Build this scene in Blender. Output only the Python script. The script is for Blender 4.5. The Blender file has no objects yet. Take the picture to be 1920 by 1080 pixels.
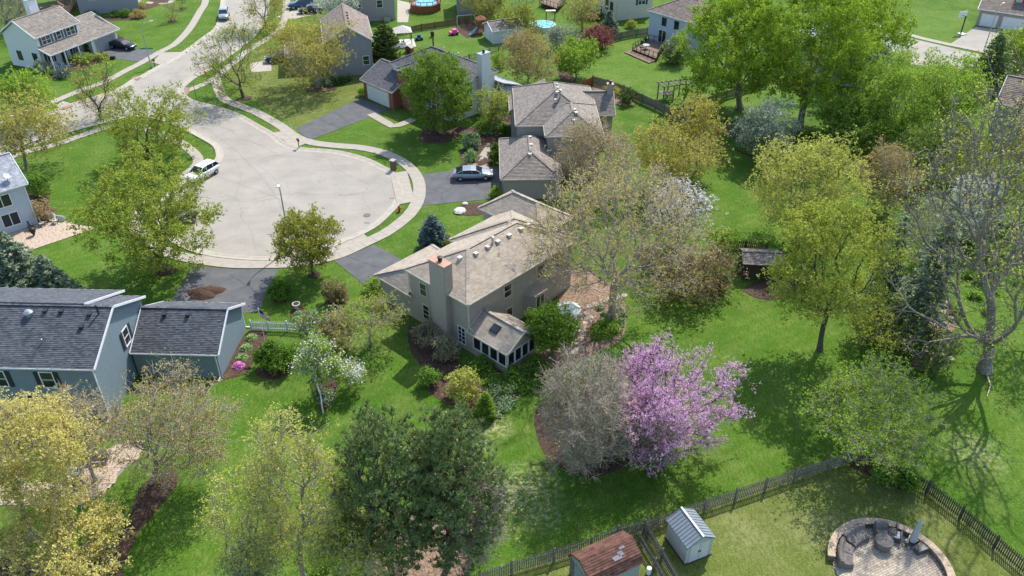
import bpy, math, random, time
import numpy as np
from math import sin, cos, pi, radians as R
T0 = time.time()
sc = bpy.context.scene
col = sc.collection
# ------------------------------------------------------------------ camera
F = 1550.0; TH = R(34.5); HC = 46.0
cam = bpy.data.cameras.new('camera'); camo = bpy.data.objects.new('camera', cam); col.objects.link(camo)
camo.location = (0, 0, HC); camo.rotation_euler = (pi/2 - TH, 0, 0)
cam.sensor_width = 36; cam.lens = 36*F/1920; cam.clip_start = .5; cam.clip_end = 6000
sc.camera = camo
# ------------------------------------------------------------------ light
SUN_EL = R(51.5); SUN_AZ = math.atan2(5.79, 3.03)          # direction towards the sun, from +x
w = bpy.data.worlds.new('World'); sc.world = w; w.use_nodes = True
nt = w.node_tree; bg = nt.nodes['Background']
sky = nt.nodes.new('ShaderNodeTexSky'); sky.sky_type = 'NISHITA'; sky.sun_disc = False
sky.sun_elevation = SUN_EL; sky.sun_rotation = pi/2 - SUN_AZ; sky.air_density = 1.0; sky.dust_density = 1.2
nt.links.new(sky.outputs[0], bg.inputs[0]); bg.inputs[1].default_value = .15
sl = bpy.data.lights.new('sun', 'SUN'); sl.energy = 3.1; sl.angle = R(.55); sl.color = (1, .945, .85)
so = bpy.data.objects.new('sun', sl); col.objects.link(so)
so.rotation_euler = (pi/2 - SUN_EL, 0, SUN_AZ + pi/2); so.location = (0, 60, 80)
sc.view_settings.view_transform = 'Standard'; sc.view_settings.look = 'None'
sc.view_settings.exposure = .9; sc.view_settings.gamma = 1; sc.view_settings.use_curve_mapping = False
sc.render.engine = 'CYCLES'; sc.cycles.max_bounces = 5; sc.cycles.diffuse_bounces = 3
sc.cycles.transmission_bounces = 3; sc.cycles.transparent_max_bounces = 4
# ------------------------------------------------------------------ camera geometry of the survey
C_, S_ = cos(TH), sin(TH)
def G(px, py, z=0.0):
    u = (px-960)/F; v = (py-540)/F
    d = (u, C_-v*S_, -S_-v*C_); t = (z-HC)/d[2]
    return np.array([d[0]*t, d[1]*t])
def atY(px, py, Y):
    u = (px-960)/F; v = (py-540)/F
    t = Y/(C_-v*S_); return u*t, HC+(-S_-v*C_)*t
rnd = random.Random(7)
# ------------------------------------------------------------------ materials
MATS = {}
def srgb(r, g, b):
    f = lambda c: (c/255/12.92) if c <= 10 else ((c/255+.055)/1.055)**2.4
    return (f(r), f(g), f(b))
def mat(name, c, rough=.8, var=.12, scale=3.0, c2=None, bump=0, bscale=20, spec=.3, metal=0, island=0, detail=4, coord='Object', rot=None):
    """procedural material: base colour with two-scale noise, optional per-piece variation and bump"""
    if name in MATS: return MATS[name]
    m = bpy.data.materials.new(name); m.use_nodes = True; n = m.node_tree.nodes; l = m.node_tree.links
    p = n['Principled BSDF']; p.inputs['Roughness'].default_value = rough; p.inputs['Metallic'].default_value = metal
    p.inputs['Specular IOR Level'].default_value = spec
    tc = n.new('ShaderNodeTexCoord'); nz = n.new('ShaderNodeTexNoise'); nz.inputs['Scale'].default_value = scale; nz.inputs['Detail'].default_value = detail
    l.new(tc.outputs[coord], nz.inputs['Vector'])
    if c2 is None: c2 = tuple(min(1, x*(1+var*2)) for x in c); c1 = tuple(x*(1-var*2) for x in c)
    else: c1 = c
    rp = n.new('ShaderNodeValToRGB'); rp.color_ramp.elements[0].position = .3; rp.color_ramp.elements[1].position = .7
    rp.color_ramp.elements[0].color = (*c1, 1); rp.color_ramp.elements[1].color = (*c2, 1)
    l.new(nz.outputs['Fac'], rp.inputs[0]); out = rp.outputs[0]
    if island:
        g = n.new('ShaderNodeNewGeometry'); mr = n.new('ShaderNodeMapRange'); mr.inputs[3].default_value = 1-island; mr.inputs[4].default_value = 1+island
        l.new(g.outputs['Random Per Island'], mr.inputs[0])
        vm = n.new('ShaderNodeVectorMath'); vm.operation = 'SCALE'; l.new(out, vm.inputs[0]); l.new(mr.outputs[0], vm.inputs['Scale']); out = vm.outputs[0]
    l.new(out, p.inputs['Base Color'])
    if bump:
        nb = n.new('ShaderNodeTexNoise'); nb.inputs['Scale'].default_value = bscale; nb.inputs['Detail'].default_value = 3
        l.new(tc.outputs[coord], nb.inputs['Vector'])
        bp = n.new('ShaderNodeBump'); bp.inputs['Strength'].default_value = bump; bp.inputs['Distance'].default_value = .05
        l.new(nb.outputs['Fac'], bp.inputs['Height']); l.new(bp.outputs[0], p.inputs['Normal'])
    MATS[name] = m; return m
def leafmat(name, c1, c2, trans=.35, sat=.25):
    """leaves: colour varies leaf by leaf and branch by branch, light shines through"""
    if name in MATS: return MATS[name]
    m = bpy.data.materials.new(name); m.use_nodes = True; n = m.node_tree.nodes; l = m.node_tree.links
    n.remove(n['Principled BSDF']); o = n['Material Output']
    g = n.new('ShaderNodeNewGeometry'); tc = n.new('ShaderNodeTexCoord'); nz = n.new('ShaderNodeTexNoise'); nz.inputs['Scale'].default_value = .7; nz.inputs['Detail'].default_value = 2
    l.new(tc.outputs['Object'], nz.inputs['Vector'])
    ad = n.new('ShaderNodeMath'); ad.operation = 'MULTIPLY_ADD'; ad.inputs[1].default_value = .6
    sb = n.new('ShaderNodeMath'); sb.operation = 'SUBTRACT'; sb.inputs[1].default_value = .3
    l.new(nz.outputs['Fac'], sb.inputs[0]); l.new(g.outputs['Random Per Island'], ad.inputs[0]); l.new(sb.outputs[0], ad.inputs[2])
    mx = n.new('ShaderNodeMix'); mx.data_type = 'RGBA'; l.new(ad.outputs[0], mx.inputs[0]); mx.inputs[6].default_value = (*c1, 1); mx.inputs[7].default_value = (*c2, 1)
    d = n.new('ShaderNodeBsdfDiffuse'); t = n.new('ShaderNodeBsdfTranslucent'); ms = n.new('ShaderNodeMixShader'); ms.inputs[0].default_value = trans
    l.new(mx.outputs[2], d.inputs[0]); l.new(mx.outputs[2], t.inputs[0]); l.new(d.outputs[0], ms.inputs[1]); l.new(t.outputs[0], ms.inputs[2]); l.new(ms.outputs[0], o.inputs[0])
    MATS[name] = m; return m
def grassmat(name, c1, c2, c3, spots=()):
    m = bpy.data.materials.new(name); m.use_nodes = True; n = m.node_tree.nodes; l = m.node_tree.links
    p = n['Principled BSDF']; p.inputs['Roughness'].default_value = .95; p.inputs['Specular IOR Level'].default_value = .1
    tc = n.new('ShaderNodeTexCoord')
    def noise(s, d=3, r=.55, stretch=None):
        z = n.new('ShaderNodeTexNoise'); z.inputs['Scale'].default_value = s; z.inputs['Detail'].default_value = d; z.inputs['Roughness'].default_value = r
        if stretch:
            mp = n.new('ShaderNodeMapping'); mp.inputs['Scale'].default_value = stretch; mp.inputs['Rotation'].default_value = (0, 0, .9); l.new(tc.outputs['Object'], mp.inputs[0]); l.new(mp.outputs[0], z.inputs[0])
        else: l.new(tc.outputs['Object'], z.inputs[0])
        return z.outputs['Fac']
    def ramp(x, a, b):
        r = n.new('ShaderNodeMapRange'); r.inputs[1].default_value = a; r.inputs[2].default_value = b; l.new(x, r.inputs[0]); return r.outputs[0]
    def mix(f, a, b):
        x = n.new('ShaderNodeMix'); x.data_type = 'RGBA'
        l.new(f, x.inputs[0])
        for i, v in ((6, a), (7, b)):
            if isinstance(v, tuple): x.inputs[i].default_value = (*v, 1)
            else: l.new(v, x.inputs[i])
        return x.outputs[2]
    base = mix(ramp(noise(.09, 5, .6), .38, .62), c1, c2)
    yel = n.new('ShaderNodeMath'); yel.operation = 'MULTIPLY'; yel.inputs[1].default_value = .85; l.new(ramp(noise(.33, 9, .72), .44, .7), yel.inputs[0])
    base = mix(yel.outputs[0], base, c3)
    fn = n.new('ShaderNodeMath'); fn.operation = 'MULTIPLY'; fn.inputs[1].default_value = .75; l.new(ramp(noise(4.5, 6, .8, (1, .4, 1)), .42, .64), fn.inputs[0])
    base = mix(fn.outputs[0], base, tuple(x*.55 for x in c1))
    f2 = n.new('ShaderNodeMath'); f2.operation = 'MULTIPLY'; f2.inputs[1].default_value = .6; l.new(ramp(noise(9, 4, .7), .52, .7), f2.inputs[0])
    base = mix(f2.outputs[0], base, tuple(x*1.5 for x in c3))
    wv = n.new('ShaderNodeTexWave'); wv.inputs['Scale'].default_value = .28; wv.inputs['Distortion'].default_value = 1.2; wv.inputs['Detail'].default_value = 1; mp_ = n.new('ShaderNodeMapping'); mp_.inputs['Rotation'].default_value = (0, 0, 1.05); l.new(tc.outputs['Object'], mp_.inputs[0]); l.new(mp_.outputs[0], wv.inputs[0])
    wm = n.new('ShaderNodeMath'); wm.operation = 'MULTIPLY'; wm.inputs[1].default_value = .22; l.new(wv.outputs['Fac'], wm.inputs[0]); base = mix(wm.outputs[0], base, tuple(x*.62 for x in c2))
    acc = None
    for (x, y, r, s) in spots:                                   # worn straw-coloured patches
        vd = n.new('ShaderNodeVectorMath'); vd.operation = 'DISTANCE'; l.new(tc.outputs['Object'], vd.inputs[0]); vd.inputs[1].default_value = (x, y, 0)
        r_ = n.new('ShaderNodeMapRange'); r_.inputs[1].default_value = r; r_.inputs[2].default_value = 0; r_.inputs[4].default_value = s; l.new(vd.outputs['Value'], r_.inputs[0])
        if acc is None: acc = r_.outputs[0]
        else:
            a = n.new('ShaderNodeMath'); a.operation = 'MAXIMUM'; l.new(acc, a.inputs[0]); l.new(r_.outputs[0], a.inputs[1]); acc = a.outputs[0]
    if acc is not None:
        mm = n.new('ShaderNodeMath'); mm.operation = 'MULTIPLY'; l.new(acc, mm.inputs[0]); l.new(ramp(noise(2.6, 9, .8), .48, .56), mm.inputs[1])
        base = mix(mm.outputs[0], base, (.42, .39, .22))
    l.new(base, p.inputs['Base Color'])
    bp = n.new('ShaderNodeBump'); bp.inputs['Strength'].default_value = .8; bp.inputs['Distance'].default_value = .06
    l.new(noise(11, 4, .8), bp.inputs['Height']); l.new(bp.outputs[0], p.inputs['Normal'])
    return m
M = {}
M['concrete'] = mat('concrete', srgb(160, 153, 142), .9, .05, 1.2, bump=.15, island=.07)
M['road'] = mat('road_concrete', srgb(146, 141, 132), .9, c2=srgb(161, 155, 145), scale=.35, bump=.2, bscale=30, detail=8)
def weather(m, amt=.35):
    n = m.node_tree.nodes; l = m.node_tree.links; p = n['Principled BSDF']; src = p.inputs['Base Color'].links[0].from_socket; tc = n.new('ShaderNodeTexCoord')
    nz = n.new('ShaderNodeTexNoise'); nz.inputs['Scale'].default_value = .5; nz.inputs['Detail'].default_value = 6; l.new(tc.outputs['Object'], nz.inputs[0])
    av = n.new('ShaderNodeVectorMath'); av.operation = 'ADD'; sv = n.new('ShaderNodeVectorMath'); sv.operation = 'SCALE'; sv.inputs['Scale'].default_value = 3.5; l.new(nz.outputs['Color'], sv.inputs[0]); l.new(tc.outputs['Object'], av.inputs[0]); l.new(sv.outputs[0], av.inputs[1])
    vo = n.new('ShaderNodeTexVoronoi'); vo.feature = 'DISTANCE_TO_EDGE'; vo.inputs['Scale'].default_value = .22; l.new(av.outputs[0], vo.inputs['Vector'])
    r1 = n.new('ShaderNodeMapRange'); r1.inputs[1].default_value = .012; r1.inputs[2].default_value = .0; r1.inputs[4].default_value = amt; l.new(vo.outputs['Distance'], r1.inputs[0])
    n2 = n.new('ShaderNodeTexNoise'); n2.inputs['Scale'].default_value = .16; n2.inputs['Detail'].default_value = 9; n2.inputs['Roughness'].default_value = .72; mp = n.new('ShaderNodeMapping'); mp.inputs['Scale'].default_value = (1, 2.2, 1); l.new(tc.outputs['Object'], mp.inputs[0]); l.new(mp.outputs[0], n2.inputs[0])
    r2 = n.new('ShaderNodeMapRange'); r2.inputs[1].default_value = .5; r2.inputs[2].default_value = .72; r2.inputs[4].default_value = .28; l.new(n2.outputs['Fac'], r2.inputs[0])
    mx = n.new('ShaderNodeMath'); mx.operation = 'MAXIMUM'; l.new(r1.outputs[0], mx.inputs[0]); l.new(r2.outputs[0], mx.inputs[1])
    mi = n.new('ShaderNodeMix'); mi.data_type = 'RGBA'; l.new(mx.outputs[0], mi.inputs[0]); l.new(src, mi.inputs[6]); mi.inputs[7].default_value = (.16, .15, .135, 1); l.new(mi.outputs[2], p.inputs['Base Color'])
weather(M['road'])
M['crack'] = mat('crack_sealant', srgb(126, 123, 118), .9, .05)
M['kerb'] = mat('kerb_concrete', srgb(166, 159, 146), .9, .06, 1.5)
M['asphalt'] = mat('asphalt', (.085, .088, .092), .85, c2=(.125, .129, .135), scale=.8, bump=.3, bscale=60, detail=8)
M['mulch'] = mat('mulch', (.03, .018, .013), .95, c2=(.13, .08, .057), scale=7, bump=1, bscale=14, detail=6)
M['mulch_light'] = mat('wood_chip_mulch', (.10, .06, .04), .95, c2=(.36, .255, .185), scale=7, bump=1, bscale=12, detail=6)
M['soil'] = mat('soil_pile', (.05, .028, .018), .95, c2=(.1, .058, .04), scale=9, bump=1, bscale=10, detail=6)
M['stone'] = mat('patio_stone', srgb(176, 158, 140), .9, .1, 4, island=.2)
M['paver'] = mat('paver', srgb(172, 160, 142), .9, .04, 5, island=.17)
M['pinkstone'] = mat('flagstone', srgb(176, 158, 140), .9, .08, 3, island=.14)
M['white'] = mat('white_paint', (.72, .74, .76), .5, .03)
M['offwhite'] = mat('offwhite_siding', (.62, .64, .62), .6, .03)
M['cream'] = mat('cream_siding', (.54, .51, .42), .6, .03)
M['paleblue'] = mat('pale_blue_siding', (.42, .50, .56), .6, .03)
M['tan'] = mat('tan_siding', (.40, .345, .28), .65, .03)
M['tantrim'] = mat('cream_trim', (.62, .57, .46), .5, .04)
M['blue'] = mat('blue_siding', (.18, .235, .27), .6, .03)
M['grey'] = mat('grey_siding', (.29, .295, .315), .6, .03)
M['taupe'] = mat('taupe_siding', (.34, .31, .28), .6, .03)
M['brick'] = mat('red_brick', (.26, .1, .07), .9, .15, 8)
M['whitebrick'] = mat('pale_brick', (.5, .54, .58), .8, .05, 8)
M['sh_tan'] = mat('tan_shingle', (.35, .30, .24), .9, .05, .6, island=.16)
M['sh_black'] = mat('charcoal_shingle', (.088, .096, .11), .9, .06, .6, island=.32)
M['sh_taupe'] = mat('taupe_shingle', (.225, .198, .172), .9, .1, 2, island=.16)
M['sh_dark'] = mat('dark_shingle', (.115, .115, .125), .9, .1, 2, island=.2)
M['sh_brown'] = mat('brown_shingle', (.205, .165, .14), .9, .1, 2, island=.2)
M['sh_grey'] = mat('light_grey_shingle', (.34, .36, .39), .9, .1, 2, island=.2)
M['sh_red'] = mat('red_brown_shingle', (.125, .062, .046), .9, .08, 3, island=.35)
M['glass'] = mat('window_glass', (.02, .025, .03), .08, .2, 1.5, spec=.8)
M['shutter'] = mat('dark_shutter', (.035, .037, .042), .6, .05)
M['blueshutter'] = mat('blue_shutter', (.06, .09, .12), .6, .05)
M['copper'] = mat('rusty_cap', (.42, .25, .17), .5, .1, 4)
M['metal'] = mat('grey_metal', (.4, .42, .44), .35, .06, 4, metal=.6)
M['darkmetal'] = mat('dark_metal', (.03, .03, .033), .4, .1, 4)
M['vent'] = mat('pale_vent', (.55, .52, .45), .5, .05)
M['fence'] = mat('weathered_fence', (.19, .17, .145), .9, .2, 3, island=.2)
M['fence2'] = mat('brown_fence', (.16, .1, .055), .9, .2, 3, island=.2)
M['wood'] = mat('deck_wood', (.2, .14, .1), .85, .15, 4)
M['darkwood'] = mat('dark_deck_wood', (.06, .045, .035), .8, .15, 4)
M['redwood'] = mat('red_fence_wood', (.25, .09, .045), .85, .15, 4)
M['log'] = mat('cut_log', (.4, .27, .15), .9, .2, 5)
M['barkgrey'] = mat('grey_bark', (.24, .215, .18), .95, .25, 6, bump=.5)
M['barklight'] = mat('silver_bark', (.34, .30, .245), .95, .25, 5, bump=.4)
M['barkdark'] = mat('dark_bark', (.10, .085, .07), .95, .25, 6, bump=.5)
M['barkbirch'] = mat('birch_bark', (.5, .45, .38), .9, .3, 5)
M['barktan'] = mat('tan_twig_bark', (.40, .355, .27), .95, .25, 6)
M['rubber'] = mat('tyre', (.015, .015, .016), .8, .1)
M['cover'] = mat('furniture_cover', (.155, .138, .125), .85, .08, 4, bump=.3, bscale=5)
M['covgrey'] = mat('umbrella_cover', (.36, .38, .4), .8, .05, 4, bump=.3, bscale=4)
M['wicker'] = mat('dark_wicker', (.09, .085, .08), .7, .2, 30)
M['canvas'] = mat('pale_green_canvas', (.6, .66, .6), .8, .05)
M['red'] = mat('hydrant_red', (.5, .05, .025), .45, .08)
M['signred'] = mat('sign_red', (.5, .02, .02), .4, .03)
M['green'] = mat('street_sign_green', (.02, .25, .17), .4, .05)
M['pink'] = mat('pink_plastic', (.8, .1, .3), .4, .1, 6)
M['bluep'] = mat('blue_plastic', (.05, .2, .45), .4, .08)
M['water'] = mat('pool_water', (.1, .4, .55), .08, .1, 3, spec=.6)
M['manhole'] = mat('manhole_iron', (.16, .12, .1), .7, .2, 20)
M['black'] = mat('black_plastic', (.02, .02, .022), .5, .1)
M['flagred'] = mat('flag_red', (.5, .03, .05), .7, .03)
M['flagblue'] = mat('flag_blue', (.02, .03, .16), .7, .03)
M['shedgrey'] = mat('shed_siding', (.42, .45, .44), .6, .04)
M['sheddoor'] = mat('shed_door', (.55, .58, .58), .5, .03)
M['shedroof'] = mat('shed_metal_roof', (.2, .235, .265), .6, .05, 2)
M['greygreen'] = mat('grey_green_siding', (.3, .34, .32), .6, .04)
# ------------------------------------------------------------------ mesh helpers
def tag(o, label=None, cat=None, group=None, kind=None):
    if label: o['label'] = label
    if cat: o['category'] = cat
    if group: o['group'] = group
    if kind: o['kind'] = kind
    return o
def empty(name, loc=(0, 0, 0), rz=0, label=None, cat=None, group=None, kind=None, parent=None):
    o = bpy.data.objects.new(name, None); col.objects.link(o); o.location = tuple(float(x) for x in (*loc, 0)[:3]) ; o.rotation_euler = (0, 0, rz)
    o.empty_display_size = .2
    if parent: o.parent = parent
    return tag(o, label, cat, group, kind)
def link(name, me, parent=None, kind=None, **k):
    o = bpy.data.objects.new(name, me); col.objects.link(o)
    if parent is not None: o.parent = parent
    if kind: o['kind'] = kind
    return tag(o, **k)
def fast_mesh(name, V, faces_n, idx, m, smooth=False):
    """V (n,3); idx flat index array, every face has faces_n corners"""
    me = bpy.data.meshes.new(name); V = np.asarray(V, np.float32); idx = np.asarray(idx, np.int32).ravel(); nf = len(idx)//faces_n
    me.vertices.add(len(V)); me.vertices.foreach_set('co', V.ravel()); me.loops.add(len(idx)); me.loops.foreach_set('vertex_index', idx)
    me.polygons.add(nf); me.polygons.foreach_set('loop_start', np.arange(nf, dtype=np.int32)*faces_n)
    if smooth: me.polygons.foreach_set('use_smooth', np.ones(nf, bool))
    me.update(calc_edges=True); me.materials.append(m); return me
class MB:
    def __init__(s): s.v = []; s.f = []; s.mi = []; s.m = 0
    def poly(s, pts):
        b = len(s.v); s.v += [tuple(float(c) for c in p) for p in pts]; s.f.append(tuple(range(b, b+len(pts)))); s.mi.append(s.m); return s
    def box(s, x0, x1, y0, y1, z0, z1):
        b = len(s.v)
        s.v += [(x0, y0, z0), (x1, y0, z0), (x1, y1, z0), (x0, y1, z0), (x0, y0, z1), (x1, y0, z1), (x1, y1, z1), (x0, y1, z1)]
        for q in ((0, 3, 2, 1), (4, 5, 6, 7), (0, 1, 5, 4), (1, 2, 6, 5), (2, 3, 7, 6), (3, 0, 4, 7)): s.f.append(tuple(b+i for i in q)); s.mi.append(s.m)
        return s
    def bar(s, a, b, w, h=None, up=(0, 0, 1)):
        """box of section w x h between two points"""
        a = np.array(a, float); b = np.array(b, float); h = w if h is None else h; d = b-a; d /= np.linalg.norm(d)+1e-9; u = np.array(up, float)
        x = np.cross(d, u)
        if np.linalg.norm(x) < 1e-3: x = np.cross(d, (1, 0, 0))
        x /= np.linalg.norm(x); z = np.cross(x, d); k = len(s.v)
        for p in (a, b):
            for (i, j) in ((-1, -1), (1, -1), (1, 1), (-1, 1)): s.v.append(tuple(p+x*i*w/2+z*j*h/2))
        for q in ((3, 2, 1, 0), (4, 5, 6, 7), (0, 1, 5, 4), (1, 2, 6, 5), (2, 3, 7, 6), (3, 0, 4, 7)): s.f.append(tuple(k+i for i in q)); s.mi.append(s.m)
        return s
    def lathe(s, prof, n=12, c=(0, 0), axis='z', sq=(1, 1)):
        """prof [(r,z)]"""
        k = len(s.v)
        for (r, z) in prof:
            for i in range(n):
                a = 2*pi*(i+.5)/n; p = (r*cos(a)*sq[0], r*sin(a)*sq[1], z)
                if axis == 'y': p = (p[0], p[2], p[1])
                if axis == 'x': p = (p[2], p[0], p[1])
                s.v.append((p[0]+c[0], p[1]+c[1], p[2]+(c[2] if len(c) > 2 else 0)))
        for j in range(len(prof)-1):
            for i in range(n):
                i2 = (i+1) % n; s.f.append((k+j*n+i, k+j*n+i2, k+(j+1)*n+i2, k+(j+1)*n+i)); s.mi.append(s.m)
        s.f.append(tuple(k+i for i in range(n))[::-1]); s.mi.append(s.m); s.f.append(tuple(k+(len(prof)-1)*n+i for i in range(n))); s.mi.append(s.m)
        return s
    def tube(s, pts, r, n=6):
        rs = r if hasattr(r, '__len__') else [r]*len(pts); pts = [np.array(p, float) for p in pts]; k = len(s.v)
        for i, p in enumerate(pts):
            d = pts[min(i+1, len(pts)-1)]-pts[max(i-1, 0)]; d /= np.linalg.norm(d)+1e-9
            x = np.cross(d, (0, 0, 1) if abs(d[2]) < .9 else (1, 0, 0)); x /= np.linalg.norm(x); y = np.cross(d, x)
            for j in range(n): a = 2*pi*j/n; s.v.append(tuple(p+(x*cos(a)+y*sin(a))*rs[i]))
        for i in range(len(pts)-1):
            for j in range(n): j2 = (j+1) % n; s.f.append((k+i*n+j, k+i*n+j2, k+(i+1)*n+j2, k+(i+1)*n+j)); s.mi.append(s.m)
        s.f.append(tuple(k+j for j in range(n))[::-1]); s.f.append(tuple(k+(len(pts)-1)*n+j for j in range(n))); s.mi += [s.m]*2
        return s
    def slab(s, pts, z0, z1):
        n = len(pts); k = len(s.v)
        s.v += [(float(p[0]), float(p[1]), z0) for p in pts]+[(float(p[0]), float(p[1]), z1) for p in pts]
        s.f.append(tuple(k+i for i in range(n))[::-1]); s.f.append(tuple(k+n+i for i in range(n))); s.mi += [s.m]*2
        for i in range(n): j = (i+1) % n; s.f.append((k+i, k+j, k+n+j, k+n+i)); s.mi.append(s.m)
        return s
    def mesh(s, name, mats, smooth=False):
        me = bpy.data.meshes.new(name); me.from_pydata(s.v, [], s.f)
        for m in (mats if isinstance(mats, (list, tuple)) else [mats]): me.materials.append(m)
        if any(s.mi): me.polygons.foreach_set('material_index', s.mi)
        if smooth: me.polygons.foreach_set('use_smooth', [True]*len(s.f))
        me.update(); return me
    def build(s, name, mats, parent=None, smooth=False, **k):
        return link(name, s.mesh(name, mats, smooth), parent, **k)
def area2(p): return .5*sum(p[i][0]*p[(i+1) % len(p)][1]-p[(i+1) % len(p)][0]*p[i][1] for i in range(len(p)))
def clip_axis(poly, ax, v, keep_less):
    out = []; n = len(poly)
    for i in range(n):
        a, b = poly[i], poly[(i+1) % n]; da = (a[ax]-v)*(1 if keep_less else -1); db = (b[ax]-v)*(1 if keep_less else -1)
        if da <= 0: out.append(a)
        if (da < 0 < db) or (db < 0 < da):
            t = da/(da-db); out.append((a[0]+(b[0]-a[0])*t, a[1]+(b[1]-a[1])*t))
    return out
def courses(mb, P3, row, tab, lift=.022, jitter=.12, seed=1, gap=0, base=.006):
    """lays overlapping courses (shingles or clapboards) on a planar convex polygon as real pieces"""
    rg = random.Random(seed); P3 = [np.array(p, float) for p in P3]
    nrm = np.cross(P3[1]-P3[0], P3[2]-P3[0]); nrm /= np.linalg.norm(nrm)
    u = np.cross((0, 0, 1), nrm)
    u = u/np.linalg.norm(u) if np.linalg.norm(u) > 1e-6 else np.array((1., 0, 0)); wv = np.cross(nrm, u); o = P3[0]
    P2 = [((p-o)@u, (p-o)@wv) for p in P3]
    t0 = min(p[1] for p in P2); t1 = max(p[1] for p in P2); k = 0; t = t0
    while t < t1-1e-4:
        band = clip_axis(clip_axis(P2, 1, t, False), 1, t+row, True)
        if len(band) >= 3:
            s0 = min(p[0] for p in band); s1 = max(p[0] for p in band); s = s0
            if tab: s = s0-rg.random()*tab
            while s < s1-1e-4:
                wd = (tab*(1+rg.uniform(-jitter, jitter)*2)) if tab else (s1-s0+1)
                cell = band if not tab else clip_axis(clip_axis(band, 0, s, False), 0, s+wd-gap, True)
                s += wd
                if len(cell) < 3 or abs(area2(cell)) < 1e-4: continue
                lf = lift*(1+(rg.uniform(-.3, .3) if tab else 0))
                h = lambda q: base+lf*(1-(q[1]-t)/row)
                b = len(mb.v); pts = [o+u*q[0]+wv*q[1]+nrm*h(q) for q in cell]
                mb.v += [tuple(p) for p in pts]; mb.f.append(tuple(range(b, b+len(pts)))); mb.mi.append(mb.m)
                lo = [i for i, q in enumerate(cell) if q[1] < t+1e-4]
                if len(lo) == 2:
                    i, j = lo
                    if (j-i) != 1: i, j = j, i
                    q0 = o+u*cell[i][0]+wv*cell[i][1]; q1 = o+u*cell[j][0]+wv*cell[j][1]
                    mb.v += [tuple(q0), tuple(q1)]; mb.f.append((b+i, b+len(pts), b+len(pts)+1, b+j)); mb.mi.append(mb.m)
        t += row; k += 1
    return mb
def catmull(P, n=6, closed=False):
    P = [np.array(p, float) for p in P]; out = []; N = len(P)
    for i in range(N if closed else N-1):
        g = (lambda j: P[j % N]) if closed else (lambda j: P[max(0, min(N-1, j))])
        a, b, c, d = g(i-1), g(i), g(i+1), g(i+2)
        for k in range(n):
            t = k/n; out.append(.5*((2*b)+(-a+c)*t+(2*a-5*b+4*c-d)*t*t+(-a+3*b-3*c+d)*t**3))
    if not closed: out.append(P[-1])
    return out
def px(*pts, z=0): return [G(a, b, z) for a, b in pts]
def sheet(name, pts, z, m, label=None, kind='structure', thick=None, parent=None, cat=None):
    """flat polygon of ground; pts are world points"""
    if area2(pts) < 0: pts = pts[::-1]
    mb = MB(); mb.slab(pts, -.05 if thick is None else z-thick, z)
    return mb.build(name, m, parent, kind=kind, label=label, cat=cat)
def offset(line, d):
    out = []
    for i in range(len(line)):
        t = line[min(i+1, len(line)-1)]-line[max(i-1, 0)]; t = t/(np.linalg.norm(t)+1e-9); out.append(line[i]+np.array([-t[1], t[0]])*d)
    return out
def resample(line, step):
    L = [0.]
    for i in range(1, len(line)): L.append(L[-1]+np.linalg.norm(line[i]-line[i-1]))
    n = max(1, int(round(L[-1]/step))); X = np.array(line); s = np.linspace(0, L[-1], n+1)
    return [np.array([np.interp(q, L, X[:, 0]), np.interp(q, L, X[:, 1])]) for q in s]
# ================================================================== GROUND
spots = [(*G(985, 915), 3.2, 1), (*G(925, 800), 2.0, 1), (*G(1010, 960), 2.5, .7), (*G(905, 830), 1.5, .8), (*G(1700, 830), 2.2, .5), (*G(1830, 850), 3.0, .8), (*G(690, 210), 4, .6), (*G(620, 195), 6, .5), (*G(560, 235), 5, .4), (*G(640, 640), 5, .35)]
grass = grassmat('lawn_grass', (.052, .128, .011), (.082, .175, .016), (.18, .235, .055), spots)
grass_dry = grassmat('dry_lawn_grass', (.105, .145, .025), (.135, .175, .035), (.25, .26, .10), [(*G(1560, 1000), 3, .4), (*G(1400, 1000), 3, .3)])
grass_far = grassmat('far_lawn_grass', (.07, .155, .017), (.1, .195, .025), (.19, .25, .06))
gm = MB().poly([(-1500, -300, 0), (1500, -300, 0), (1500, 2500, 0), (-1500, 2500, 0)]).build('ground', grass, kind='structure')
sheet('back_lawn', px((845, 1110), (960, 1068), (1210, 985), (1500, 885), (1625, 850), (1640, 860), (1745, 915), (1808, 963), (1990, 1100), (1990, 1150), (800, 1150)), .004, grass_dry)
sheet('side_lawn', px((560, 240), (480, 190), (410, 140), (470, 95), (640, 60), (700, 140), (680, 185)), .004, grass_dry)
sheet('far_lawn', px((1110, 145), (1140, 80), (1215, 72), (1500, 80), (1560, 20), (1800, 20), (1830, 60), (1780, 90), (1500, 230), (1300, 215), (1240, 200)), .004, grass_far)
sheet('far_yard_lawn', px((745, 60), (960, 20), (1110, 60), (1040, 130), (960, 160), (850, 110)), .004, grass_far)
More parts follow.
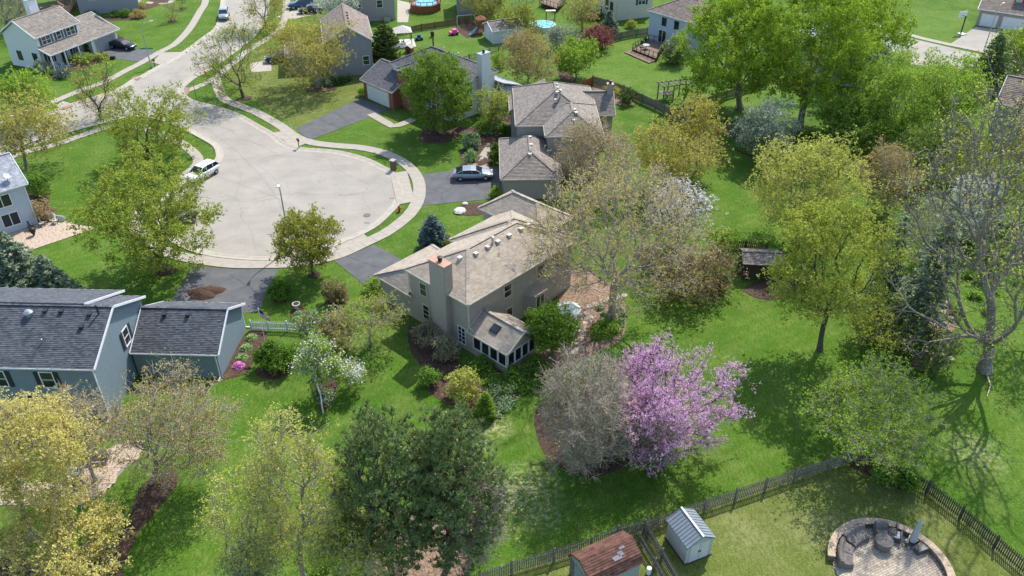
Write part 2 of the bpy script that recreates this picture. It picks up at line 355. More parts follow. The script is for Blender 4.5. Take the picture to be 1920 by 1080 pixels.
# --- road
upL = px((423, -160), (421, -60), (419, 0), (411, 47), (383, 72), (333, 108), (301, 125), (264, 146))
upK = px((264, 146), (250, 152), (232, 164), (190, 180), (139, 196), (94, 214), (0, 252), (-120, 300))
loK = px((-120, 345), (0, 290), (64, 271), (117, 250), (194, 229), (250, 217), (300, 222), (340, 236), (380, 257), (405, 272), (413, 288), (409, 302), (385, 320), (355, 338), (325, 360), (305, 385), (300, 410), (312, 438), (347, 460), (381, 472), (417, 479), (480, 484), (545, 483), (600, 468), (647, 449), (674, 438), (702, 422), (724, 402), (741, 383), (747, 361), (741, 344), (730, 324), (716, 316), (688, 302), (652, 291), (619, 285), (577, 282), (549, 278), (524, 267), (508, 253), (480, 237), (444, 217), (405, 203), (361, 192), (343, 181), (338, 168), (347, 158), (361, 147), (395, 128), (430, 103), (469, 72), (491, 42), (500, 10), (504, -60), (506, -160))
loKs = catmull(loK, 4); upLs = catmull(upL+upK[1:], 4)
road = sheet('road', upLs+loKs, .012, M['road'])
def kerb(line, side):
    mb = MB(); a = line; b = offset(line, side*.38); c = offset(line, side*.55)
    g = offset(line, -side*.4)
    for i in range(len(line)-1):
        P = lambda q, z: (q[0], q[1], z)
        quad = [P(g[i], .016), P(g[i+1], .016), P(a[i+1], .018), P(a[i], .018)]
        q2 = [P(a[i], .018), P(a[i+1], .018), P(b[i+1], .11), P(b[i], .11)]
        q3 = [P(b[i], .11), P(b[i+1], .11), P(c[i+1], .11), P(c[i], .11)]
        q4 = [P(c[i], .11), P(c[i+1], .11), P(c[i+1], -.05), P(c[i], -.05)]
        for q in (quad, q2, q3, q4): mb.poly(q if side > 0 else q[::-1])
    return mb.build('kerb', M['kerb'], kind='structure')
kerb(loKs, -1); kerb(upLs, -1)
# cracks and seams in the concrete of the bulb, each a thin strip of sealant
crk = MB()
def crack(pts, wd=.05, z=.02, mb=crk, jit=.12):
    rg = random.Random(int(pts[0][0]*7)); L = resample(catmull(px(*pts), 5), .35); L = [p+np.array([rg.uniform(-jit, jit), rg.uniform(-jit, jit)]) for p in L]
    a = offset(L, wd/2); b = offset(L, -wd/2)
    for i in range(len(L)-1): mb.poly([(*a[i], z), (*b[i], z), (*b[i+1], z), (*a[i+1], z)])
for c in [[(400, 385), (430, 375), (465, 378), (500, 368), (560, 364), (620, 370), (680, 360)], [(560, 292), (612, 296), (625, 312), (655, 330), (690, 345), (685, 358), (680, 370), (695, 395)], [(455, 395), (452, 410), (470, 430), (480, 470)], [(410, 360), (440, 372), (450, 385), (452, 410)],
          [(480, 308), (510, 330), (530, 355)], [(550, 360), (600, 365), (680, 363), (735, 340)], [(455, 400), (480, 380), (520, 372)], [(480, 300), (540, 287), (560, 280)], [(430, 300), (520, 292), (600, 300)],
          [(300, 165), (340, 215), (420, 240), (520, 290)], [(350, 200), (380, 215), (400, 240)], [(440, 300), (452, 330), (440, 370)], [(430, 240), (450, 260), (500, 275)], [(300, 170), (350, 120), (410, 80), (450, 40)]]: crack(c, .032, jit=.09)
crack([(380, 235), (450, 290), (520, 372), (560, 480)], .04); crack([(405, 330), (520, 372), (640, 440)], .03)
crk.build('road_crack', M['crack'], kind='stuff')
man = MB().lathe([(.42, .014), (.42, .034), (.36, .038)], 20, tuple(G(688, 404))).build('manhole_cover', M['manhole'], label='round rusty iron manhole cover set in the pale turning circle', cat='manhole cover')
for (a, b, s, lab) in [(735, 372, .35, 'small round access lid nearest the hydrant driveway'), (688, 418, .3, 'small pale utility lid just below the manhole')]:
    MB().box(-s, s, -.12, .12, .014, .03).build('drain_grate', M['crack'], label=lab, cat='drain grate').location = (*G(a, b), 0)
# --- pavements laid slab by slab
def walk(line, wd=1.35, step=1.5, name='sidewalk', z=.075, mt=None, smooth=5):
    L = resample(catmull(line, smooth), step); a = offset(L, wd/2); b = offset(L, -wd/2)
    base = MB()
    for i in range(len(L)-1): base.slab([b[i], b[i+1], a[i+1], a[i]], -.03, z-.02)
    par = base.build(name, M['crack'], kind='structure')
    for i in range(len(L)-1):
        c = (L[i]+L[i+1])/2; q = [b[i], b[i+1], a[i+1], a[i]]; q = [(p-c)*.985 for p in q]
        if area2(q) < 0: q = q[::-1]
        s = MB().slab(q, z-.018, z+rnd.uniform(-.004, .004)).build('slab', mt or M['concrete'], par); s.location = (*c, 0)
    return par
walk(px((404, 148), (417, 183), (444, 197), (480, 211), (525, 236), (552, 256), (585, 268), (633, 274), (674, 277), (716, 286), (746, 299), (770, 316), (785, 341), (785, 372), (771, 399), (748, 420), (719, 440), (688, 454), (658, 469), (620, 483), (560, 494), (500, 496), (440, 496), (380, 489), (333, 480), (300, 467), (272, 450), (255, 425), (262, 398), (285, 372)), 1.5)
walk(px((335, 335), (362, 318), (372, 305), (368, 292), (345, 272), (310, 254), (267, 241), (215, 236), (150, 256), (105, 272), (40, 288), (-60, 325)))
walk(px((-60, 258), (40, 213), (94, 194), (139, 175), (194, 155), (236, 133), (264, 119), (300, 98), (328, 83), (355, 55), (375, 22), (386, 0), (391, -60), (392, -140)))
walk(px((345, 172), (372, 163), (400, 149), (430, 125), (465, 95), (502, 73), (528, 50), (538, 0), (542, -80)))
walk(px((1690, 62), (1740, 75), (1790, 86), (1850, 98)), 1.4)
walk(px((1560, 20), (1620, 40), (1690, 62)), 1.4)
# aprons: poured panels between kerb and walk
def panels(quad, n, m=1, name='driveway_apron', mt=None, z=.07):
    A, B, C2, D = quad; par = empty(name, (0, 0, 0), kind='structure')
    base = MB().slab(ccw([A, B, C2, D]), -.03, z-.02).build('apron_bed', M['crack'], par)
    for i in range(n):
        for j in range(m):
            f = lambda s, t: (A*(1-s)+B*s)*(1-t)+(D*(1-s)+C2*s)*t
            q = [f(i/n, j/m), f((i+1)/n, j/m), f((i+1)/n, (j+1)/m), f(i/n, (j+1)/m)]; c = sum(q)/4; q = ccw([(p-c)*.992 for p in q])
            MB().slab(q, z-.018, z+rnd.uniform(-.003, .003)).build('slab', mt or M['concrete'], par).location = (*c, 0)
    return par
def ccw(p): return p if area2(p) > 0 else p[::-1]
panels(px((383, 475), (525, 486), (525, 492), (374, 486)), 5)
panels(px((606, 470), (683, 440), (692, 448), (612, 480)), 3)
panels(px((731, 326), (763, 321), (778, 378), (745, 385)), 1, 4)
panels(px((511, 250), (536, 245), (578, 268), (553, 278)), 2, 2)
panels(px((303, 99), (342, 98), (302, 122), (285, 118)), 3)
panels(px((104, 200), (118, 190), (138, 196), (120, 204)), 1)
for q, lab in [(px((105, 205), (133, 194), (137, 200), (121, 206)), 'a'), (px((252, 142), (266, 146), (258, 151), (246, 149)), 'b'), (px((343, 163), (357, 166), (352, 179), (342, 175)), 'c')]:
    sheet('tactile_ramp', q, .09, mat('ramp_paint', srgb(142, 118, 108), .9, .08, 3))
sheet('far_street', px((1560, 75), (1690, 68), (1850, 105), (2000, 130), (2000, 170), (1800, 130), (1560, 105)), .01, M['road'])
# --- driveways
def drive(pts, mt='asphalt', z=.03, name='driveway'): return sheet(name, px(*pts), z, M[mt])
drive([(186, 97), (215, 88), (299, 96), (266, 117), (205, 109)])
drive([(555, 241), (676, 184), (730, 206), (583, 262), (566, 252)])
drive([(789, 327), (852, 320), (945, 312), (945, 372), (866, 378), (791, 386), (797, 356)])
drive([(701, 459), (752, 486), (800, 540), (690, 540), (624, 487), (660, 477)])
drive([(362, 499), (440, 505), (523, 505), (503, 540), (486, 585), (300, 600)])
drive([(1783, 82), (1830, 50), (1990, 70), (1990, 130), (1850, 98)], 'road', name='far_driveway')
drive([(470, 118), (509, 113), (509, 133), (470, 136)], 'kerb', name='concrete_driveway')
drive([(541, 126), (600, 112), (620, 128), (600, 140), (541, 140)], 'kerb', name='concrete_driveway')
drive([(518, 32), (560, 16), (600, 20), (592, 27), (545, 37)], 'kerb', name='concrete_driveway')
drive([(745, 0), (770, 6), (765, 42), (745, 42)], 'kerb', name='far_walk')
drive([(754, 0), (1000, -20), (1000, -50), (754, -30)], 'asphalt', name='far_street')
crk2 = MB()
for c in [[(800, 350), (830, 362), (850, 345), (838, 335), (845, 325)], [(830, 362), (826, 378)], [(628, 210), (645, 222), (658, 232)], [(600, 225), (640, 240)], [(650, 480), (700, 500), (740, 505)], [(430, 515), (470, 540), (490, 560)]]: crack(c, .05, .036, crk2)
crk2.build('driveway_crack', M['darkmetal'], kind='stuff')
walk(px((695, 214), (739, 239), (776, 224)), 1.3, 1.4, 'front_walk', smooth=1)
walk(px((908, 318), (906, 295), (915, 282), (923, 270)), 1.2, 1.2, 'garden_walk')
walk(px((275, 5), (318, 6), (330, -20)), 1.2, 1.4, 'far_walk')
# --- mulch beds
def bed(pts, mt='mulch', z=.02, n=5, name='mulch_bed'):
    P = catmull(px(*pts), n, True); P = ccw(P); P = [p+np.array([rnd.uniform(-.05, .05), rnd.uniform(-.05, .05)]) for p in P]
    c = sum(P)/len(P); mb = MB(); rings = [(1.0, -.02), (.985, z), (.9, z+.035), (.6, z+.06), (.3, z+.05)]; k = len(P)
    for (s, h) in rings: mb.v += [(*(c+(p-c)*s), h+rnd.uniform(-.008, .012)) for p in P]
    for r in range(len(rings)-1):
        for i in range(k): j = (i+1) % k; mb.f.append((r*k+i, r*k+j, (r+1)*k+j, (r+1)*k+i)); mb.mi.append(0)
    mb.f.append(tuple((len(rings)-1)*k+i for i in range(k))); mb.mi.append(0)
    return mb.build(name, M[mt], kind='structure')
bed([(463, 622), (500, 622), (492, 650), (476, 680), (460, 702), (425, 712), (404, 718), (416, 705)])
bed([(485, 690), (480, 702), (505, 712), (530, 708), (547, 690), (545, 675), (520, 680)])
bed([(545, 590), (548, 578), (565, 574), (575, 585), (574, 608), (545, 607)])
bed([(596, 700), (628, 705), (628, 745), (610, 768), (598, 762)])
bed([(768, 610), (800, 625), (850, 670), (880, 690), (960, 700), (1000, 690), (990, 720), (960, 755), (935, 775), (900, 778), (860, 765), (815, 745), (785, 710), (790, 690), (766, 650)])
bed([(1000, 680), (1010, 700), (1060, 690), (1120, 660), (1160, 640), (1175, 610), (1165, 560), (1130, 520), (1060, 500), (1045, 560), (1080, 580), (1070, 620), (1020, 655)], 'mulch_light')
bed([(1003, 770), (1010, 830), (1040, 872), (1100, 895), (1150, 885), (1200, 850), (1255, 825), (1258, 780), (1200, 745), (1120, 745), (1040, 750)])
bed([(285, 505), (303, 497), (328, 500), (330, 510), (310, 517), (292, 514)])
bed([(577, 515), (590, 508), (600, 514), (596, 521), (582, 522)])
bed([(508, 556), (545, 553), (543, 565), (515, 566)]); bed([(610, 565), (650, 550), (648, 572), (620, 578)])
bed([(785, 262), (800, 240), (850, 235), (880, 240), (900, 235), (960, 212), (965, 235), (900, 262), (870, 250), (838, 268), (800, 268)])
bed([(862, 285), (890, 262), (935, 250), (960, 260), (925, 285), (920, 318), (880, 320), (868, 305)])
bed([(855, 400), (865, 385), (905, 380), (910, 400), (880, 405)])
bed([(50, 350), (90, 362), (92, 390), (105, 392), (102, 415), (72, 420), (50, 360)])
bed([(85, 128), (150, 110), (190, 105), (180, 120), (130, 135), (115, 148), (90, 145), (75, 140)])
bed([(100, 1150), (130, 1060), (190, 1010), (240, 985), (262, 915), (310, 880), (335, 890), (325, 920), (260, 1000), (225, 1080), (215, 1150)])
bed([(-60, 1110), (-60, 1050), (60, 1050), (110, 1065), (60, 1150), (-40, 1150)])
bed([(650, 1150), (700, 1000), (760, 960), (850, 990), (880, 1060), (850, 1150)], 'mulch_light')
bed([(1590, 870), (1640, 855), (1700, 880), (1720, 905), (1690, 917), (1650, 900)])
bed([(1735, 620), (1760, 585), (1785, 590), (1790, 620), (1740, 690), (1710, 680)], 'mulch_light')
bed([(1395, 540), (1460, 520), (1500, 530), (1480, 560), (1420, 560)])
bed([(1330, 530), (1345, 525), (1360, 528), (1355, 540), (1335, 540)])
bed([(570, 168), (600, 160), (625, 162), (632, 168), (610, 172), (586, 173)])
bed([(443, 185), (470, 180), (470, 187), (450, 189)]); bed([(315, 38), (332, 37), (330, 41), (317, 41)]); bed([(335, 12), (350, 13), (348, 17), (335, 16)])
bed([(265, 20), (320, 2), (350, 0), (350, -5), (300, -12)])
bed([(150, 38), (200, 33), (270, 27), (268, 35), (200, 40), (160, 45)])
bed([(1385, 285), (1440, 300), (1500, 330), (1420, 300), (1360, 270)])
bed([(1110, 165), (1125, 155), (1140, 175), (1190, 190), (1175, 198), (1140, 190)], 'mulch_light')
bed([(1045, 130), (1060, 125), (1080, 152), (1055, 155)])
# --- bulk soil heap on the driveway
def heap(name, cx, cy, rx, ry, h, rot, m, seed, **k):
    rg = np.random.default_rng(seed); n = 34; nr = 12; mb = MB(); ph = rg.uniform(0, 6, 8)
    for r in range(nr+1):
        t = r/nr
        for i in range(n):
            a = 2*pi*i/n; ro = 1+.12*sin(3*a+ph[0])+.07*sin(5*a+ph[1])+.05*sin(9*a+ph[2])
            x = t*ro*rx*cos(a); y = t*ro*ry*sin(a)
            z = h*(1-t**1.6)*(.8+.25*sin(x*2.1+ph[3])*cos(y*2.6+ph[4]))+rg.uniform(-.05, .05)*(t < 1)
            mb.v.append((x, y, max(z, -.02) if t < 1 else -.02))
    for r in range(nr):
        for i in range(n): j = (i+1) % n; mb.f.append((r*n+i, (r+1)*n+i, (r+1)*n+j, r*n+j)); mb.mi.append(0)
    o = mb.build(name, m, smooth=True, **k); o.location = (*G(cx, cy), .03); o.rotation_euler = (0, 0, rot); return o
heap('mulch_pile', 385, 550, 1.75, 1.15, .75, .25, M['soil'], 3, label='heap of brown mulch dumped on the dark driveway by the lawn', cat='mulch pile')
# ================================================================== HOUSES
class House:
    def __init__(s, name, org, ang, label, cat='house'):
        s.o = empty(name, tuple(org), R(ang), label, cat); s.seed = int(abs(org[0]*10))+3
    def wall(s, x0, x1, y0, y1, z1, m, gables=(), row=.2, faces='lfrb', z0=0):
        """box walls with clapboards laid on every seen face. gables: list of (side, ridge height above z1)"""
        g = dict(gables); mb = MB(); mb.box(x0, x1, y0, y1, z0, z1)
        P = {'f': [(x0, y0, z0), (x1, y0, z0), (x1, y0, z1), (x0, y0, z1)], 'r': [(x1, y0, z0), (x1, y1, z0), (x1, y1, z1), (x1, y0, z1)],
             'b': [(x1, y1, z0), (x0, y1, z0), (x0, y1, z1), (x1, y1, z1)], 'l': [(x0, y1, z0), (x0, y0, z0), (x0, y0, z1), (x0, y1, z1)]}
        for k, h in g.items():
            a, b = P[k][2], P[k][3]; P[k].insert(3, ((a[0]+b[0])/2, (a[1]+b[1])/2, z1+h)); mb.poly(P[k][2:5])
        w_ = mb.build('wall', m, s.o)
        if row:
            sd = MB()
            for k in faces: courses(sd, P[k], row, 0, lift=.024, base=.003)
            sd.build('siding', m, w_, kind='stuff')
        return w_
    def roof(s, faces, m, row=.17, tab=.34, name='roof', ridges=(), trim='tantrim', eaves=(), lift=.028, rakes=()):
        s.seed += 1; mb = MB(); sh = MB()
        for i, f in enumerate(faces):
            up = np.cross(np.array(f[1])-np.array(f[0]), np.array(f[2])-np.array(f[0]))
            if up[2] < 0: f = f[::-1]
            f = [np.array(p, float) for p in f]; nn = np.cross(f[1]-f[0], f[2]-f[0]); nn /= np.linalg.norm(nn)
            mb.poly(f); mb.poly([p-nn*.1 for p in f][::-1])
            for a, b in zip(f, f[1:]+f[:1]): mb.poly([a-nn*.1, b-nn*.1, b, a])
            if row: courses(sh, f, row, tab, lift=lift, seed=s.seed*10+i)
        r = mb.build(name, m, s.o)
        if row: sh.build('shingles', m, r, kind='stuff')
        if ridges:
            for a, b in ridges:
                rc = MB()
                a = np.array(a, float); b = np.array(b, float); L = np.linalg.norm(b-a); n = max(2, int(L/.3))
                for i in range(n):
                    p = a+(b-a)*i/n; q = a+(b-a)*(i+1)/n; rc.bar(p+(0, 0, .035+.01*(i % 2)), q+(0, 0, .03+.01*(i % 2)), .3, .04)
                rc.build('ridge_cap', m, r, kind='stuff')
        if eaves:
            for a, b in eaves: MB().bar(np.array(a)+(0, 0, -.06), np.array(b)+(0, 0, -.06), .12, .13).build('gutter', M[trim], r)
        if rakes:
            for a, b in rakes: MB().bar(np.array(a)+(0, 0, -.04), np.array(b)+(0, 0, -.04), .07, .2).build('bargeboard', M[trim], r)
        return r
    def hip(s, x0, x1, y0, y1, ze, sl, m, axis='x', row=.17, tab=.34, trim='tantrim', name='roof'):
        if axis == 'x': h = (y1-y0)/2; a = (x0+h, y0+h, ze+h*sl); b = (x1-h, y0+h, ze+h*sl)
        else: h = (x1-x0)/2; a = (x0+h, y0+h, ze+h*sl); b = (x0+h, y1-h, ze+h*sl)
        A, B, C2, D = (x0, y0, ze), (x1, y0, ze), (x1, y1, ze), (x0, y1, ze)
        if axis == 'x': fs = [[A, B, b, a], [B, C2, b], [C2, D, a, b], [D, A, a]]; rd = [(A, a), (D, a), (B, b), (C2, b), (a, b)]
        else: fs = [[A, B, a], [B, C2, b, a], [C2, D, b], [D, A, a, b]]; rd = [(A, a), (B, a), (C2, b), (D, b), (a, b)]
        return s.roof(fs, m, row, tab, name, rd, trim, [(A, B), (B, C2), (C2, D), (D, A)])
    def gable(s, x0, x1, y0, y1, ze, zr, m, axis='x', row=.17, tab=.34, trim='tantrim', name='roof'):
        A, B, C2, D = (x0, y0, ze), (x1, y0, ze), (x1, y1, ze), (x0, y1, ze)
        if axis == 'x': a = (x0, (y0+y1)/2, zr); b = (x1, (y0+y1)/2, zr); fs = [[A, B, b, a], [C2, D, a, b]]; ev = [(A, B), (C2, D)]; rk = [(A, a), (D, a), (B, b), (C2, b)]
        else: a = ((x0+x1)/2, y0, zr); b = ((x0+x1)/2, y1, zr); fs = [[B, C2, b, a], [D, A, a, b]]; ev = [(B, C2), (D, A)]; rk = [(A, a), (B, a), (C2, b), (D, b)]
        return s.roof(fs, m, row, tab, name, [(a, b)], trim, ev, rakes=rk)
    def _fr(s, side, at):
        """frame of a wall face: origin, direction along, outward normal"""
        return {'f': ((0, at), (1, 0), (0, -1)), 'b': ((0, at), (1, 0), (0, 1)), 'l': ((at, 0), (0, 1), (-1, 0)), 'r': ((at, 0), (0, 1), (1, 0))}[side]
    def fbox(s, mb, side, at, u0, u1, z0, z1, d0, d1):
        o, t, n = s._fr(side, at)
        xs = [o[0]+t[0]*u+n[0]*d for u in (u0, u1) for d in (d0, d1)]; ys = [o[1]+t[1]*u+n[1]*d for u in (u0, u1) for d in (d0, d1)]
        mb.box(min(xs), max(xs), min(ys), max(ys), z0, z1)
    def win(s, side, at, u, z0, w, h, cols=1, rows=2, shut=None, fm='white', gm='glass', label=None):
        fr = MB(); t = .09; B = lambda *a: s.fbox(fr, side, at, *a)
        B(u-w/2-t, u+w/2+t, z0-t, z0, 0, .1); B(u-w/2-t, u+w/2+t, z0+h, z0+h+t, 0, .08); B(u-w/2-t, u-w/2, z0, z0+h, 0, .08); B(u+w/2, u+w/2+t, z0, z0+h, 0, .08)
        for i in range(1, cols): x = u-w/2+w*i/cols; B(x-.04, x+.04, z0, z0+h, 0, .075)
        for i in range(1, rows): z = z0+h*i/rows; B(u-w/2, u+w/2, z-.025, z+.025, 0, .07)
        f = fr.build('window', M[fm], s.o)
        if label: f['label'] = label
        for i in range(cols):
            p = MB(); s.fbox(p, side, at, u-w/2+w*i/cols+.004, u-w/2+w*(i+1)/cols-.004, z0+.004, z0+h-.004, .002, .045); p.build('pane', M[gm], f)
        if shut:
            for k in (-1, 1):
                q = MB(); x = u+k*(w/2+t+.2); s.fbox(q, side, at, x-.18, x+.18, z0-.05, z0+h+.05, .03, .09)
                nz = 7
                for i in range(nz): z = z0+h*(i+.5)/nz; s.fbox(q, side, at, x-.14, x+.14, z-.03, z+.03, .09, .105)
                q.build('shutter', M[shut], s.o)
        return f
    def garage_door(s, side, at, u, w, h=2.1, m='white', z0=.06):
        d = MB(); s.fbox(d, side, at, u-w/2-.12, u+w/2+.12, z0, z0+h+.12, .0, .06)
        f = d.build('door_frame', M['tantrim'], s.o); n = 4
        for i in range(n):
            p = MB(); s.fbox(p, side, at, u-w/2, u+w/2, z0+h*i/n+.012, z0+h*(i+1)/n-.012, .06, .1)
            k = max(2, int(w/.6))
            for j in range(k): s.fbox(p, side, at, u-w/2+w*(j+.12)/k, u-w/2+w*(j+.88)/k, z0+h*(i+.2)/n, z0+h*(i+.8)/n, .1, .112)
            p.build('panel', M[m], f)
    def vent(s, x, y, z, m='vent', sz=.16, name='roof_vent'):
        MB().box(x-sz, x+sz, y-sz, y+sz, z-.1, z+.16).box(x-sz-.04, x+sz+.04, y-sz-.04, y+sz+.04, z+.16, z+.2).build(name, M[m], s.o)
    def pipe(s, x, y, z, h=.7, r=.07, m='metal'):
        MB().lathe([(r, z-.2), (r, z+h), (r*1.5, z+h), (r*1.5, z+h+.1), (r*.4, z+h+.14)], 8, (x, y)).build('flue_pipe', M[m], s.o)
    def chimney(s, x0, x1, y0, y1, z1, m, cap='copper', z0=0, row=.2, pot=True):
        c = MB().box(x0, x1, y0, y1, z0, z1).build('chimney', m, s.o)
        if row:
            sd = MB()
            for f in ([(x0, y0, z0), (x1, y0, z0), (x1, y0, z1), (x0, y0, z1)], [(x1, y0, z0), (x1, y1, z0), (x1, y1, z1), (x1, y0, z1)], [(x1, y1, z0), (x0, y1, z0), (x0, y1, z1), (x1, y1, z1)], [(x0, y1, z0), (x0, y0, z0), (x0, y0, z1), (x0, y1, z1)]): courses(sd, f, row, 0, lift=.025, base=.003)
            sd.build('siding', m, c, kind='stuff')
        MB().box(x0-.06, x1+.06, y0-.06, y1+.06, z1, z1+.07).build('chimney_cap', M[cap], c)
        if pot: MB().lathe([(.17, z1+.07), (.17, z1+.2), (.2, z1+.2), (.2, z1+.42), (.24, z1+.44), (.24, z1+.48), (.05, z1+.52)], 12, ((x0+x1)/2, (y0+y1)/2)).build('flue_cap', M['darkmetal'], c)
    def spout(s, x, y, z0, z1, m='tantrim', kick=(0, -.5)):
        MB().box(x-.04, x+.04, y-.04, y+.04, z0+.15, z1).bar((x, y, z0+.18), (x+kick[0], y+kick[1], z0+.06), .08).build('downspout', M[m], s.o)
# --- A: the tan house in the middle
A = House('tan_house', (-3.7, 56.5), 47, 'tan two-storey house with hipped shingle roof, tall siding chimney and windowed sunroom')
A.wall(.35, 14.2, .35, 7.9, 5.35, M['tan'], row=.15, faces='lf')
sl = .49
A.hip(0, 14.55, 0, 8.25, 5.4, sl, M['sh_tan'])
A.wall(.36, 7.0, 7.5, 12.4, 2.65, M['tan'], row=.15, faces='lb')
q = [(0, 12.8, 2.7), (7.4, 12.8, 2.7), (0, 7.9, 2.7)]
A.roof([[(0, 12.8, 2.7), (7.4, 12.8, 2.7), (4.9, 7.92, 4.85), (2.6, 7.92, 4.85)], [(0, 7.92, 2.7), (0, 12.8, 2.7), (2.6, 7.92, 4.85)], [(7.4, 12.8, 2.7), (7.4, 7.92, 2.7), (4.9, 7.92, 4.85)]], M['sh_tan'], name='garage_roof', ridges=[((0, 12.8, 2.7), (2.6, 7.92, 4.85)), ((7.4, 12.8, 2.7), (4.9, 7.92, 4.85))], eaves=[((0, 12.8, 2.7), (7.4, 12.8, 2.7)), ((0, 7.5, 2.7), (0, 12.8, 2.7))])
A.garage_door('b', 12.4, 3.6, 4.8)
A.wall(6.7, 14.4, 7.5, 8.6, 5.35, M['tan'], row=.15, faces='lb')
A.hip(6.3, 14.9, .9, 8.95, 5.42, sl, M['sh_tan'], name='bay_roof')
A.wall(12.9, 17.2, 4, 10.9, 5.35, M['tan'], row=.15, faces='lb')
A.hip(12.5, 17.6, 3.0, 11.3, 5.44, sl+.18, M['sh_tan'], axis='y', name='wing_roof')
A.wall(7.2, 12.9, 8.7, 11.0, 2.4, M['tan'], row=0)
A.roof([[(7.4, 11.7, 2.5), (12.8, 11.7, 2.5), (12.8, 8.7, 3.7), (7.4, 8.7, 3.7)]], M['sh_tan'], name='porch_roof', eaves=[((7.4, 11.7, 2.5), (12.8, 11.7, 2.5))])
A.chimney(-.3, .6, 2.45, 4.35, 8.2, M['tan'], row=.15)
A.win('l', .35, 6.1, 3.35, .8, 1.25, 1, 2, fm='tantrim', label='upper window left of the chimney'); A.win('l', .35, 5.9, .8, .75, 1.5, 1, 3, fm='tantrim'); A.win('l', .35, 1.25, .55, .8, 1.7, 2, 4, fm='white', label='tall gridded window right of the chimney')
A.win('f', .35, 5.2, 3.5, .9, 1.25, 1, 2, fm='tantrim'); A.win('f', .35, 9.6, 3.5, .9, 1.25, 1, 2, fm='tantrim'); A.win('f', .35, 11.8, 3.5, .9, 1.25, 1, 2, fm='tantrim'); A.win('f', .35, 5.4, 1.2, .7, .9, 1, 1, fm='tantrim')
bay = MB().slab([(7.3, .35), (7.9, -.55), (9.3, -.55), (9.9, .35)], .25, 2.6).build('bay_window', M['tan'], A.o)
MB().poly([(7.1, .4, 2.62), (7.75, -.75, 2.62), (8.1, .36, 3.2)]).poly([(7.75, -.75, 2.62), (9.45, -.75, 2.62), (9.1, .36, 3.2), (8.1, .36, 3.2)]).poly([(9.45, -.75, 2.62), (10.1, .4, 2.62), (9.1, .36, 3.2)]).build('bay_window_roof', M['sh_tan'], bay)
A.win('f', -.55, 8.6, .9, 1.0, 1.4, 2, 1, fm='tantrim')
# sunroom
A.wall(.35, 3.9, -4.15, .33, 2.35, M['tan'], gables=[('f', .95)], row=.15, faces='lf')
A.gable(0.0, 4.25, -4.55, .3, 2.5, 3.75, M['sh_tan'], axis='y', name='sunroom_roof')
for i in range(4): A.win('l', .35, -3.65+i*1.0, .85, .8, 1.3, 1, 1, fm='white')
for i in range(4): A.win('f', -4.15, .82+i*.87, .85, .68, 1.25, 1, 1, fm='white')
f = MB(); k = (3.75-2.5)/2.125
def onroof(x, dz): return 2.5+(x-0.0)*k+dz
f.bar((.85, -2.0, onroof(.85, .08)), (1.55, -2.0, onroof(1.55, .08)), .85, .12); fr = f.build('skylight', M['darkmetal'], A.o)
MB().bar((.92, -2.0, onroof(.92, .15)), (1.48, -2.0, onroof(1.48, .15)), .7, .03).build('pane', M['glass'], fr)
for (u, v) in [(3.0, 4.9), (4.3, 3.3), (5.8, 3.3), (7.1, 3.3), (8.6, 3.3), (10.2, 3.3), (11.2, 3.3)]: A.vent(u, v if u > 4 else 4.0, 5.4+min(v, 8.25-v if v > 4.1 else v, u)*sl+.05)
A.pipe(6.5, 3.4, 7.0, .8, .1); A.pipe(6.2, 2.3, 6.5, .25, .05, 'vent')
A.spout(.28, .28, 2.6, 5.3); A.spout(.28, 7.98, 2.8, 5.3); A.spout(.25, -4.25, 0, 2.4, kick=(-.3, -.5)); A.spout(.3, 12.3, 0, 2.6)
# --- B: the blue house at the lower left
B = House('blue_house', (-24.63, 53.23), -2, 'blue-grey sided two-storey house with charcoal shingle roof, dark shutters and attached garage')
B.wall(-7.1, 0, .3, 7.1, 2.65, M['blue'], gables=[('r', 1.95)], row=.22, faces='fr')
B.gable(-7.1, .35, 0, 7.35, 2.7, 4.75, M['sh_black'], row=.16, tab=.3, trim='white', name='garage_roof')
B.wall(-22, -7.3, -4.9, 4.2, 5.25, M['blue'], gables=[('r', 2.25)], row=.22, faces='fr')
B.gable(-22.4, -6.95, -5.2, 4.5, 5.3, 7.72, M['sh_black'], row=.16, tab=.3, trim='white')
B.roof([[(-22.4, 5.6, 5.1), (-9.3, 5.6, 5.1), (-9.3, -.28, 7.86), (-22.4, -.28, 7.86)]], M['sh_black'], row=.16, tab=.3, trim='white', name='rear_roof', eaves=[((-22.4, 5.6, 5.1), (-9.3, 5.6, 5.1))], rakes=[((-9.28, 5.6, 5.1), (-9.28, -.28, 7.86))])
B.win('r', -7.3, .55, 3.3, .8, 1.45, 1, 2, shut='shutter', label='shuttered window in the gable end')
for u in (-11.1, -14.9, -18.5): B.win('f', -4.9, u, 3.2, .95, 1.45, 1, 2, shut='shutter')
B.win('f', -4.9, -12.7, .9, 1.9, 1.35, 2, 1, shut='shutter'); B.win('f', -4.9, -17.5, .9, 1.9, 1.35, 2, 1, shut='shutter')
for (u, v, z) in [(-8.6, -1.1, 7.35), (-10.9, -.9, 7.45), (-12.2, -.9, 7.45), (-8.9, -2.1, 6.87)]: B.vent(u, v, z, 'darkmetal', .14)
for u in (-4.9, -2.9): B.vent(u, 3.0, 4.42, 'darkmetal', .13)
MB().lathe([(.24, 7.2), (.24, 7.5), (.36, 7.5), (.36, 7.62), (.2, 7.78), (.05, 7.82)], 14, (-13.4, -1.2)).build('turbine_vent', M['metal'], B.o)
B.pipe(-7.9, -1.0, 7.4, .75, .07, 'darkmetal'); B.pipe(-11.6, -3.3, 6.25, .25, .05, 'metal')
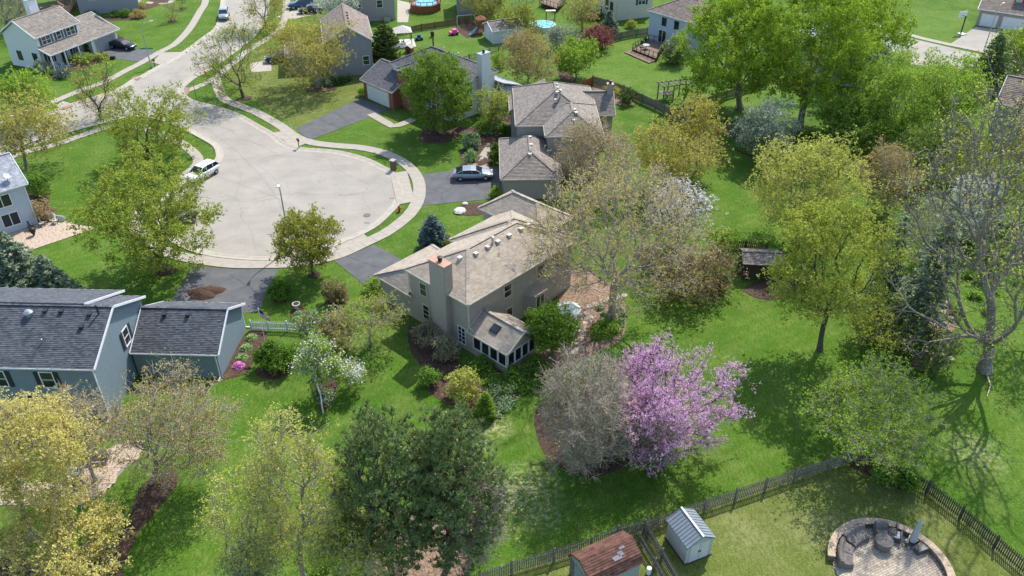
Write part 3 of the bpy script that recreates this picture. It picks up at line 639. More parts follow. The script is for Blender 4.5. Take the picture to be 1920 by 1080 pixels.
for (x, y, z0, z1) in [(-.08, .22, 0, 2.6), (-.06, 7.18, 0, 2.6), (-7.25, -5.0, 0, 5.2)]: B.spout(x, y, z0, z1, 'white', kick=(0, -.5) if y < 5 else (.5, .1))
B.garage_door('b', 7.1, -3.5, 4.8)
# --- C: pale house at the left edge
Cc = House('pale_brick_house', (-52.4, 79.47), 42.5, 'pale grey-blue house with light shingle roof and satellite dish at the left edge')
Cc.wall(-11, 0, 0, 7.4, 4.95, M['whitebrick'], gables=[('r', 2.0)], row=.12, faces='fr')
Cc.gable(-11.4, .35, -.35, 7.75, 5.0, 7.2, M['sh_grey'], trim='white')
for (u, z) in [(-2.6, 3.1), (-5.6, 3.1)]: Cc.win('f', 0, u, z, 1.7, 1.3, 2, 1, fm='white')
for (u, z) in [(-2.4, .8), (-6.4, .8)]: Cc.win('f', 0, u, z, 1.6, 1.4, 2, 1, fm='white', gm='shutter')
Cc.spout(-.1, -.08, 0, 4.9, 'white')
sd = empty('satellite_dish', (-52.4+cos(R(42.5))*-1.4, 79.47+sin(R(42.5))*-1.4, 0), R(42.5), 'grey satellite dish standing on the light shingle roof edge', 'satellite dish')
sd.location = (sd.location[0]-.3, sd.location[1]+.6, 5.42)
MB().tube([(0, 0, -.1), (0, 0, .45), (.1, -.1, .6)], .03).build('mast', M['darkmetal'], sd)
d_ = MB().lathe([(.04, 0), (.25, .03), (.42, .1), (.44, .11), (.25, .05), (.03, .02)], 14).build('dish', M['metal'], sd); d_.location = (.1, -.1, .62); d_.rotation_euler = (.5, .3, 0)
MB().tube([(.1, -.1, .6), (.5, -.35, .85)], .02).build('feed_arm', M['darkmetal'], sd)
# --- D: white house with porch, top left
D = House('porch_house', (-74.4, 128.2), 68, 'off-white two-storey house with shuttered windows, front porch and attached garage')
D.wall(0, 8.5, .0, 6.8, 5.15, M['offwhite'], gables=[('l', 2.2)], row=.2, faces='lf')
D.gable(-.35, 8.8, -.4, 7.2, 5.2, 7.5, M['sh_taupe'], row=.25, tab=.5, trim='white')
D.wall(8.6, 14.2, -1.8, 5.2, 2.65, M['offwhite'], gables=[('r', 2.2)], row=.2, faces='fr')
D.roof([[(-.2, -2.4, 2.7), (14.6, -2.4, 2.7), (14.6, 0, 3.6), (-.2, 0, 3.6)], [(8.8, 0, 3.6), (14.6, 0, 3.6), (14.6, 3.2, 5.0), (8.8, 3.2, 5.0)], [(8.8, 6.4, 3.6), (8.8, 3.2, 5.0), (14.6, 3.2, 5.0), (14.6, 6.4, 3.6)]], M['sh_taupe'], row=.25, tab=.5, trim='white', name='porch_roof', eaves=[((-.2, -2.4, 2.7), (14.6, -2.4, 2.7))], rakes=[((14.6, -2.4, 2.7), (14.6, 0, 3.6)), ((14.6, 0, 3.6), (14.6, 3.2, 5.0)), ((-.2, -2.4, 2.7), (-.2, 0, 3.6))])
for u, wd in ((1.9, 1.6), (4.4, .8), (6.8, 1.6)): D.win('f', 0, u, 3.75, wd, 1.15, 2 if wd > 1 else 1, 2, shut='blueshutter')
for u in (1.6, 6.6): D.win('f', 0, u, .8, 1.0, 1.5, 2, 1, shut='shutter')
dr = MB(); D.fbox(dr, 'f', 0, 3.8, 4.8, .15, 2.3, .04, .1); dr.build('front_door', M['shutter'], D.o)
for u in (1.2, 4.5): D.win('l', 0, u, 1.2, .8, 1.3, 1, 1, fm='shutter')
D.garage_door('f', -1.8, 11.5, 4.4, m='grey')
for u in (0, 2.7, 5.5, 8.3): MB().box(u-.09, u+.09, -2.3, -2.12, .1, 2.6).build('porch_post', M['white'], D.o)
MB().box(-.1, 8.5, -2.35, 0, 0, .15).build('porch_floor', M['concrete'], D.o)
D.chimney(6.2, 7.9, 6.9, 7.9, 8.4, M['white'], cap='metal', row=0)
for i, u in enumerate((1.0, 2.1)):
    ch = empty('rocking_chair', (-74.4+cos(R(68))*u+sin(R(68))*1.5, 128.2+sin(R(68))*u-cos(R(68))*1.5, .15), R(68), ['white rocking chair at the near end of the porch', 'white rocking chair second along the porch, nearer the front door'][i], 'rocking chair', 'rocking chairs on the white porch')
    MB().box(-.25, .25, -.25, .25, .4, .45).build('seat', M['white'], ch); MB().bar((-.0, .25, .45), (0, .4, 1.1), .5, .05, (1, 0, 0)).build('backrest', M['white'], ch)
    for k in (-.22, .22):
        MB().tube([(k, -.4, .08), (k, 0, .02), (k, .45, .1)], .03, 5).build('rocker', M['white'], ch); MB().bar((k, -.2, .05), (k, -.2, .65), .04).bar((k, .2, .05), (k, .2, .65), .04).bar((k, -.25, .65), (k, .25, .65), .05).build('arm', M['white'], ch)
# --- E: grey house behind it
E_ = House('far_grey_house', (-81.5, 158), 18.5, 'grey sided house far at the top left with two white-framed windows')
E_.wall(0, 10.5, 0, 9, 5.6, M['grey'], gables=[('f', 2.4)], row=.25, faces='fr'); E_.gable(-.3, 10.8, -.35, 9.3, 5.65, 8.1, M['sh_brown'], axis='y', row=.3, tab=.6, trim='white')
for u in (2.6, 6.6): E_.win('f', 0, u, 2.5, .9, 1.4, 1, 2)
for u in (1.2, 4.2, 7): E_.win('r', 10.5, u, 1.4, 1.1, 2.4, 2, 2)
# --- F: grey gable with brown roof
Fh = House('grey_gable_house', (-28.5, 125.1), 12.5, 'tall grey gable-ended house with brown shingle roof behind the golden tree')
Fh.wall(0, 6.95, 0, 12, 5.3, M['grey'], gables=[('f', 2.2)], row=.2, faces='fr'); Fh.gable(-.35, 7.3, -.4, 12.4, 5.35, 7.75, M['sh_brown'], axis='y', row=.25, tab=.5, trim='white')
Fh.win('f', 0, 5.9, 1.6, .9, 1.3, 1, 2)
Fh.wall(-6, -.1, 3, 10, 2.7, M['grey'], row=.2, faces='fl'); Fh.hip(-6.4, 0.2, 2.6, 10.4, 2.75, .45, M['sh_brown'], axis='y', row=.3, tab=.6, trim='white', name='garage_roof'); Fh.garage_door('l', -6, 6.5, 4.6, m='offwhite')
for i in range(5): Fh.vent(3.9, 1.5+i*1.5, 7.5, 'darkmetal', .13)
Fh.pipe(5.6, 7, 6.3, .3, .08, 'white')
# --- G2: grey house behind F
G2 = House('far_taupe_house', (-30.4, 153.4), 11, 'plain grey-taupe two-storey house cut by the top edge beyond the brown roof')
G2.wall(0, 8.9, 0, 9, 5.6, M['taupe'], row=.25, faces='fr'); G2.hip(-.4, 9.3, -.4, 9.4, 5.65, .5, M['sh_brown'], row=.3, tab=.6, trim='white'); G2.win('f', 0, 6.2, 2.4, 1.0, 1.3); G2.win('f', 0, 2.4, 2.2, .8, .9)
MB().box(6.7, 7.9, -1.3, -.5, 0, .9).build('air_conditioner', M['metal'], G2.o)
# --- G: brick garage house
Gg = House('brick_garage_house', (-16.88, 111.81), 135, 'white-sided house with dark roof, brick garage front and tall pale chimney')
Gg.wall(.1, 7.0, -8.0, -.1, 2.65, M['brick'], gables=[('l', 1.95)], row=.09, faces='bl')
Gg.gable(-.25, 7.35, -8.1, .25, 2.7, 4.75, M['sh_dark'], row=.2, tab=.45, trim='cream')
Gg.garage_door('b', -.1, 3.6, 4.9, m='offwhite')
Gg.wall(-9.3, 3.4, -11.1, -3.0, 5.25, M['offwhite'], row=.2, faces='bl')
Gg.hip(-9.7, 3.8, -11.5, -2.6, 5.3, .55, M['sh_dark'], row=.2, tab=.45, trim='cream')
Gg.wall(-2.4, .8, -3.0, -1.6, 5.0, M['brick'], row=.09, faces='blr')
Gg.hip(-2.8, 1.3, -6.5, -1.9, 5.33, .5, M['sh_dark'], axis='y', row=.2, tab=.45, trim='cream', name='entry_roof')
Gg.chimney(-10.3, -9.4, -9.4, -7.7, 8.6, M['offwhite'], cap='metal', row=.2)
Gg.wall(-10.6, -6.0, -14.6, -11.1, 2.6, M['offwhite'], row=.2, faces='bl'); Gg.roof([[(-11, -11.12, 4.0), (-11, -15, 2.65), (-5.6, -15, 2.65), (-5.6, -11.12, 4.0)], [(-11, -11.0, 2.65), (-11, -15, 2.65), (-9.5, -11.12, 4.0)]], M['sh_grey'], row=.25, tab=.5, name='sunroom_roof', trim='white')
for v in (-4.6, -6.2): Gg.win('l', -9.3, v, 1.0, .9, 1.5); Gg.win('l', -9.3, v, 3.6, .9, 1.2)
for u in (-8, -5.5, -3.5): Gg.win('b', -3.0, u, .9, 1.0, 1.5, shut='blueshutter'); Gg.win('b', -3.0, u, 3.5, 1.0, 1.3, shut='blueshutter')
Gg.pipe(-5, -8.2, 7.1, .4, .08, 'vent'); Gg.pipe(-2, -8.2, 7.2, .4, .08, 'vent')
# --- H: taupe roof house
H = House('taupe_roof_house', (-1.33, 84.88), 1.5, 'taupe house with many joined hipped roofs and pale roof vents beside the silver car')
H.wall(.35, 6.8, .35, 9.3, 2.6, M['taupe'], row=.18, faces='fl'); H.hip(0, 7.1, 0, 11.2, 2.7, .53, M['sh_taupe'], axis='y', row=.2, tab=.45, name='garage_roof')
H.garage_door('l', .35, 4.3, 4.8, m='cream')
H.wall(2.35, 12.0, 9.4, 18.4, 5.2, M['taupe'], row=.18, faces='fl'); H.hip(2.0, 12.4, 9.1, 22, 5.3, .5, M['sh_taupe'], axis='y', row=.2, tab=.45)
H.wall(5.75, 12.0, 6.1, 12, 5.2, M['taupe'], row=.18, faces='fl'); H.hip(5.4, 12.43, 5.8, 15.4, 5.33, .5, M['sh_taupe'], axis='y', row=.2, tab=.45, name='front_roof')
H.wall(7, 14.8, 15.8, 21, 3.8, M['taupe'], gables=[('r', 1.9)], row=.18, faces='fr'); H.gable(6.5, 15.1, 15.4, 21.4, 3.9, 6.0, M['sh_taupe'], row=.2, tab=.45, name='rear_wing_roof')
H.wall(1.7, 6, 15.6, 20.6, 4.6, M['taupe'], row=.18, faces='fl'); H.roof([[(1.4, 15.2, 4.7), (1.4, 20.6, 4.7), (6.2, 20.6, 7.0), (6.2, 15.2, 7.0)]], M['sh_taupe'], row=.2, tab=.45, name='side_roof', eaves=[((1.4, 15.2, 4.7), (1.4, 20.6, 4.7))])
H.chimney(14.2, 15.0, 17.9, 18.7, 7.0, M['taupe'], cap='copper', row=0)
H.win('f', 6.1, 9.3, 3.6, 1.4, 1.2, 2, 1, fm='tantrim')
for (x, y, z) in [(3.5, 3.0, 4.3), (3.7, 5.2, 4.5), (3.7, 7.4, 4.5), (7.3, 13.6, 7.7), (7.4, 15, 7.75), (7.4, 16.2, 7.75), (7.1, 12.3, 7.2), (9.2, 9.9, 6.9), (9.3, 8.9, 6.9), (8.9, 7.9, 6.35), (9.9, 16.9, 4.9), (12.4, 16.9, 4.9), (10.7, 7.6, 6.1)]: H.vent(x, y, z, 'vent', .15)
H.pipe(7.6, 12.9, 7.5, .8, .12); H.pipe(9.6, 18, 6.0, .5, .08)
# --- I, J, K, N, M: far houses
I = House('white_back_house', (23.69, 143.67), -49.5, 'bright white house with brown roof, wooden deck and small dark windows at the top')
I.wall(0, 11, 0, 8.5, 5.0, M['paleblue'], row=.25, faces='fl'); I.hip(-.4, 11.4, -.4, 8.9, 5.05, .5, M['sh_brown'], row=.3, tab=.6, trim='white')
for u in (3.3, 6.0): I.win('f', 0, u, 3.2, .8, 1.2, fm='shutter')
I.win('f', 0, 3.2, .3, 1.6, 2.0, 2, 1)
J = House('cream_back_house', (19.24, 154.46), 20, 'cream sided house at the top edge with one dark-shuttered window')
J.wall(0, 7.4, 0, 8, 5.6, M['cream'], row=.25, faces='fl'); J.hip(-.4, 7.8, -.4, 8.4, 5.65, .5, M['sh_brown'], row=.3, tab=.6, trim='white'); J.win('f', 0, 5.1, 2.5, 1.4, 1.4, 2, 2, shut='shutter')
for v in (2, 4): J.win('l', 0, v, 1.2, 1.0, 1.6, fm='shutter')
K = House('three_door_garage_house', (84.71, 151.75), -33, 'grey house with brown roof and white garage doors at the top right corner')
K.wall(0, 12, 0, 9, 2.95, M['taupe'], row=.25, faces='fl'); K.gable(-.4, 12.4, -.5, 9.4, 3.0, 5.2, M['sh_brown'], row=.3, tab=.6, trim='white'); K.garage_door('f', 0, 1.9, 2.6); K.garage_door('f', 0, 6.6, 5)
K.wall(5, 12, 2.5, 8, 5.4, M['cream'], row=.25, faces='fl'); K.gable(4.6, 12.4, 2.1, 8.4, 5.45, 7.2, M['sh_brown'], row=.3, tab=.6, trim='white', name='upper_roof'); K.win('f', 2.5, 7, 3.9, 1, 1.1, shut='flagred')
N = House('right_edge_house', (63.3, 102.2), -35, 'house with brown shingle roof half hidden by bare branches at the right edge')
N.wall(0, 10, 0, 8, 4.9, M['grey'], row=.25, faces='fl'); N.gable(-.35, 10.4, -.35, 8.4, 5.0, 7.4, M['sh_brown'], row=.3, tab=.6, trim='white')
Mh = House('house_behind_maples', (43.5, 124), -20, 'pale blue-grey house showing only in gaps between the big maples')
Mh.wall(0, 13, 0, 9, 5.2, M['paleblue'], row=.25, faces='fl'); Mh.hip(-.4, 13.4, -.4, 9.4, 5.25, .5, M['sh_grey'], row=.3, tab=.6, trim='white')
for u in (2, 5, 8, 11): Mh.win('f', 0, u, 3.2, 1, 1.3); Mh.win('f', 0, u, .8, 1, 1.3)
U2 = House('brick_corner_house', (-9.6, 153), 5, 'house corner with brown brick wall cut by the top edge beside the lawn'); U2.wall(0, 7, 0, 7, 5.2, M['grey'], row=.25, faces='fl'); U2.hip(-.3, 7.3, -.3, 7.3, 5.25, .5, M['sh_brown'], row=.3, tab=.6, trim='white')
U2.o.location = (*G(858, 28), 0)
# --- sheds
L = House('white_shed', G(908.5, 69), -68, 'small white gabled garden shed with taupe roof by the swing set', 'shed')
L.wall(0, 4.3, 0, 5.2, 2.2, M['offwhite'], gables=[('f', .95)], row=.2, faces='fr'); L.gable(-.3, 4.6, -.3, 5.5, 2.25, 3.3, M['sh_taupe'], axis='y', row=.25, tab=.5, trim='white')
d_ = MB(); L.fbox(d_, 'f', 0, 1.2, 2.9, .05, 1.9, .04, .08); d_.build('door', M['white'], L.o); L.pipe(2.6, 2.5, 3.1, .3, .08, 'darkmetal')
O = House('dark_shed', (22.9, 68.4), -5, 'dark weathered shed with grey roof among the trees', 'shed')
O.wall(0, 3.6, 0, 2.6, 1.9, M['darkwood'], gables=[('l', .5), ('r', .5)], row=.15, faces='fr'); O.gable(-.2, 3.8, -.2, 2.8, 1.95, 2.55, M['sh_taupe'], row=.2, tab=.4, trim='darkmetal')
# metal shed
ang = math.degrees(math.atan2(35.45-34.69, 13.27-11.41)); Q = House('metal_shed', (11.41, 34.69), ang+1, 'small pale resin shed with ribbed grey metal roof and white ridge on the lawn', 'shed')
w_, dd = 2.0, 2.3
Q.wall(0, w_, 0, dd, 1.8, M['shedgrey'], gables=[('f', .62)], row=0)
rb = MB()
for i in range(11): x = .1+i*.22; rb.box(-.014, 0, x-.02, x+.02, .05, 1.78)
for i in range(6): x = .05+i*.03; 
rb.build('rib', M['shedgrey'], Q.o)
zr = 2.47
for sgn in (-1, 1):
    r_ = MB(); xe = -.12 if sgn < 0 else w_+.12
    r_.poly([(xe, -.15, 1.78), (w_/2, -.15, zr), (w_/2, dd+.15, zr), (xe, dd+.15, 1.78)][::-sgn]); r_.poly([(xe, -.15, 1.72), (w_/2, -.15, zr-.06), (w_/2, dd+.15, zr-.06), (xe, dd+.15, 1.72)][::sgn])
    for i in range(11): y = -.13+i*.256; r_.bar((xe, y, 1.8), (w_/2, y, zr+.02), .035, .04)
    r_.build('roof_panel', M['shedroof'], Q.o)
MB().bar((w_/2, -.18, zr+.03), (w_/2, dd+.18, zr+.03), .12, .06).build('ridge_cap', M['white'], Q.o)
for k in (0, 1):
    d_ = MB().box(.26+k*.75, .98+k*.75, -.035, 0, .06, 1.72)
    for z in (.15, .7, 1.25): d_.box(.36+k*.75, .88+k*.75, -.05, -.035, z, z+.42)
    d_ = d_.build('door', M['sheddoor'], Q.o); MB().box(.9+k*.12, .96+k*.12, -.09, -.05, .85, .98).build('handle', M['darkmetal'], d_)
MB().box(-.1, w_+.1, -.1, dd+.1, 0, .05).build('base', M['darkwood'], Q.o)
# gambrel shed
Pq = House('gambrel_shed', (4.25, 33.0), 27.6, 'gambrel-roofed shed with red-brown shingles and a patched grey strip, cut by the bottom edge', 'shed')
wd = 1.3; pr = [(-1.35, 1.75), (-1.0, 2.35), (0, 2.85), (1.0, 2.35), (1.35, 1.75)]
mb = MB(); y0 = -2.45+1.0
PY = lambda a: a-0.15
mb.poly([(0, PY(-1.25), 0), (0, PY(-1.25), 1.75), (0, PY(-1.0), 2.3), (0, PY(0), 2.8), (0, PY(1.0), 2.3), (0, PY(1.25), 1.75), (0, PY(1.25), 0)]).poly([(3.7, PY(1.25), 0), (3.7, PY(1.25), 1.75), (3.7, PY(1.0), 2.3), (3.7, PY(0), 2.8), (3.7, PY(-1.0), 2.3), (3.7, PY(-1.25), 1.75), (3.7, PY(-1.25), 0)])
mb.box(0, 3.7, PY(-1.25), PY(1.25), 0, 1.75).build('wall', M['greygreen'], Pq.o)
fs = []
for (a, b) in zip(pr, pr[1:]): fs.append([(-.12, PY(a[0]), a[1]), (3.85, PY(a[0]), a[1]), (3.85, PY(b[0]), b[1]), (-.12, PY(b[0]), b[1])])
rr = Pq.roof(fs, M['sh_red'], row=.17, tab=.36, name='roof')
pt = MB()
n_ = np.array((0, -.447, .894))
for (x, t, l_) in [(1.9, .35, .5), (1.95, .22, .6), (2.35, .5, .35), (2.6, .68, .4), (2.45, .36, .3)]:
    y = PY(-1.0*(1-t)); z = 2.35+.5*t; pt.bar((x, y, z+.05), (x+l_, y, z+.05), .15, .02, (0, -.447, .894))
pt.build('shingle_patch', mat('patch_shingle', (.2, .2, .22), .8, .1, 3), Pq.o, kind='stuff')
for k in (0, 1):
    d_ = MB().box(-.04, 0, PY(-.62+k*.63), PY(-.02+k*.63), .1, 1.75); d_.bar((-.05, PY(-.58+k*.63), .2), (-.05, PY(-.06+k*.63), 1.0), .06, .03).bar((-.05, PY(-.58+k*.63), 1.0), (-.05, PY(-.06+k*.63), 1.7), .06, .03); d_.build('door', M['greygreen'], Pq.o)
MB().lathe([(.16, 0), (.18, .4), (.17, .55), (.05, .6)], 10, tuple(G(1216, 1075))).build('white_bucket', M['white'], label='white plastic bucket on the ground beside the red-roofed shed', cat='bucket')
#PART2
# ================================================================== TREES
def frusta(P, Q, rp, rq, n=4):
    """tubes between P and Q (k,3): arrays of vertices and quads"""
    d = Q-P; L = np.linalg.norm(d, axis=1, keepdims=True)+1e-9; d = d/L
    ref = np.where(np.abs(d[:, 2:3]) < .9, np.array([[0, 0, 1.]]), np.array([[1., 0, 0]])); x = np.cross(d, ref); x /= np.linalg.norm(x, axis=1, keepdims=True); y = np.cross(d, x)
    a = 2*pi*np.arange(n)/n; ring = x[:, None, :]*np.cos(a)[None, :, None]+y[:, None, :]*np.sin(a)[None, :, None]
    V = np.concatenate([P[:, None, :]+ring*rp[:, None, None], Q[:, None, :]+ring*rq[:, None, None]], 1)   # k,2n,3
    k = len(P); b = np.arange(k)[:, None]*2*n; i = np.arange(n); j = (i+1) % n
    q = np.stack([np.broadcast_to(i, (k, n)), np.broadcast_to(j, (k, n)), np.broadcast_to(n+j, (k, n)), np.broadcast_to(n+i, (k, n))], 2)+b[:, :, None]
    return V.reshape(-1, 3), q.reshape(-1)
def leaf_quads(rg, C, size, elong=1.0, up=.35, dirs=None):
    """one small bent-free leaf card per centre, random facing"""
    k = len(C); n = rg.normal(size=(k, 3)); n[:, 2] += up*2; n /= np.linalg.norm(n, axis=1, keepdims=True)
    r = dirs if dirs is not None else rg.normal(size=(k, 3)); u = np.cross(n, r); u /= np.linalg.norm(u, axis=1, keepdims=True)+1e-9; v = np.cross(n, u)
    s = size*rg.uniform(.6, 1.35, (k, 1)); a = u*s*.5; b = v*s*.5*elong
    if dirs is not None: a, b = u*s*.5/elong, v*s*.5*elong
    V = np.stack([C-b, C+a*.9, C+b, C-a*.9], 1)
    return V.reshape(-1, 3), np.arange(4*k)
def lobes(rg, n=7):
    D = rg.normal(size=(n, 3)); D /= np.linalg.norm(D, axis=1, keepdims=True); W = rg.uniform(-1, 1, n)
    return lambda d: sum(W[i]*np.exp(-4*(1-d@D[i])) for i in range(n))
def skeleton(rg, base, fork, attract, step=.55, k=.35, droop=0.0, leader=True):
    nodes = [np.array(base, float)]; par = [-1]; plen = [0.]
    n0 = max(2, int(np.linalg.norm(np.array(fork)-base)/step)); bend = rg.normal(0, .05, 2)
    for i in range(1, n0+1):
        t = i/n0; p = np.array(base)*(1-t)+np.array(fork)*t; p[:2] += bend*sin(pi*t)*2; nodes.append(p); par.append(i-1); plen.append(0.)
    cap = 60000; N = np.zeros((cap, 3)); PL = np.zeros(cap); n = len(nodes); N[:n] = nodes; par = list(par)
    f0 = n-1; OK = np.ones(cap, bool); OK[:max(1, int(n0*.8))] = False
    order = np.argsort(np.linalg.norm(attract-N[f0], axis=1)); 
    for ai in order:
        p = attract[ai]; d = np.linalg.norm(N[:n]-p, axis=1)
        cost = d+k*PL[:n]+np.where(OK[:n], 0, 1e3)+.25*np.maximum(0, N[:n, 2]-p[2])
        j = int(np.argmin(cost)); dist = d[j]; m = max(1, int(math.ceil(dist/step))); a = N[j].copy(); pa = par[j]
        dirp = (a-N[pa]) if pa >= 0 else np.array((0, 0, 1.)); dirp = dirp/(np.linalg.norm(dirp)+1e-9); 
        c = a+dirp*dist*.35+np.array((0, 0, dist*.12)); prev = j
        for i in range(1, m+1):
            t = i/m; q = a*(1-t)**2+c*2*t*(1-t)+p*t*t
            if i < m: q = q+rg.normal(0, .05*min(step, 1), 3)
            N[n] = q; par.append(prev); PL[n] = PL[prev]+np.linalg.norm(q-N[prev]); prev = n; n += 1
        if n > cap-200: break
    return N[:n], np.array(par), f0
def radii(par, n, r_tip, r_trunk, e=2.25):
    ch = np.zeros(n); 
    hasc = np.zeros(n, bool); hasc[par[par >= 0]] = True; ch[~hasc] = r_tip**e
    for i in range(n-1, 0, -1): ch[par[i]] += ch[i]
    r = ch**(1/e); tips = ~hasc
    g = math.log(r_trunk/r_tip)/max(1e-6, math.log(r[0]/r_tip)); r = r_tip*(r/r_tip)**g
    return r, tips
NT = [0, 0, 0]
def crown_pts(rg, n, c, rad, shell=.45, irr=.22, low=0.35, top=1.0, cone=0, clump_f=.7):
    out = []; lb = lobes(rg); m = 0; nc = int(np.clip(n/11, 10, 75)); cc_ = rg.normal(size=(nc, 3)); cc_ /= np.linalg.norm(cc_, axis=1, keepdims=True); cc_ *= rg.uniform(.62, .98, (nc, 1)); cs = rg.uniform(.07, .16, nc)
    while m < n:
        d = rg.normal(size=(n*2, 3)); d /= np.linalg.norm(d, axis=1, keepdims=True); r = rg.uniform(0, 1, n*2)**shell
        w_ = rg.integers(0, nc, n*2); pc = cc_[w_]+rg.normal(size=(n*2, 3))*cs[w_][:, None]; cl = rg.random(n*2) < clump_f; rc = np.linalg.norm(pc, axis=1); d = np.where(cl[:, None], pc/rc[:, None], d); r = np.where(cl, np.minimum(rc, 1.06), r)
        s = r*(1+irr*lb(d)+rg.normal(0, .05, n*2)); p = d*s[:, None]
        if cone: sc_ = np.clip(1-cone*np.maximum(0, p[:, 2]), .1, 1.2); p[:, :2] *= sc_[:, None]
        p = p[p[:, 2] > -low-.5*np.abs(rg.normal(0, .12, len(p)))] if low < 1 else p
        out.append(p); m += len(p)
    p = np.concatenate(out)[:n]; return p*np.array(rad)+np.array(c)
def tree(name, label, cat, base, box, bark, leaf, tips=260, leaves=9000, lsize=.2, tr=.2, fork=.3, shell=.45, irr=.25, low=.75, sig=.4, twigs=0, tsize=.5, elong=1, group=None,
         seed=None, rtip=.014, k=.6, step=.6, lbias=.0, cone=0, up=.35, blossom=None, bl_n=0, bl_size=.12, ryx=1.0, upward=0, hmax=None, zoff=0, tnode=.05, tuft=5, clump=.7, forkz=None):
    """base: pixel of the trunk foot; box: pixel frame of the crown"""
    t_ = time.time(); seed = seed if seed is not None else int(base[0]*7+base[1]*13); rg = np.random.default_rng(abs(seed)+5)
    bw = np.array([*G(*base), 0.]); x0, y0, x1, y1 = box; cx_, cy_ = (x0+x1)/2, (y0+y1)/2
    X, Z = atY(cx_, cy_, bw[1]+zoff)
    Zc = (bw[1]+zoff)*C_-(Z-HC)*S_; s = Zc/F; rx = (x1-x0)/2*s; a = math.atan2(HC-Z, bw[1])
    ry = rx*ryx; hh = ((y1-y0)/2*s)**2-(ry*sin(a))**2; H = math.sqrt(hh)/cos(a) if hh > 0 else .45*rx; H = max(H, .45*rx)
    if Z-H*.95 < .15: Z = max(Z, H*.55+.2); 
    c = np.array([X, bw[1]+zoff, Z])-bw
    zb = max(.25, c[2]-H); fk = np.array([c[0]*.25, c[1]*.25, max(.2, c[2]-H+2*H*fork*.5) if fork > 0 else .15])
    if fork > 0: fk[2] = max(fk[2], min(1.2, c[2]*.4))
    if forkz: fk = np.array([c[0]*.05, c[1]*.05, forkz])
    A = crown_pts(rg, tips, c, (rx*.93, ry*.93, H*.95), shell, irr, low, cone=cone, clump_f=clump); A = A[A[:, 2] > .3] if len(A[A[:, 2] > .3]) > 10 else A+np.array((0, 0, .5))
    N, par, f0 = skeleton(rg, np.array((0, 0, -.05)), fk, A, step, k); n = len(N); r, tipm = radii(par, n, rtip, tr)
    # root flare
    r[0] *= 1.5; r[1] *= 1.12
    i = np.arange(1, n); big = r[par[i]] > .05
    VV = []; II = []; off = 0
    for msk, nn in ((big, 7), (~big, 3)):
        ii = i[msk]
        if len(ii) == 0: continue
        rq = r[ii]; rp = np.minimum(r[par[ii]], rq*1.6); v, q = frusta(N[par[ii]], N[ii], rp, rq, nn); VV.append(v); II.append(q+off); off += len(v)
    fine = np.where((r < tnode) & (N[:, 2] > fk[2]*.5))[0]; tipi = np.where(tipm)[0]
    TP = N[tipi]
    if twigs:
        src = fine[rg.integers(0, len(fine), twigs)] if len(fine) else tipi; P0 = N[src]; d = P0-N[par[src]]; d /= np.linalg.norm(d, axis=1, keepdims=True)+1e-9
        d = d+rg.normal(0, .75, (len(src), 3))+np.array((0, 0, upward)); d /= np.linalg.norm(d, axis=1, keepdims=True); L = tsize*rg.uniform(.4, 1.3, (len(src), 1)); P1 = P0+d*L*.55; P2 = P1+(d+rg.normal(0, .35, d.shape))*L*.5
        for (p, q, a_, b_) in ((P0, P1, rtip*1.1, rtip*.8), (P1, P2, rtip*.8, rtip*.5)):
            v, qd = frusta(p, q, np.full(len(p), a_), np.full(len(p), b_), 3); VV.append(v); II.append(qd+off); off += len(v)
        TP = np.concatenate([TP, P1, P2, P2])
    root = empty(name, tuple(bw), 0, label, cat, group)
    me = fast_mesh(name+'_trunk', np.concatenate(VV), 4, np.concatenate(II), M[bark] if isinstance(bark, str) else bark); link('trunk', me, root)
    if leaves:
        if not twigs: TP = np.concatenate([N[tipi], N[fine][rg.random(len(fine)) < .5]]) if len(fine) else N[tipi]
        g_ = max(1, leaves//tuft); w_ = rg.integers(0, len(TP), g_); Cc_ = TP[w_]+rg.normal(0, 1, (g_, 3))*sig*np.array((1, 1, .75)); Cc_ = np.repeat(Cc_, tuft, 0)+rg.normal(0, lsize*.55, (g_*tuft, 3)); leaves = len(Cc_); Cc_[:, 2] = np.maximum(Cc_[:, 2], .06)
        v, q = leaf_quads(rg, Cc_, lsize, elong, up); me = fast_mesh(name+'_crown', v, 4, q, leaf)
        link('crown', me, root); NT[0] += leaves*2
    if blossom is not None:
        w_ = rg.integers(0, len(TP), bl_n); Cc_ = TP[w_]+rg.normal(0, 1, (bl_n, 3))*sig*.8+np.array((0, 0, sig*.3)); v, q = leaf_quads(rg, Cc_, bl_size, 1, .5)
        link('blossom', fast_mesh(name+'_blossom', v, 4, q, blossom), root); NT[0] += bl_n*2
    NT[1] += sum(len(x) for x in II)//2; NT[2] += time.time()-t_
    return root
# leaf colours
lf = {}
def LC(n, a, b, t=.4):
    g = 1.35 if n not in ('white', 'pine', 'spruce', 'blue', 'arbor') else 1.25
    a = tuple(min(.88, q*g) for q in a); b = tuple(min(.88, q*g) for q in b); lf[n] = leafmat('leaf_'+n, a, b, t); return lf[n]
LC('maple', (.13, .18, .025), (.34, .38, .065)); LC('maple_olive', (.12, .15, .022), (.34, .33, .06)); LC('lime', (.11, .19, .02), (.32, .42, .045)); LC('lime2', (.12, .22, .03), (.32, .42, .06))
LC('green', (.07, .13, .018), (.22, .31, .05)); LC('gold', (.22, .205, .04), (.46, .42, .10)); LC('golden', (.33, .29, .075), (.60, .54, .19)); LC('orange', (.20, .155, .055), (.40, .33, .13))
LC('budbrown', (.24, .185, .09), (.42, .34, .18)); LC('budgold', (.30, .25, .085), (.54, .45, .17)); LC('rust', (.27, .19, .075), (.44, .33, .13)); LC('darkred', (.15, .055, .05), (.28, .12, .1))
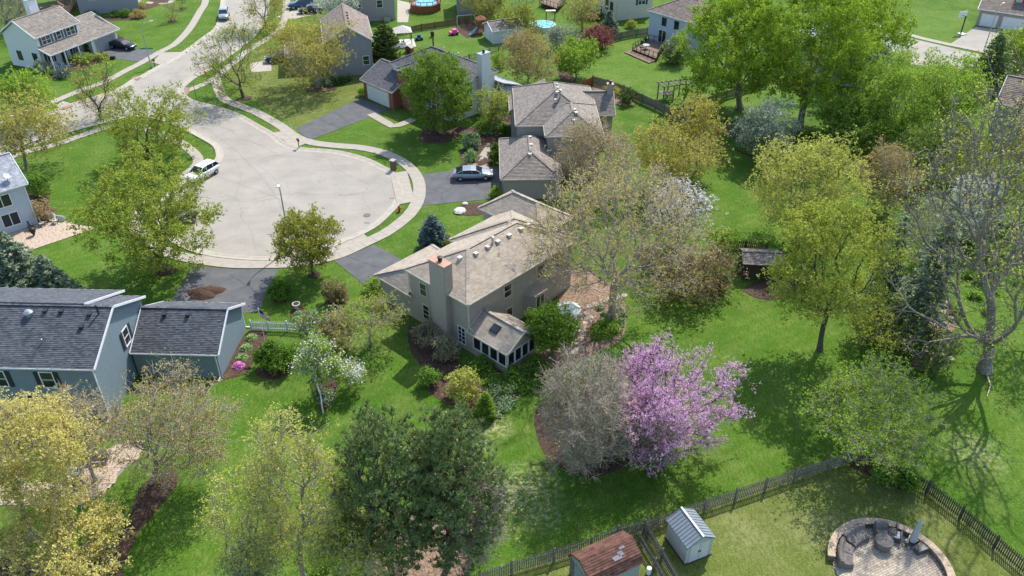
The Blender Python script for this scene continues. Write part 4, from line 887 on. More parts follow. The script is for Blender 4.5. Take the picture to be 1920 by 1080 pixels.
LC('birch', (.24, .27, .05), (.50, .50, .13)); LC('yellowgreen', (.18, .22, .035), (.38, .42, .08)); LC('dusty', (.15, .19, .12), (.36, .40, .29), .3); LC('pinkb', (.50, .24, .43), (.68, .40, .60), .45)
LC('pink2', (.56, .32, .50), (.74, .52, .68), .45)
LC('white', (.55, .52, .52), (.78, .72, .76), .3); LC('bronze', (.12, .12, .045), (.30, .23, .12)); LC('spruce', (.10, .145, .09), (.29, .35, .23), .25); LC('blue', (.06, .095, .09), (.17, .23, .21), .1)
LC('pine', (.09, .14, .05), (.27, .34, .13), .25); LC('cone', (.33, .25, .14), (.5, .38, .22), .1); LC('arbor', (.05, .08, .02), (.14, .18, .05), .1); LC('yew', (.08, .15, .02), (.22, .33, .045), .25); LC('shrub', (.06, .13, .02), (.2, .32, .05), .25)
LC('boxg', (.04, .09, .012), (.13, .23, .03), .2); LC('brush', (.17, .155, .09), (.33, .30, .18), .2); LC('brushg', (.14, .18, .09), (.31, .36, .2), .2); LC('hosta', (.12, .22, .06), (.3, .43, .17), .2); LC('sage', (.11, .17, .08), (.24, .31, .17), .1)
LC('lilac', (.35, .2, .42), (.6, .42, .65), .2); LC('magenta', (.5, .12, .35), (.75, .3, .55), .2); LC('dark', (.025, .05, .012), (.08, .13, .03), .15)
# --- street and garden trees
def T(*a, **k): return tree(*a, **k)
T('maple_tree', 'large yellow-green maple shading the parked cars left of the turning circle', 'tree', (307, 505), (156, 288, 400, 515), 'barkdark', lf['maple'], 700, 33000, .17, .28, .2, .42, .2, .9, .28, 500, .6, clump=.4)
T('maple_tree', 'light green maple at the street fork behind the bigger maple', 'tree', (275, 300), (178, 155, 378, 310), 'barkdark', lf['maple'], 420, 14500, .19, .24, .2, .4, .35, .85, .3, 500, .7)
T('maple_tree', 'small round olive-green maple below the turning circle', 'tree', (589, 516), (508, 393, 645, 512), 'barkdark', lf['maple_olive'], 420, 18000, .15, .15, .15, .4, .12, .9, .22, 400, .5, clump=.3)
T('budding_tree', 'yellow-budded tree at the left edge above the pale house', 'tree', (48, 318), (-25, 185, 125, 300), 'barkgrey', lf['gold'], 320, 8500, .2, .2, .3, .42, .3, .8, .5, 900, .8)
T('budding_tree', 'fresh green tree at the left edge in front of the porch house', 'tree', (30, 232), (-15, 128, 92, 218), 'barkgrey', lf['lime2'], 260, 7500, .22, .2, .3, .42, .3, .8, .5, 500, .8)
T('bare_tree', 'nearly leafless street tree at the left road, dark forked limbs', 'tree', (189, 224), (135, 98, 222, 232), 'barkdark', lf['gold'], 190, 2300, .17, .2, .3, .5, .3, .9, .4, 900, 1.0)
T('bare_tree', 'bare grey tree at the top left corner behind the porch house', 'tree', (14, 62), (-30, -25, 75, 50), 'barkgrey', lf['brush'], 260, 1500, .2, .25, .3, .5, .3, .9, .4, 1600, 1.5)
T('budding_tree', 'street tree with dark upright limbs and sparse green buds right of the stop sign', 'tree', (457, 184), (362, 48, 503, 182), 'barkdark', lf['maple'], 330, 6500, .17, .2, .3, .42, .35, .9, .4, 1100, 1.0)
T('budding_tree', 'sparse young tree overhanging the street at the top edge', 'tree', (497, 52), (446, -60, 540, 50), 'barkgrey', lf['gold'], 240, 4500, .2, .2, .3, .45, .3, .9, .4, 900, 1.0)
T('honey_locust', 'spreading golden tree with leaning trunk in front of the grey gable', 'tree', (596, 164), (493, 18, 672, 152), 'barkgrey', lf['gold'], 420, 19000, .17, .26, .25, .42, .4, .85, .35, 700, 1.0, upward=-.2)
T('maple_tree', 'dense rounded green maple hiding the front of the brick garage house', 'tree', (828, 250), (751, 98, 888, 240), 'barkgrey', lf['green'], 620, 34000, .2, .26, .2, .36, .12, .9, .32, 200, .6, clump=.5)
T('young_tree', 'small loose yellow-green tree beside the pale chimney', 'tree', (930, 245), (892, 165, 968, 232), 'barkgrey', lf['yellowgreen'], 170, 3800, .19, .1, .2, .45, .35, .9, .35, 300, .6)
T('brown_tree', 'round orange-brown budding tree between the two neighbouring yards', 'tree', (991, 162), (940, 62, 1040, 152), 'barktan', lf['orange'], 360, 9000, .2, .15, .12, .42, .2, .85, .4, 900, .8)
T('bright_shrub', 'bright green flowering tree at the mulch strip behind the taupe roof', 'tree', (1080, 150), (1035, 78, 1120, 146), 'barkgrey', lf['lime2'], 260, 8500, .22, .12, .12, .4, .3, .9, .4, 200, .6)
T('plum_tree', 'dark red leafed shrub-like plum along the far fence', 'tree', (1116, 92), (1083, 50, 1147, 92), 'barkdark', lf['darkred'], 240, 6500, .2, .1, .1, .42, .2, .9, .35, 300, .6)
T('pale_tree', 'pale green misty tree left of the dark red plum', 'tree', (1052, 95), (1026, 48, 1088, 98), 'barkgrey', lf['dusty'], 220, 5500, .2, .1, .1, .42, .25, .9, .4, 300, .6)
T('budding_tree', 'thin brownish tree in front of the red deck at the top', 'tree', (1092, 58), (1045, -20, 1132, 45), 'barkgrey', lf['gold'], 260, 4200, .2, .15, .3, .45, .3, .85, .4, 900, 1.0)
T('budding_tree', 'olive tree cut by the top edge beside the far house corner', 'tree', (915, 38), (872, -30, 955, 40), 'barkbirch', lf['maple_olive'], 260, 6500, .22, .12, .2, .45, .3, .85, .4, 500, .8)
T('budding_tree', 'brownish bush-like tree above the white shed', 'tree', (963, 72), (940, 15, 1010, 75), 'barkgrey', lf['maple_olive'], 220, 5000, .22, .12, .1, .45, .3, .9, .4, 400, .8)
T('lilac_bush', 'round lilac bush with pale purple flowers at the white back house', 'bush', (1268, 118), (1240, 65, 1292, 118), 'barkdark', lf['green'], 240, 6000, .2, .1, .08, .4, .2, .95, .35, 0, blossom=lf['lilac'], bl_n=1500, bl_size=.16)
# the big maples at the upper right
T('silver_maple', 'huge fresh green maple with dark forked trunk, left of the big pair at the fence', 'tree', (1388, 205), (1272, -10, 1475, 190), 'barkgrey', lf['lime'], 720, 45000, .23, .4, .2, .42, .4, .9, .3, 500, 1.2, upward=.8)
T('silver_maple', 'huge lime green maple rising to the top edge, right of the big pair', 'tree', (1500, 240), (1410, -40, 1640, 215), 'barkgrey', lf['lime'], 800, 54000, .23, .44, .2, .42, .4, .9, .3, 500, 1.2, upward=.8)
T('silver_maple', 'lime green maple at the top edge with its crown over the far street', 'tree', (1625, 165), (1540, -20, 1712, 150), 'barkgrey', lf['lime'], 480, 28500, .23, .3, .2, .42, .4, .9, .3, 300, 1.2, upward=.8)
T('green_tree', 'softer mid-green tree with upright pale limbs in front of the big maples', 'tree', (1688, 265), (1570, 95, 1800, 262), 'barkgrey', lf['lime2'], 650, 30000, .2, .26, .15, .42, .3, .9, .36, 900, 1.2, upward=.9)
T('green_tree', 'mid-green tree right of the soft upright one, before the dark conifer', 'tree', (1790, 255), (1715, 110, 1850, 255), 'barkgrey', lf['lime2'], 480, 12000, .24, .2, .15, .42, .3, .9, .5, 500, 1.0)
T('green_tree', 'bright green tree at the right edge beside the far driveway', 'tree', (1905, 135), (1865, 50, 1960, 140), 'barkgrey', lf['lime'], 360, 9500, .25, .2, .15, .42, .3, .9, .5, 100)
T('green_tree', 'lower green tree filling the gap under the big maples', 'tree', (1600, 290), (1535, 180, 1690, 290), 'barkdark', lf['green'], 420, 11000, .24, .2, .1, .42, .3, .95, .5, 300)
T('blossom_tree', 'dusty blue-white blossoming tree beside the shaded lawn path', 'tree', (1432, 300), (1375, 188, 1495, 292), 'barkgrey', lf['dusty'], 380, 8500, .2, .15, .12, .42, .3, .95, .42, 300, blossom=lf['white'], bl_n=2200, bl_size=.12)
T('yellow_tree', 'rounded yellow-green tree behind the tall yellow one', 'tree', (1498, 448), (1400, 245, 1612, 440), 'barkgrey', lf['birch'], 560, 26000, .16, .24, .15, .42, .25, .9, .32, 1000, 1.0)
T('yellow_tree', 'tall bright yellow-green tree with slanting trunk standing on the open lawn', 'tree', (1537, 656), (1444, 364, 1682, 622), 'barkdark', lf['yellowgreen'], 620, 34000, .15, .22, .12, .42, .3, .9, .26, 900, .8)
T('golden_tree', 'narrow golden-green tree right of the taupe house lawn', 'tree', (1305, 320), (1255, 180, 1355, 310), 'barkgrey', lf['gold'], 300, 8000, .19, .14, .1, .42, .3, .95, .4, 600, .8)
T('golden_tree', 'wide golden-green tree behind the great bare tree', 'tree', (1245, 365), (1160, 225, 1340, 355), 'barkgrey', lf['gold'], 420, 10500, .19, .18, .1, .42, .3, .95, .42, 1200, .8)
T('brown_tree', 'brownish twiggy tree against the taupe house wall', 'tree', (1105, 372), (1030, 222, 1200, 362), 'barktan', lf['budbrown'], 460, 8500, .17, .18, .12, .42, .2, .95, .42, 2400, .9)
T('blossom_tree', 'white blossoming tree glimpsed through the great bare tree', 'tree', (1270, 450), (1215, 330, 1335, 440), 'barkgrey', lf['white'], 260, 4200, .15, .12, .12, .42, .3, .95, .4, 900, .7)
T('great_locust', 'great spreading bare tree with forked grey trunk and golden buds beside the tan house', 'tree', (1147, 597), (968, 268, 1345, 600), 'barklight', lf['budgold'], 760, 24000, .11, .34, .26, .42, .25, .75, 
  .24, 3600, .9, rtip=.02, k=.62, step=.7, tnode=.05, clump=.5, tuft=4)
T('crab_apple', 'bronze-leafed small tree with pinkish edge right of the great bare tree', 'tree', (1264, 540), (1188, 452, 1392, 556), 'barkdark', lf['bronze'], 420, 9000, .17, .12, .12, .42, .25, .85, .35, 900, .6, blossom=leafmat('leaf_dusky', (.3, .17, .1), (.5, .32, .25)), bl_n=1800, bl_size=.14)
T('redbud', 'bright pink blossoming redbud tree on the lawn', 'tree', (1250, 838), (1096, 606, 1382, 885), 'barkdark', lf['pinkb'], 560, 26000, .085, .17, .1, .42, .55, .9, .07, 5200, .6, blossom=lf['pink2'], bl_n=26000, bl_size=.085, rtip=.013, step=.5, seed=91, upward=.35, clump=.6, tuft=3)
T('brush_mound', 'broad mound of bare grey twigs left of the pink redbud', 'bush', (1108, 872), (1003, 660, 1205, 885), 'barktan', lf['brush'], 620, 7000, .09, .12, 0, .38, .4, .98, .22, 9000, .8, rtip=.014, step=.5, k=.5, clump=.3)
T('weeping_tree', 'small weeping tree with silvery bare twigs under the redbud', 'tree', (1249, 872), (1192, 742, 1285, 868), 'barklight', lf['brushg'], 260, 900, .1, .1, .3, .5, .2, .95, .2, 2200, .6, upward=-.9, rtip=.012)
T('sage_bush', 'grey-green leafy bush at the right foot of the twig mound', 'bush', (1185, 862), (1140, 740, 1215, 862), 'barktan', lf['brushg'], 300, 5200, .13, .08, 0, .4, .25, .98, .28, 900, .5, rtip=.011)
T('green_bush', 'large light green bush with grey twigs at the fence corner', 'bush', (1645, 858), (1507, 684, 1765, 850), 'barklight', lf['lime2'], 900, 22000, .12, .16, .05, .42, .35, .95, .22, 2600, .6, rtip=.013, ryx=1.15)
T('cottonwood', 'giant bare cottonwood with massive forked trunk at the right edge', 'tree', (1846, 695), (1690, 130, 2010, 720), 'barkgrey', lf['birch'], 260, 6500, .13, .46, .1, .5, .35, .8, .45, 1300, 1.3, rtip=.038, k=.8, step=1.1, tnode=.09, clump=.3, tuft=3, forkz=1.6)
T('scrub_tree', 'olive twiggy tree behind the giant bare cottonwood, upper right', 'tree', (1880, 420), (1790, 200, 1990, 420), 'barkgrey', lf['maple_olive'], 520, 9500, .19, .2, .15, .42, .25, .9, .5, 2200, 1.0)
T('scrub_tree', 'brownish thicket tree between the yellow tree and the cottonwood', 'tree', (1665, 400), (1590, 270, 1735, 395), 'barktan', lf['orange'], 400, 6500, .19, .15, .1, .42, .25, .95, .45, 1800, .9)
T('scrub_tree', 'green tangle in front of the far right houses', 'tree', (1790, 345), (1700, 220, 1850, 345), 'barkgrey', lf['green'], 420, 8500, .19, .18, .1, .42, .25, .95, .45, 1200, .9)
T('blossom_tree', 'white flowering tree behind the cottonwood branches', 'tree', (1822, 455), (1778, 325, 1868, 448), 'barkgrey', lf['white'], 300, 6000, .14, .1, .1, .42, .25, .95, .38, 500, .7, blossom=lf['dusty'], bl_n=2500, bl_size=.14)
T('yellow_shrub', 'low yellow-green spreading tree at the edge of the lawn below the spruce', 'tree', (1652, 645), (1580, 558, 1715, 655), 'barkgrey', lf['yellowgreen'], 320, 6500, .14, .1, .1, .42, .3, .95, .35, 700, .6)
T('green_bush', 'loose green bush at the foot of the big cottonwood', 'bush', (1762, 690), (1715, 620, 1800, 700), 'barkgrey', lf['green'], 240, 3600, .14, .08, .05, .42, .3, .95, .35, 900, .6)
T('scrub_tree', 'olive green tree at the right edge behind the trunk', 'tree', (1935, 640), (1870, 430, 2020, 640), 'barkgrey', lf['lime2'], 260, 3000, .16, .12, .12, .42, .3, .95, .35, 900, .9)
T('scrub_tree', 'greyish twiggy tree left of the white flowering one', 'tree', (1745, 500), (1690, 360, 1800, 500), 'barktan', lf['brushg'], 300, 3500, .16, .12, .12, .42, .25, .95, .4, 1600, .8)
# lower left group
T('golden_tree', 'golden blossoming tree filling the left edge over the patio', 'tree', (60, 1005), (-75, 738, 172, 965), 'barklight', lf['golden'], 560, 30000, .11, .18, .15, .42, .35, .9, .22, 900, .8)
T('golden_tree', 'lower golden tree at the bottom left with pale leaning stem', 'tree', (165, 1075), (-40, 945, 240, 1085), 'barklight', lf['golden'], 420, 17000, .13, .14, .12, .42, .4, .9, .25, 500, .6)
T('budding_tree', 'open grey-limbed tree with rusty orange buds before the blue garage', 'tree', (285, 905), (195, 675, 445, 925), 'barklight', lf['rust'], 420, 8500, .1, .19, .12, .42, .3, .8, .16, 2600, .9, blossom=lf['birch'], bl_n=5500, bl_size=.09, rtip=.016, clump=.4)
T('budding_tree', 'bronze-budded bare tree in front of the blue house wall', 'tree', (180, 900), (85, 722, 225, 885), 'barktan', lf['budbrown'], 380, 5500, .1, .13, .12, .42, .25, .95, .3, 2800, .6)
T('birch_tree', 'yellow-green birch with pale trunk left of the pines', 'tree', (575, 1095), (470, 775, 650, 1060), 'barklight', lf['birch'], 520, 19000, .1, .16, .18, .42, .35, .9, .2, 1400, .8)
T('birch_tree', 'spreading golden birch at the bottom edge beside the lawn', 'tree', (470, 1110), (385, 880, 560, 1095), 'barklight', lf['birch'], 330, 11000, .1, .13, .1, .42, .35, .95, .25, 700, .6)
T('birch_tree', 'low birch boughs over the brown needle bed at the bottom', 'tree', (648, 1130), (590, 960, 745, 1085), 'barktan', lf['birch'], 300, 9000, .12, .14, .1, .45, .35, .95, .28, 900, .6)
T('twig_bush', 'grey-brown twiggy bush right of the pines at the bottom', 'bush', (880, 1075), (820, 880, 950, 1060), 'barktan', lf['brush'], 520, 5200, .12, .1, .05, .42, .25, .98, .3, 4200, .6, rtip=.012)
T('sage_bush', 'bluish grey bush at the bottom edge under the birch', 'bush', (465, 1120), (425, 1010, 515, 1100), 'barktan', lf['brushg'], 260, 5500, .12, .08, 0, .4, .2, .98, .28, 500, .5)
T('magnolia', 'white and pink flowering magnolia at the end of the white fence', 'tree', (603, 742), (543, 622, 648, 730), 'barkgrey', lf['lime2'], 200, 6200, .13, .09, .2, .42, .45, .9, .2, 300, .5, blossom=lf['white'], bl_n=1700, bl_size=.13)
T('magnolia', 'small magnolia spray with white flowers right of the flowering magnolia', 'tree', (655, 728), (630, 674, 688, 716), 'barkgrey', lf['lime2'], 120, 1300, .13, .06, .3, .42, .3, .9, .2, 100, .4, blossom=lf['white'], bl_n=1000, bl_size=.13)
T('small_tree', 'small lawn tree with pale trunk, grey twigs and yellow leaves left of the tan house', 'tree', (697, 647), (620, 538, 772, 648), 'barklight', lf['yellowgreen'], 260, 4600, .12, .12, .4, .42, .4, .8, .2, 700, .7)
T('lilac_bush', 'lilac bush with a few purple flowers beside the white fence gate', 'bush', (590, 642), (560, 578, 640, 642), 'barktan', lf['shrub'], 280, 4600, .13, .08, .05, .42, .25, .95, .28, 300, .5, blossom=lf['lilac'], bl_n=380, bl_size=.17)
T('budding_tree', 'orange-green twiggy bush behind the magnolia', 'bush', (640, 655), (598, 590, 665, 655), 'barktan', lf['orange'], 260, 3600, .13, .07, .05, .42, .25, .95, .28, 900, .5)
# shrubs
def bush(label, base, box, leaf, n=3500, name='round_shrub', ls=.13, cat='shrub', group=None, sig=.16, shell=.3, irr=.1, bark='barkdark', tips=220, **k):
    return tree(name, label, cat, base, box, bark, lf[leaf], tips, n, ls, .05, 0, shell, irr, .98, sig, 0, group=group, step=.4, **k)
bush('broad clipped green shrub in the round mulch bed by the flagpole', (513, 690), (474, 640, 548, 700), 'boxg', 7500)
bush('dark green round shrub on the lawn beside the blue house driveway', (524, 560), (504, 526, 546, 564), 'boxg', 4200)
bush('brownish round shrub left of the small lawn tree', (627, 566), (602, 524, 652, 570), 'bronze', 3600)
bush('yellow-green low shrub at the garage corner of the tan house', (705, 548), (680, 520, 740, 552), 'lime2', 3000)
bush('yellow shrub at the right foot of the blue spruce', (838, 466), (822, 440, 858, 470), 'yellowgreen', 2600)
bush('yellow-leafed shrub in the bed below the sunroom', (866, 748), (832, 690, 902, 755), 'birch', 5200, irr=.3)
bush('small green shrub at the left tip of the sunroom bed', (800, 722), (784, 686, 822, 724), 'shrub', 2400)
bush('rusty brown low shrub right of the yellow-leafed one', (885, 765), (866, 738, 905, 768), 'bronze', 1600)
bush('dark green low shrub under the sunroom windows', (905, 692), (880, 675, 930, 695), 'shrub', 2200)
bush('green low shrub at the sunroom corner downspout', (965, 712), (945, 690, 990, 712), 'shrub', 2200)
bush('green shrub right of the sunroom corner', (1000, 695), (982, 668, 1030, 700), 'shrub', 2600)
bush('brown dormant hydrangea thicket against the tan chimney', (800, 640), (768, 598, 835, 655), 'brush', 2500, name='dormant_shrub', bark='barktan')
bush('brown dormant thicket between the chimney and the sunroom', (840, 672), (808, 630, 862, 690), 'brush', 2600, name='dormant_shrub', bark='barktan')
bush('bushy round shrub at the corner of the pale brick house', (70, 368), (48, 322, 94, 372), 'shrub', 5200)
bush('reddish dormant shrub bed against the pale brick house wall', (80, 412), (58, 368, 98, 416), 'budbrown', 2200, name='dormant_shrub')
bush('pale flowering shrub at the near porch corner', (82, 138), (60, 110, 97, 140), 'dusty', 2400)
bush('low blue-green juniper in front of the white porch', (115, 145), (100, 124, 132, 147), 'blue', 2600)
bush('yellow-green shrub below the porch posts', (150, 118), (133, 98, 176, 120), 'lime2', 3000)
bush('columnar dark shrub between porch and garage door', (169, 100), (159, 74, 175, 101), 'arbor', 2600)
bush('small pale shrub right of the porch shrub row', (190, 112), (176, 98, 204, 115), 'yellowgreen', 1600)
for i, (bx, bw_, lab) in enumerate([(96, 6, 'tiny clipped shrub left of the juniper'), (91, 5, 'tiniest clipped shrub at the edge of the porch bed'), (129, 9, 'small clipped shrub between juniper and porch steps')]): bush(lab, (bx, 141-i*2+(-18 if i == 2 else 0)), (bx-bw_, 133-i*2+(-18 if i == 2 else 0), bx+bw_, 142-i*2+(-18 if i == 2 else 0)), 'shrub', 500)
bush('red-brown bush beside the far grey house wall', (258, 33), (245, 18, 273, 34), 'rust', 2200)
bush('green bush at the corner of the far grey house', (236, 32), (228, 16, 243, 33), 'shrub', 1500)
bush('dark clipped bush left of the far grey house windows', (168, 33), (155, 22, 183, 34), 'boxg', 1800)
bush('dark clipped bush below the far grey house right window', (220, 32), (205, 22, 230, 33), 'boxg', 1800)
bush('yellow-brown bush at the far grey house front', (262, 16), (250, 5, 272, 18), 'gold', 1500)
bush('reddish bush at the right of the far garage by the dark sedan', (220, 80), (212, 68, 230, 82), 'darkred', 1200)
bush('orange shrub behind the porch house chimney', (103, 20), (95, 12, 113, 22), 'rust', 1500)
bush('yellow-green shrub at the top left behind the porch house', (106, 12), (96, 2, 118, 13), 'lime2', 1500)
bush('yellow-green small shrub at the brick garage corner', (681, 180), (670, 165, 692, 182), 'lime2', 1600)
bush('silvery ball shrub beside the stepping stone garden', (883, 278), (868, 247, 900, 280), 'sage', 3800)
bush('low light green shrub below the silvery ball', (882, 305), (870, 280, 896, 308), 'hosta', 1800)
bush('dark round shrub left of the taupe garage roof', (929, 305), (918, 285, 938, 308), 'boxg', 1800)
bush('second dark round shrub, just above the taupe garage shrub', (934, 285), (922, 268, 940, 287), 'boxg', 1500)
bush('green shrub hidden between chimney house and taupe house', (948, 255), (938, 232, 960, 258), 'boxg', 2000)
bush('row of green perennials above the stepping stones', (905, 245), (888, 230, 945, 248), 'shrub', 1800)
bush('small yellow-green shrub by the boulders under the silver car', (932, 372), (918, 350, 942, 374), 'lime2', 1800)
bush('green shrub behind the right end of the taupe house', (1180, 195), (1158, 165, 1195, 198), 'arbor', 3000)
bush('low rust-green shrub above the taupe house chimney', (1148, 178), (1130, 160, 1165, 178), 'gold', 1800)
bush('round yellow-green shrub beside the cream back house', (1185, 53), (1173, 37, 1197, 54), 'yellowgreen', 1800)
bush('green shrub right of the pale chimney behind the dark roof', (935, 128), (920, 98, 952, 130), 'lime2', 2600)
bush('bushy green shrub in the fence corner beside the stone patio', (1660, 905), (1635, 872, 1675, 905), 'shrub', 2200, irr=.3)
bush('spiky dark green shrub against the iron-dark fence', (1690, 916), (1677, 883, 1718, 917), 'boxg', 1900, irr=.3)
bush('small dark bush below the bronze-leafed tree', (1345, 540), (1322, 510, 1370, 542), 'dark', 1500)
bush('light green bush above the great tree, left of the dark shed', (1350, 480), (1325, 425, 1385, 478), 'lime2', 2600, irr=.3)
bush('green bush inside the redbud bed', (1172, 700), (1155, 680, 1190, 712), 'shrub', 1400)
bush('small yellow flowering shrub beneath the upper redbud boughs', (1232, 665), (1222, 650, 1243, 666), 'yellowgreen', 900)
# upright yew-like evergreen beside the sunroom
T('evergreen_tree', 'upright feathery yellow-green evergreen beside the sunroom', 'tree', (1030, 668), (984, 562, 1082, 668), 'barkgrey', lf['yew'], 420, 10500, .17, .1, .1, .4, .3, .95, .22, 0)
# --- conifers
def conifer(label, base, top, halfw, leaf='spruce', n=9000, name='spruce_tree', cat='tree', droop=.15, ls=.26, seed=1, blunt=.9, bark='barkdark', layers=26, tr=.16, zb=.15, full=1.0):
    """base pixel, top pixel, half width in pixels at the skirt"""
    rg = np.random.default_rng(seed); bw = np.array([*G(*base), 0.]); X, H = atY(*top, bw[1]); s = bw[1]*C_+HC*S_; Rr = halfw*s/F
    root = empty(name, tuple(bw), 0, label, cat); segs = []; C = []; Dn = []
    per = 14
    for i in range(layers):
        t = (i+rg.uniform(-.3, .3))/layers; z = H*(zb*.6+(1-zb*.6)*t); rad = Rr*(1-t**blunt)**.8*full+.08; nb = max(4, int(per*(1-.5*t)))
        for j in range(nb):
            a = rg.uniform(0, 2*pi); L = rad*rg.uniform(.75, 1.1); d = np.array((cos(a), sin(a), 0)); p0 = np.array((0, 0, z)); p1 = p0+d*L+np.array((0, 0, -L*droop+L*.15*t)); segs.append((p0, p1))
            m = max(2, int(n/(layers*per)*1.4*L/Rr*1.6)); u = rg.uniform(.15, 1, m)**.7; P = p0+(p1-p0)*u[:, None]+np.array((0, 0, .0))
            side = np.array((-d[1], d[0], 0)); wd = .32*L*(1.05-u)+.06; P = P+side*(rg.uniform(-1, 1, m)*wd)[:, None]+rg.normal(0, .05, (m, 3)); C.append(P); Dn.append(np.tile(d, (m, 1))+side*rg.normal(0, .5, (m, 1)))
    C = np.concatenate(C); Dn = np.concatenate(Dn); v, q = leaf_quads(rg, C, ls, 1.5, .9, dirs=np.cross(Dn, (0, 0, 1))+rg.normal(0, .2, Dn.shape)); C[:, 2] = np.maximum(C[:, 2], .05)
    P = np.array([a for a, b in segs]+[(0, 0, -.05)]); Q = np.array([b for a, b in segs]+[(0, 0, H)]); v2, q2 = frusta(P, Q, np.r_[np.full(len(segs), .03), tr], np.r_[np.full(len(segs), .008), .015], 5)
    link('trunk', fast_mesh(name+'_trunk', v2, 4, q2, M[bark]), root); link('crown', fast_mesh(name+'_crown', v, 4, q, lf[leaf]), root); NT[0] += len(C)*2; return root
conifer('blue-green spruce at the left edge above the blue house roof', (50, 570), (34, 430), 84, 'spruce', 26000, seed=3, full=1.15, blunt=.8, ls=.22)
conifer('shorter spruce right of the left edge spruce, touching the blue house roof', (112, 580), (102, 478), 52, 'spruce', 11000, seed=4, full=1.1)
conifer('compact blue spruce on the lawn beside the tan house', (813, 466), (811, 404), 31, 'blue', 9500, seed=5, ls=.17, blunt=1.7, droop=0)
conifer('tall dark arborvitae behind the brick garage house', (726, 132), (728, 46), 27, 'arbor', 11000, 'arborvitae', seed=6, blunt=3, droop=-.3, full=1.0)
conifer('small dark conifer in front of the cream back house', (1141, 66), (1139, 18), 24, 'spruce', 5500, seed=7)
conifer('big dark pine at the upper right beside the far driveway', (1845, 165), (1843, 58), 52, 'pine', 12000, seed=8, ls=.3)
conifer('tall blue-green spruce behind the yellow lawn tree', (1705, 640), (1700, 375), 62, 'spruce', 17000, seed=9, ls=.24)
conifer('slimmer spruce left of the tall blue-green one', (1645, 585), (1640, 400), 40, 'spruce', 8000, seed=10, ls=.24)
conifer('bright green clipped cone shrub at the tip of the sunroom bed', (911, 783), (911, 737), 19, 'yew', 6500, 'cone_shrub', 'shrub', seed=11, ls=.1, blunt=1.5, droop=-.3, zb=0.02)
def pine(label, base, top, halfw, seed, n=950, tuft=18, lean=0):
    rg = np.random.default_rng(seed); bw = np.array([*G(*base), 0.]); X, H = atY(*top, bw[1]); s = bw[1]*C_+(HC-H*.5)*S_; Rr = halfw*s/F
    c = np.array([X-bw[0], 0, H*.55]); A = crown_pts(rg, n, c, (Rr, Rr, H*.45), .5, .35, .95, clump_f=.5, cone=.35); N, par, f0 = skeleton(rg, np.array((0, 0, -.05)), np.array((c[0]*.3, 0, H*.25)), A, .6, .45)
    r, tipm = radii(par, len(N), .02, .24); root = empty('pine_tree', tuple(bw), 0, label, 'tree'); i = np.arange(1, len(N)); v, q = frusta(N[par[i]], N[i], np.minimum(r[par[i]], r[i]*1.6), r[i], 5)
    link('trunk', fast_mesh('pine_trunk', v, 4, q, M['barkdark']), root)
    T0_ = np.concatenate([N[tipm], N[(r < .03) & ~tipm][::3]]); TP = np.repeat(T0_, 3, 0)+rg.normal(0, .2, (len(T0_)*3, 3)); k = len(TP)
    D = rg.normal(0, .34, (k, tuft, 3))+np.array((0, 0, .85)); D /= np.linalg.norm(D, axis=2, keepdims=True); L = rg.uniform(.3, .5, (k, tuft, 1)); Cn = (TP[:, None]+D*L*.5).reshape(-1, 3); D = D.reshape(-1, 3); L = L.reshape(-1, 1)
    sd = np.cross(D, rg.normal(size=D.shape)); sd /= np.linalg.norm(sd, axis=1, keepdims=True); V = np.stack([Cn-D*L*.5, Cn+sd*.032, Cn+D*L*.5, Cn-sd*.032], 1).reshape(-1, 3)
    link('crown', fast_mesh('pine_crown', V, 4, np.arange(len(V)), lf['pine']), root); V, q = leaf_quads(rg, TP[rg.random(k) < .45]+np.array((0, 0, .33)), .07, 1.6, .2); link('candle', fast_mesh('pine_candle', V, 4, q, lf['cone']), root); NT[0] += len(Cn)*2
    return root
pine('dark green pine with open twiggy middle, left of the pair', (735, 1085), (706, 770), 104, 21)
pine('dark green pine with open twiggy middle, right of the pair', (838, 1070), (846, 775), 98, 22)
# ground plants
def clump(name, label, cat, p, r, h, leaf, n, ls, group=None, seed=0):
    rg = np.random.default_rng(seed+int(p[0])); bw = np.array([*G(*p), .03]); a = rg.uniform(0, 2*pi, n); q = rg.uniform(0, 1, n)**.6; C = np.stack([np.cos(a)*q*r, np.sin(a)*q*r, h*(1-q**2)*rg.uniform(.6, 1, n)+.04], 1)
    v, f = leaf_quads(rg, C, ls, 1.4, 1.0); o = link(name, fast_mesh(name, v, 4, f, lf[leaf]), None); o.location = bw; tag(o, label, cat, group); return o
hp = [(472, 635), (462, 654), (454, 673)]
for i, p in enumerate(hp): clump('hosta', ['leafy hosta clump nearest the flagpole fence in the garage bed', 'middle hosta clump of the three in the garage bed', 'lowest hosta clump, just above the pink azalea'][i], 'plant', p, .5, .35, 'hosta', 420, .2, 'hostas in the garage bed')
clump('azalea', 'small pink flowering azalea in the blue garage bed', 'plant', (448, 688), .5, .45, 'magenta', 500, .13)
for i, (p, lab) in enumerate([((1124, 580), 'pale hosta left of the great tree trunk'), ((1135, 592), 'pale hosta tight against the great tree trunk, left front'), ((1160, 583), 'pale hosta right of the great tree trunk'), ((1168, 592), 'pale hosta at the far right of the trunk ring'), ((1150, 602), 'pale hosta directly below the trunk'), ((1138, 605), 'lowest pale hosta left of the trunk foot'), ((1164, 603), 'lowest pale hosta right of the trunk foot')]): clump('hosta', lab, 'plant', p, .42, .3, 'sage', 300, .17, 'pale hostas round the great tree')
for i, p in enumerate([(560, 590), (556, 600)]): clump('hosta', ['bright green hosta nearest the white urn', 'bright green hosta against the white gate'][i], 'plant', p, .4, .3, 'hosta', 260, .17)
gcv = []
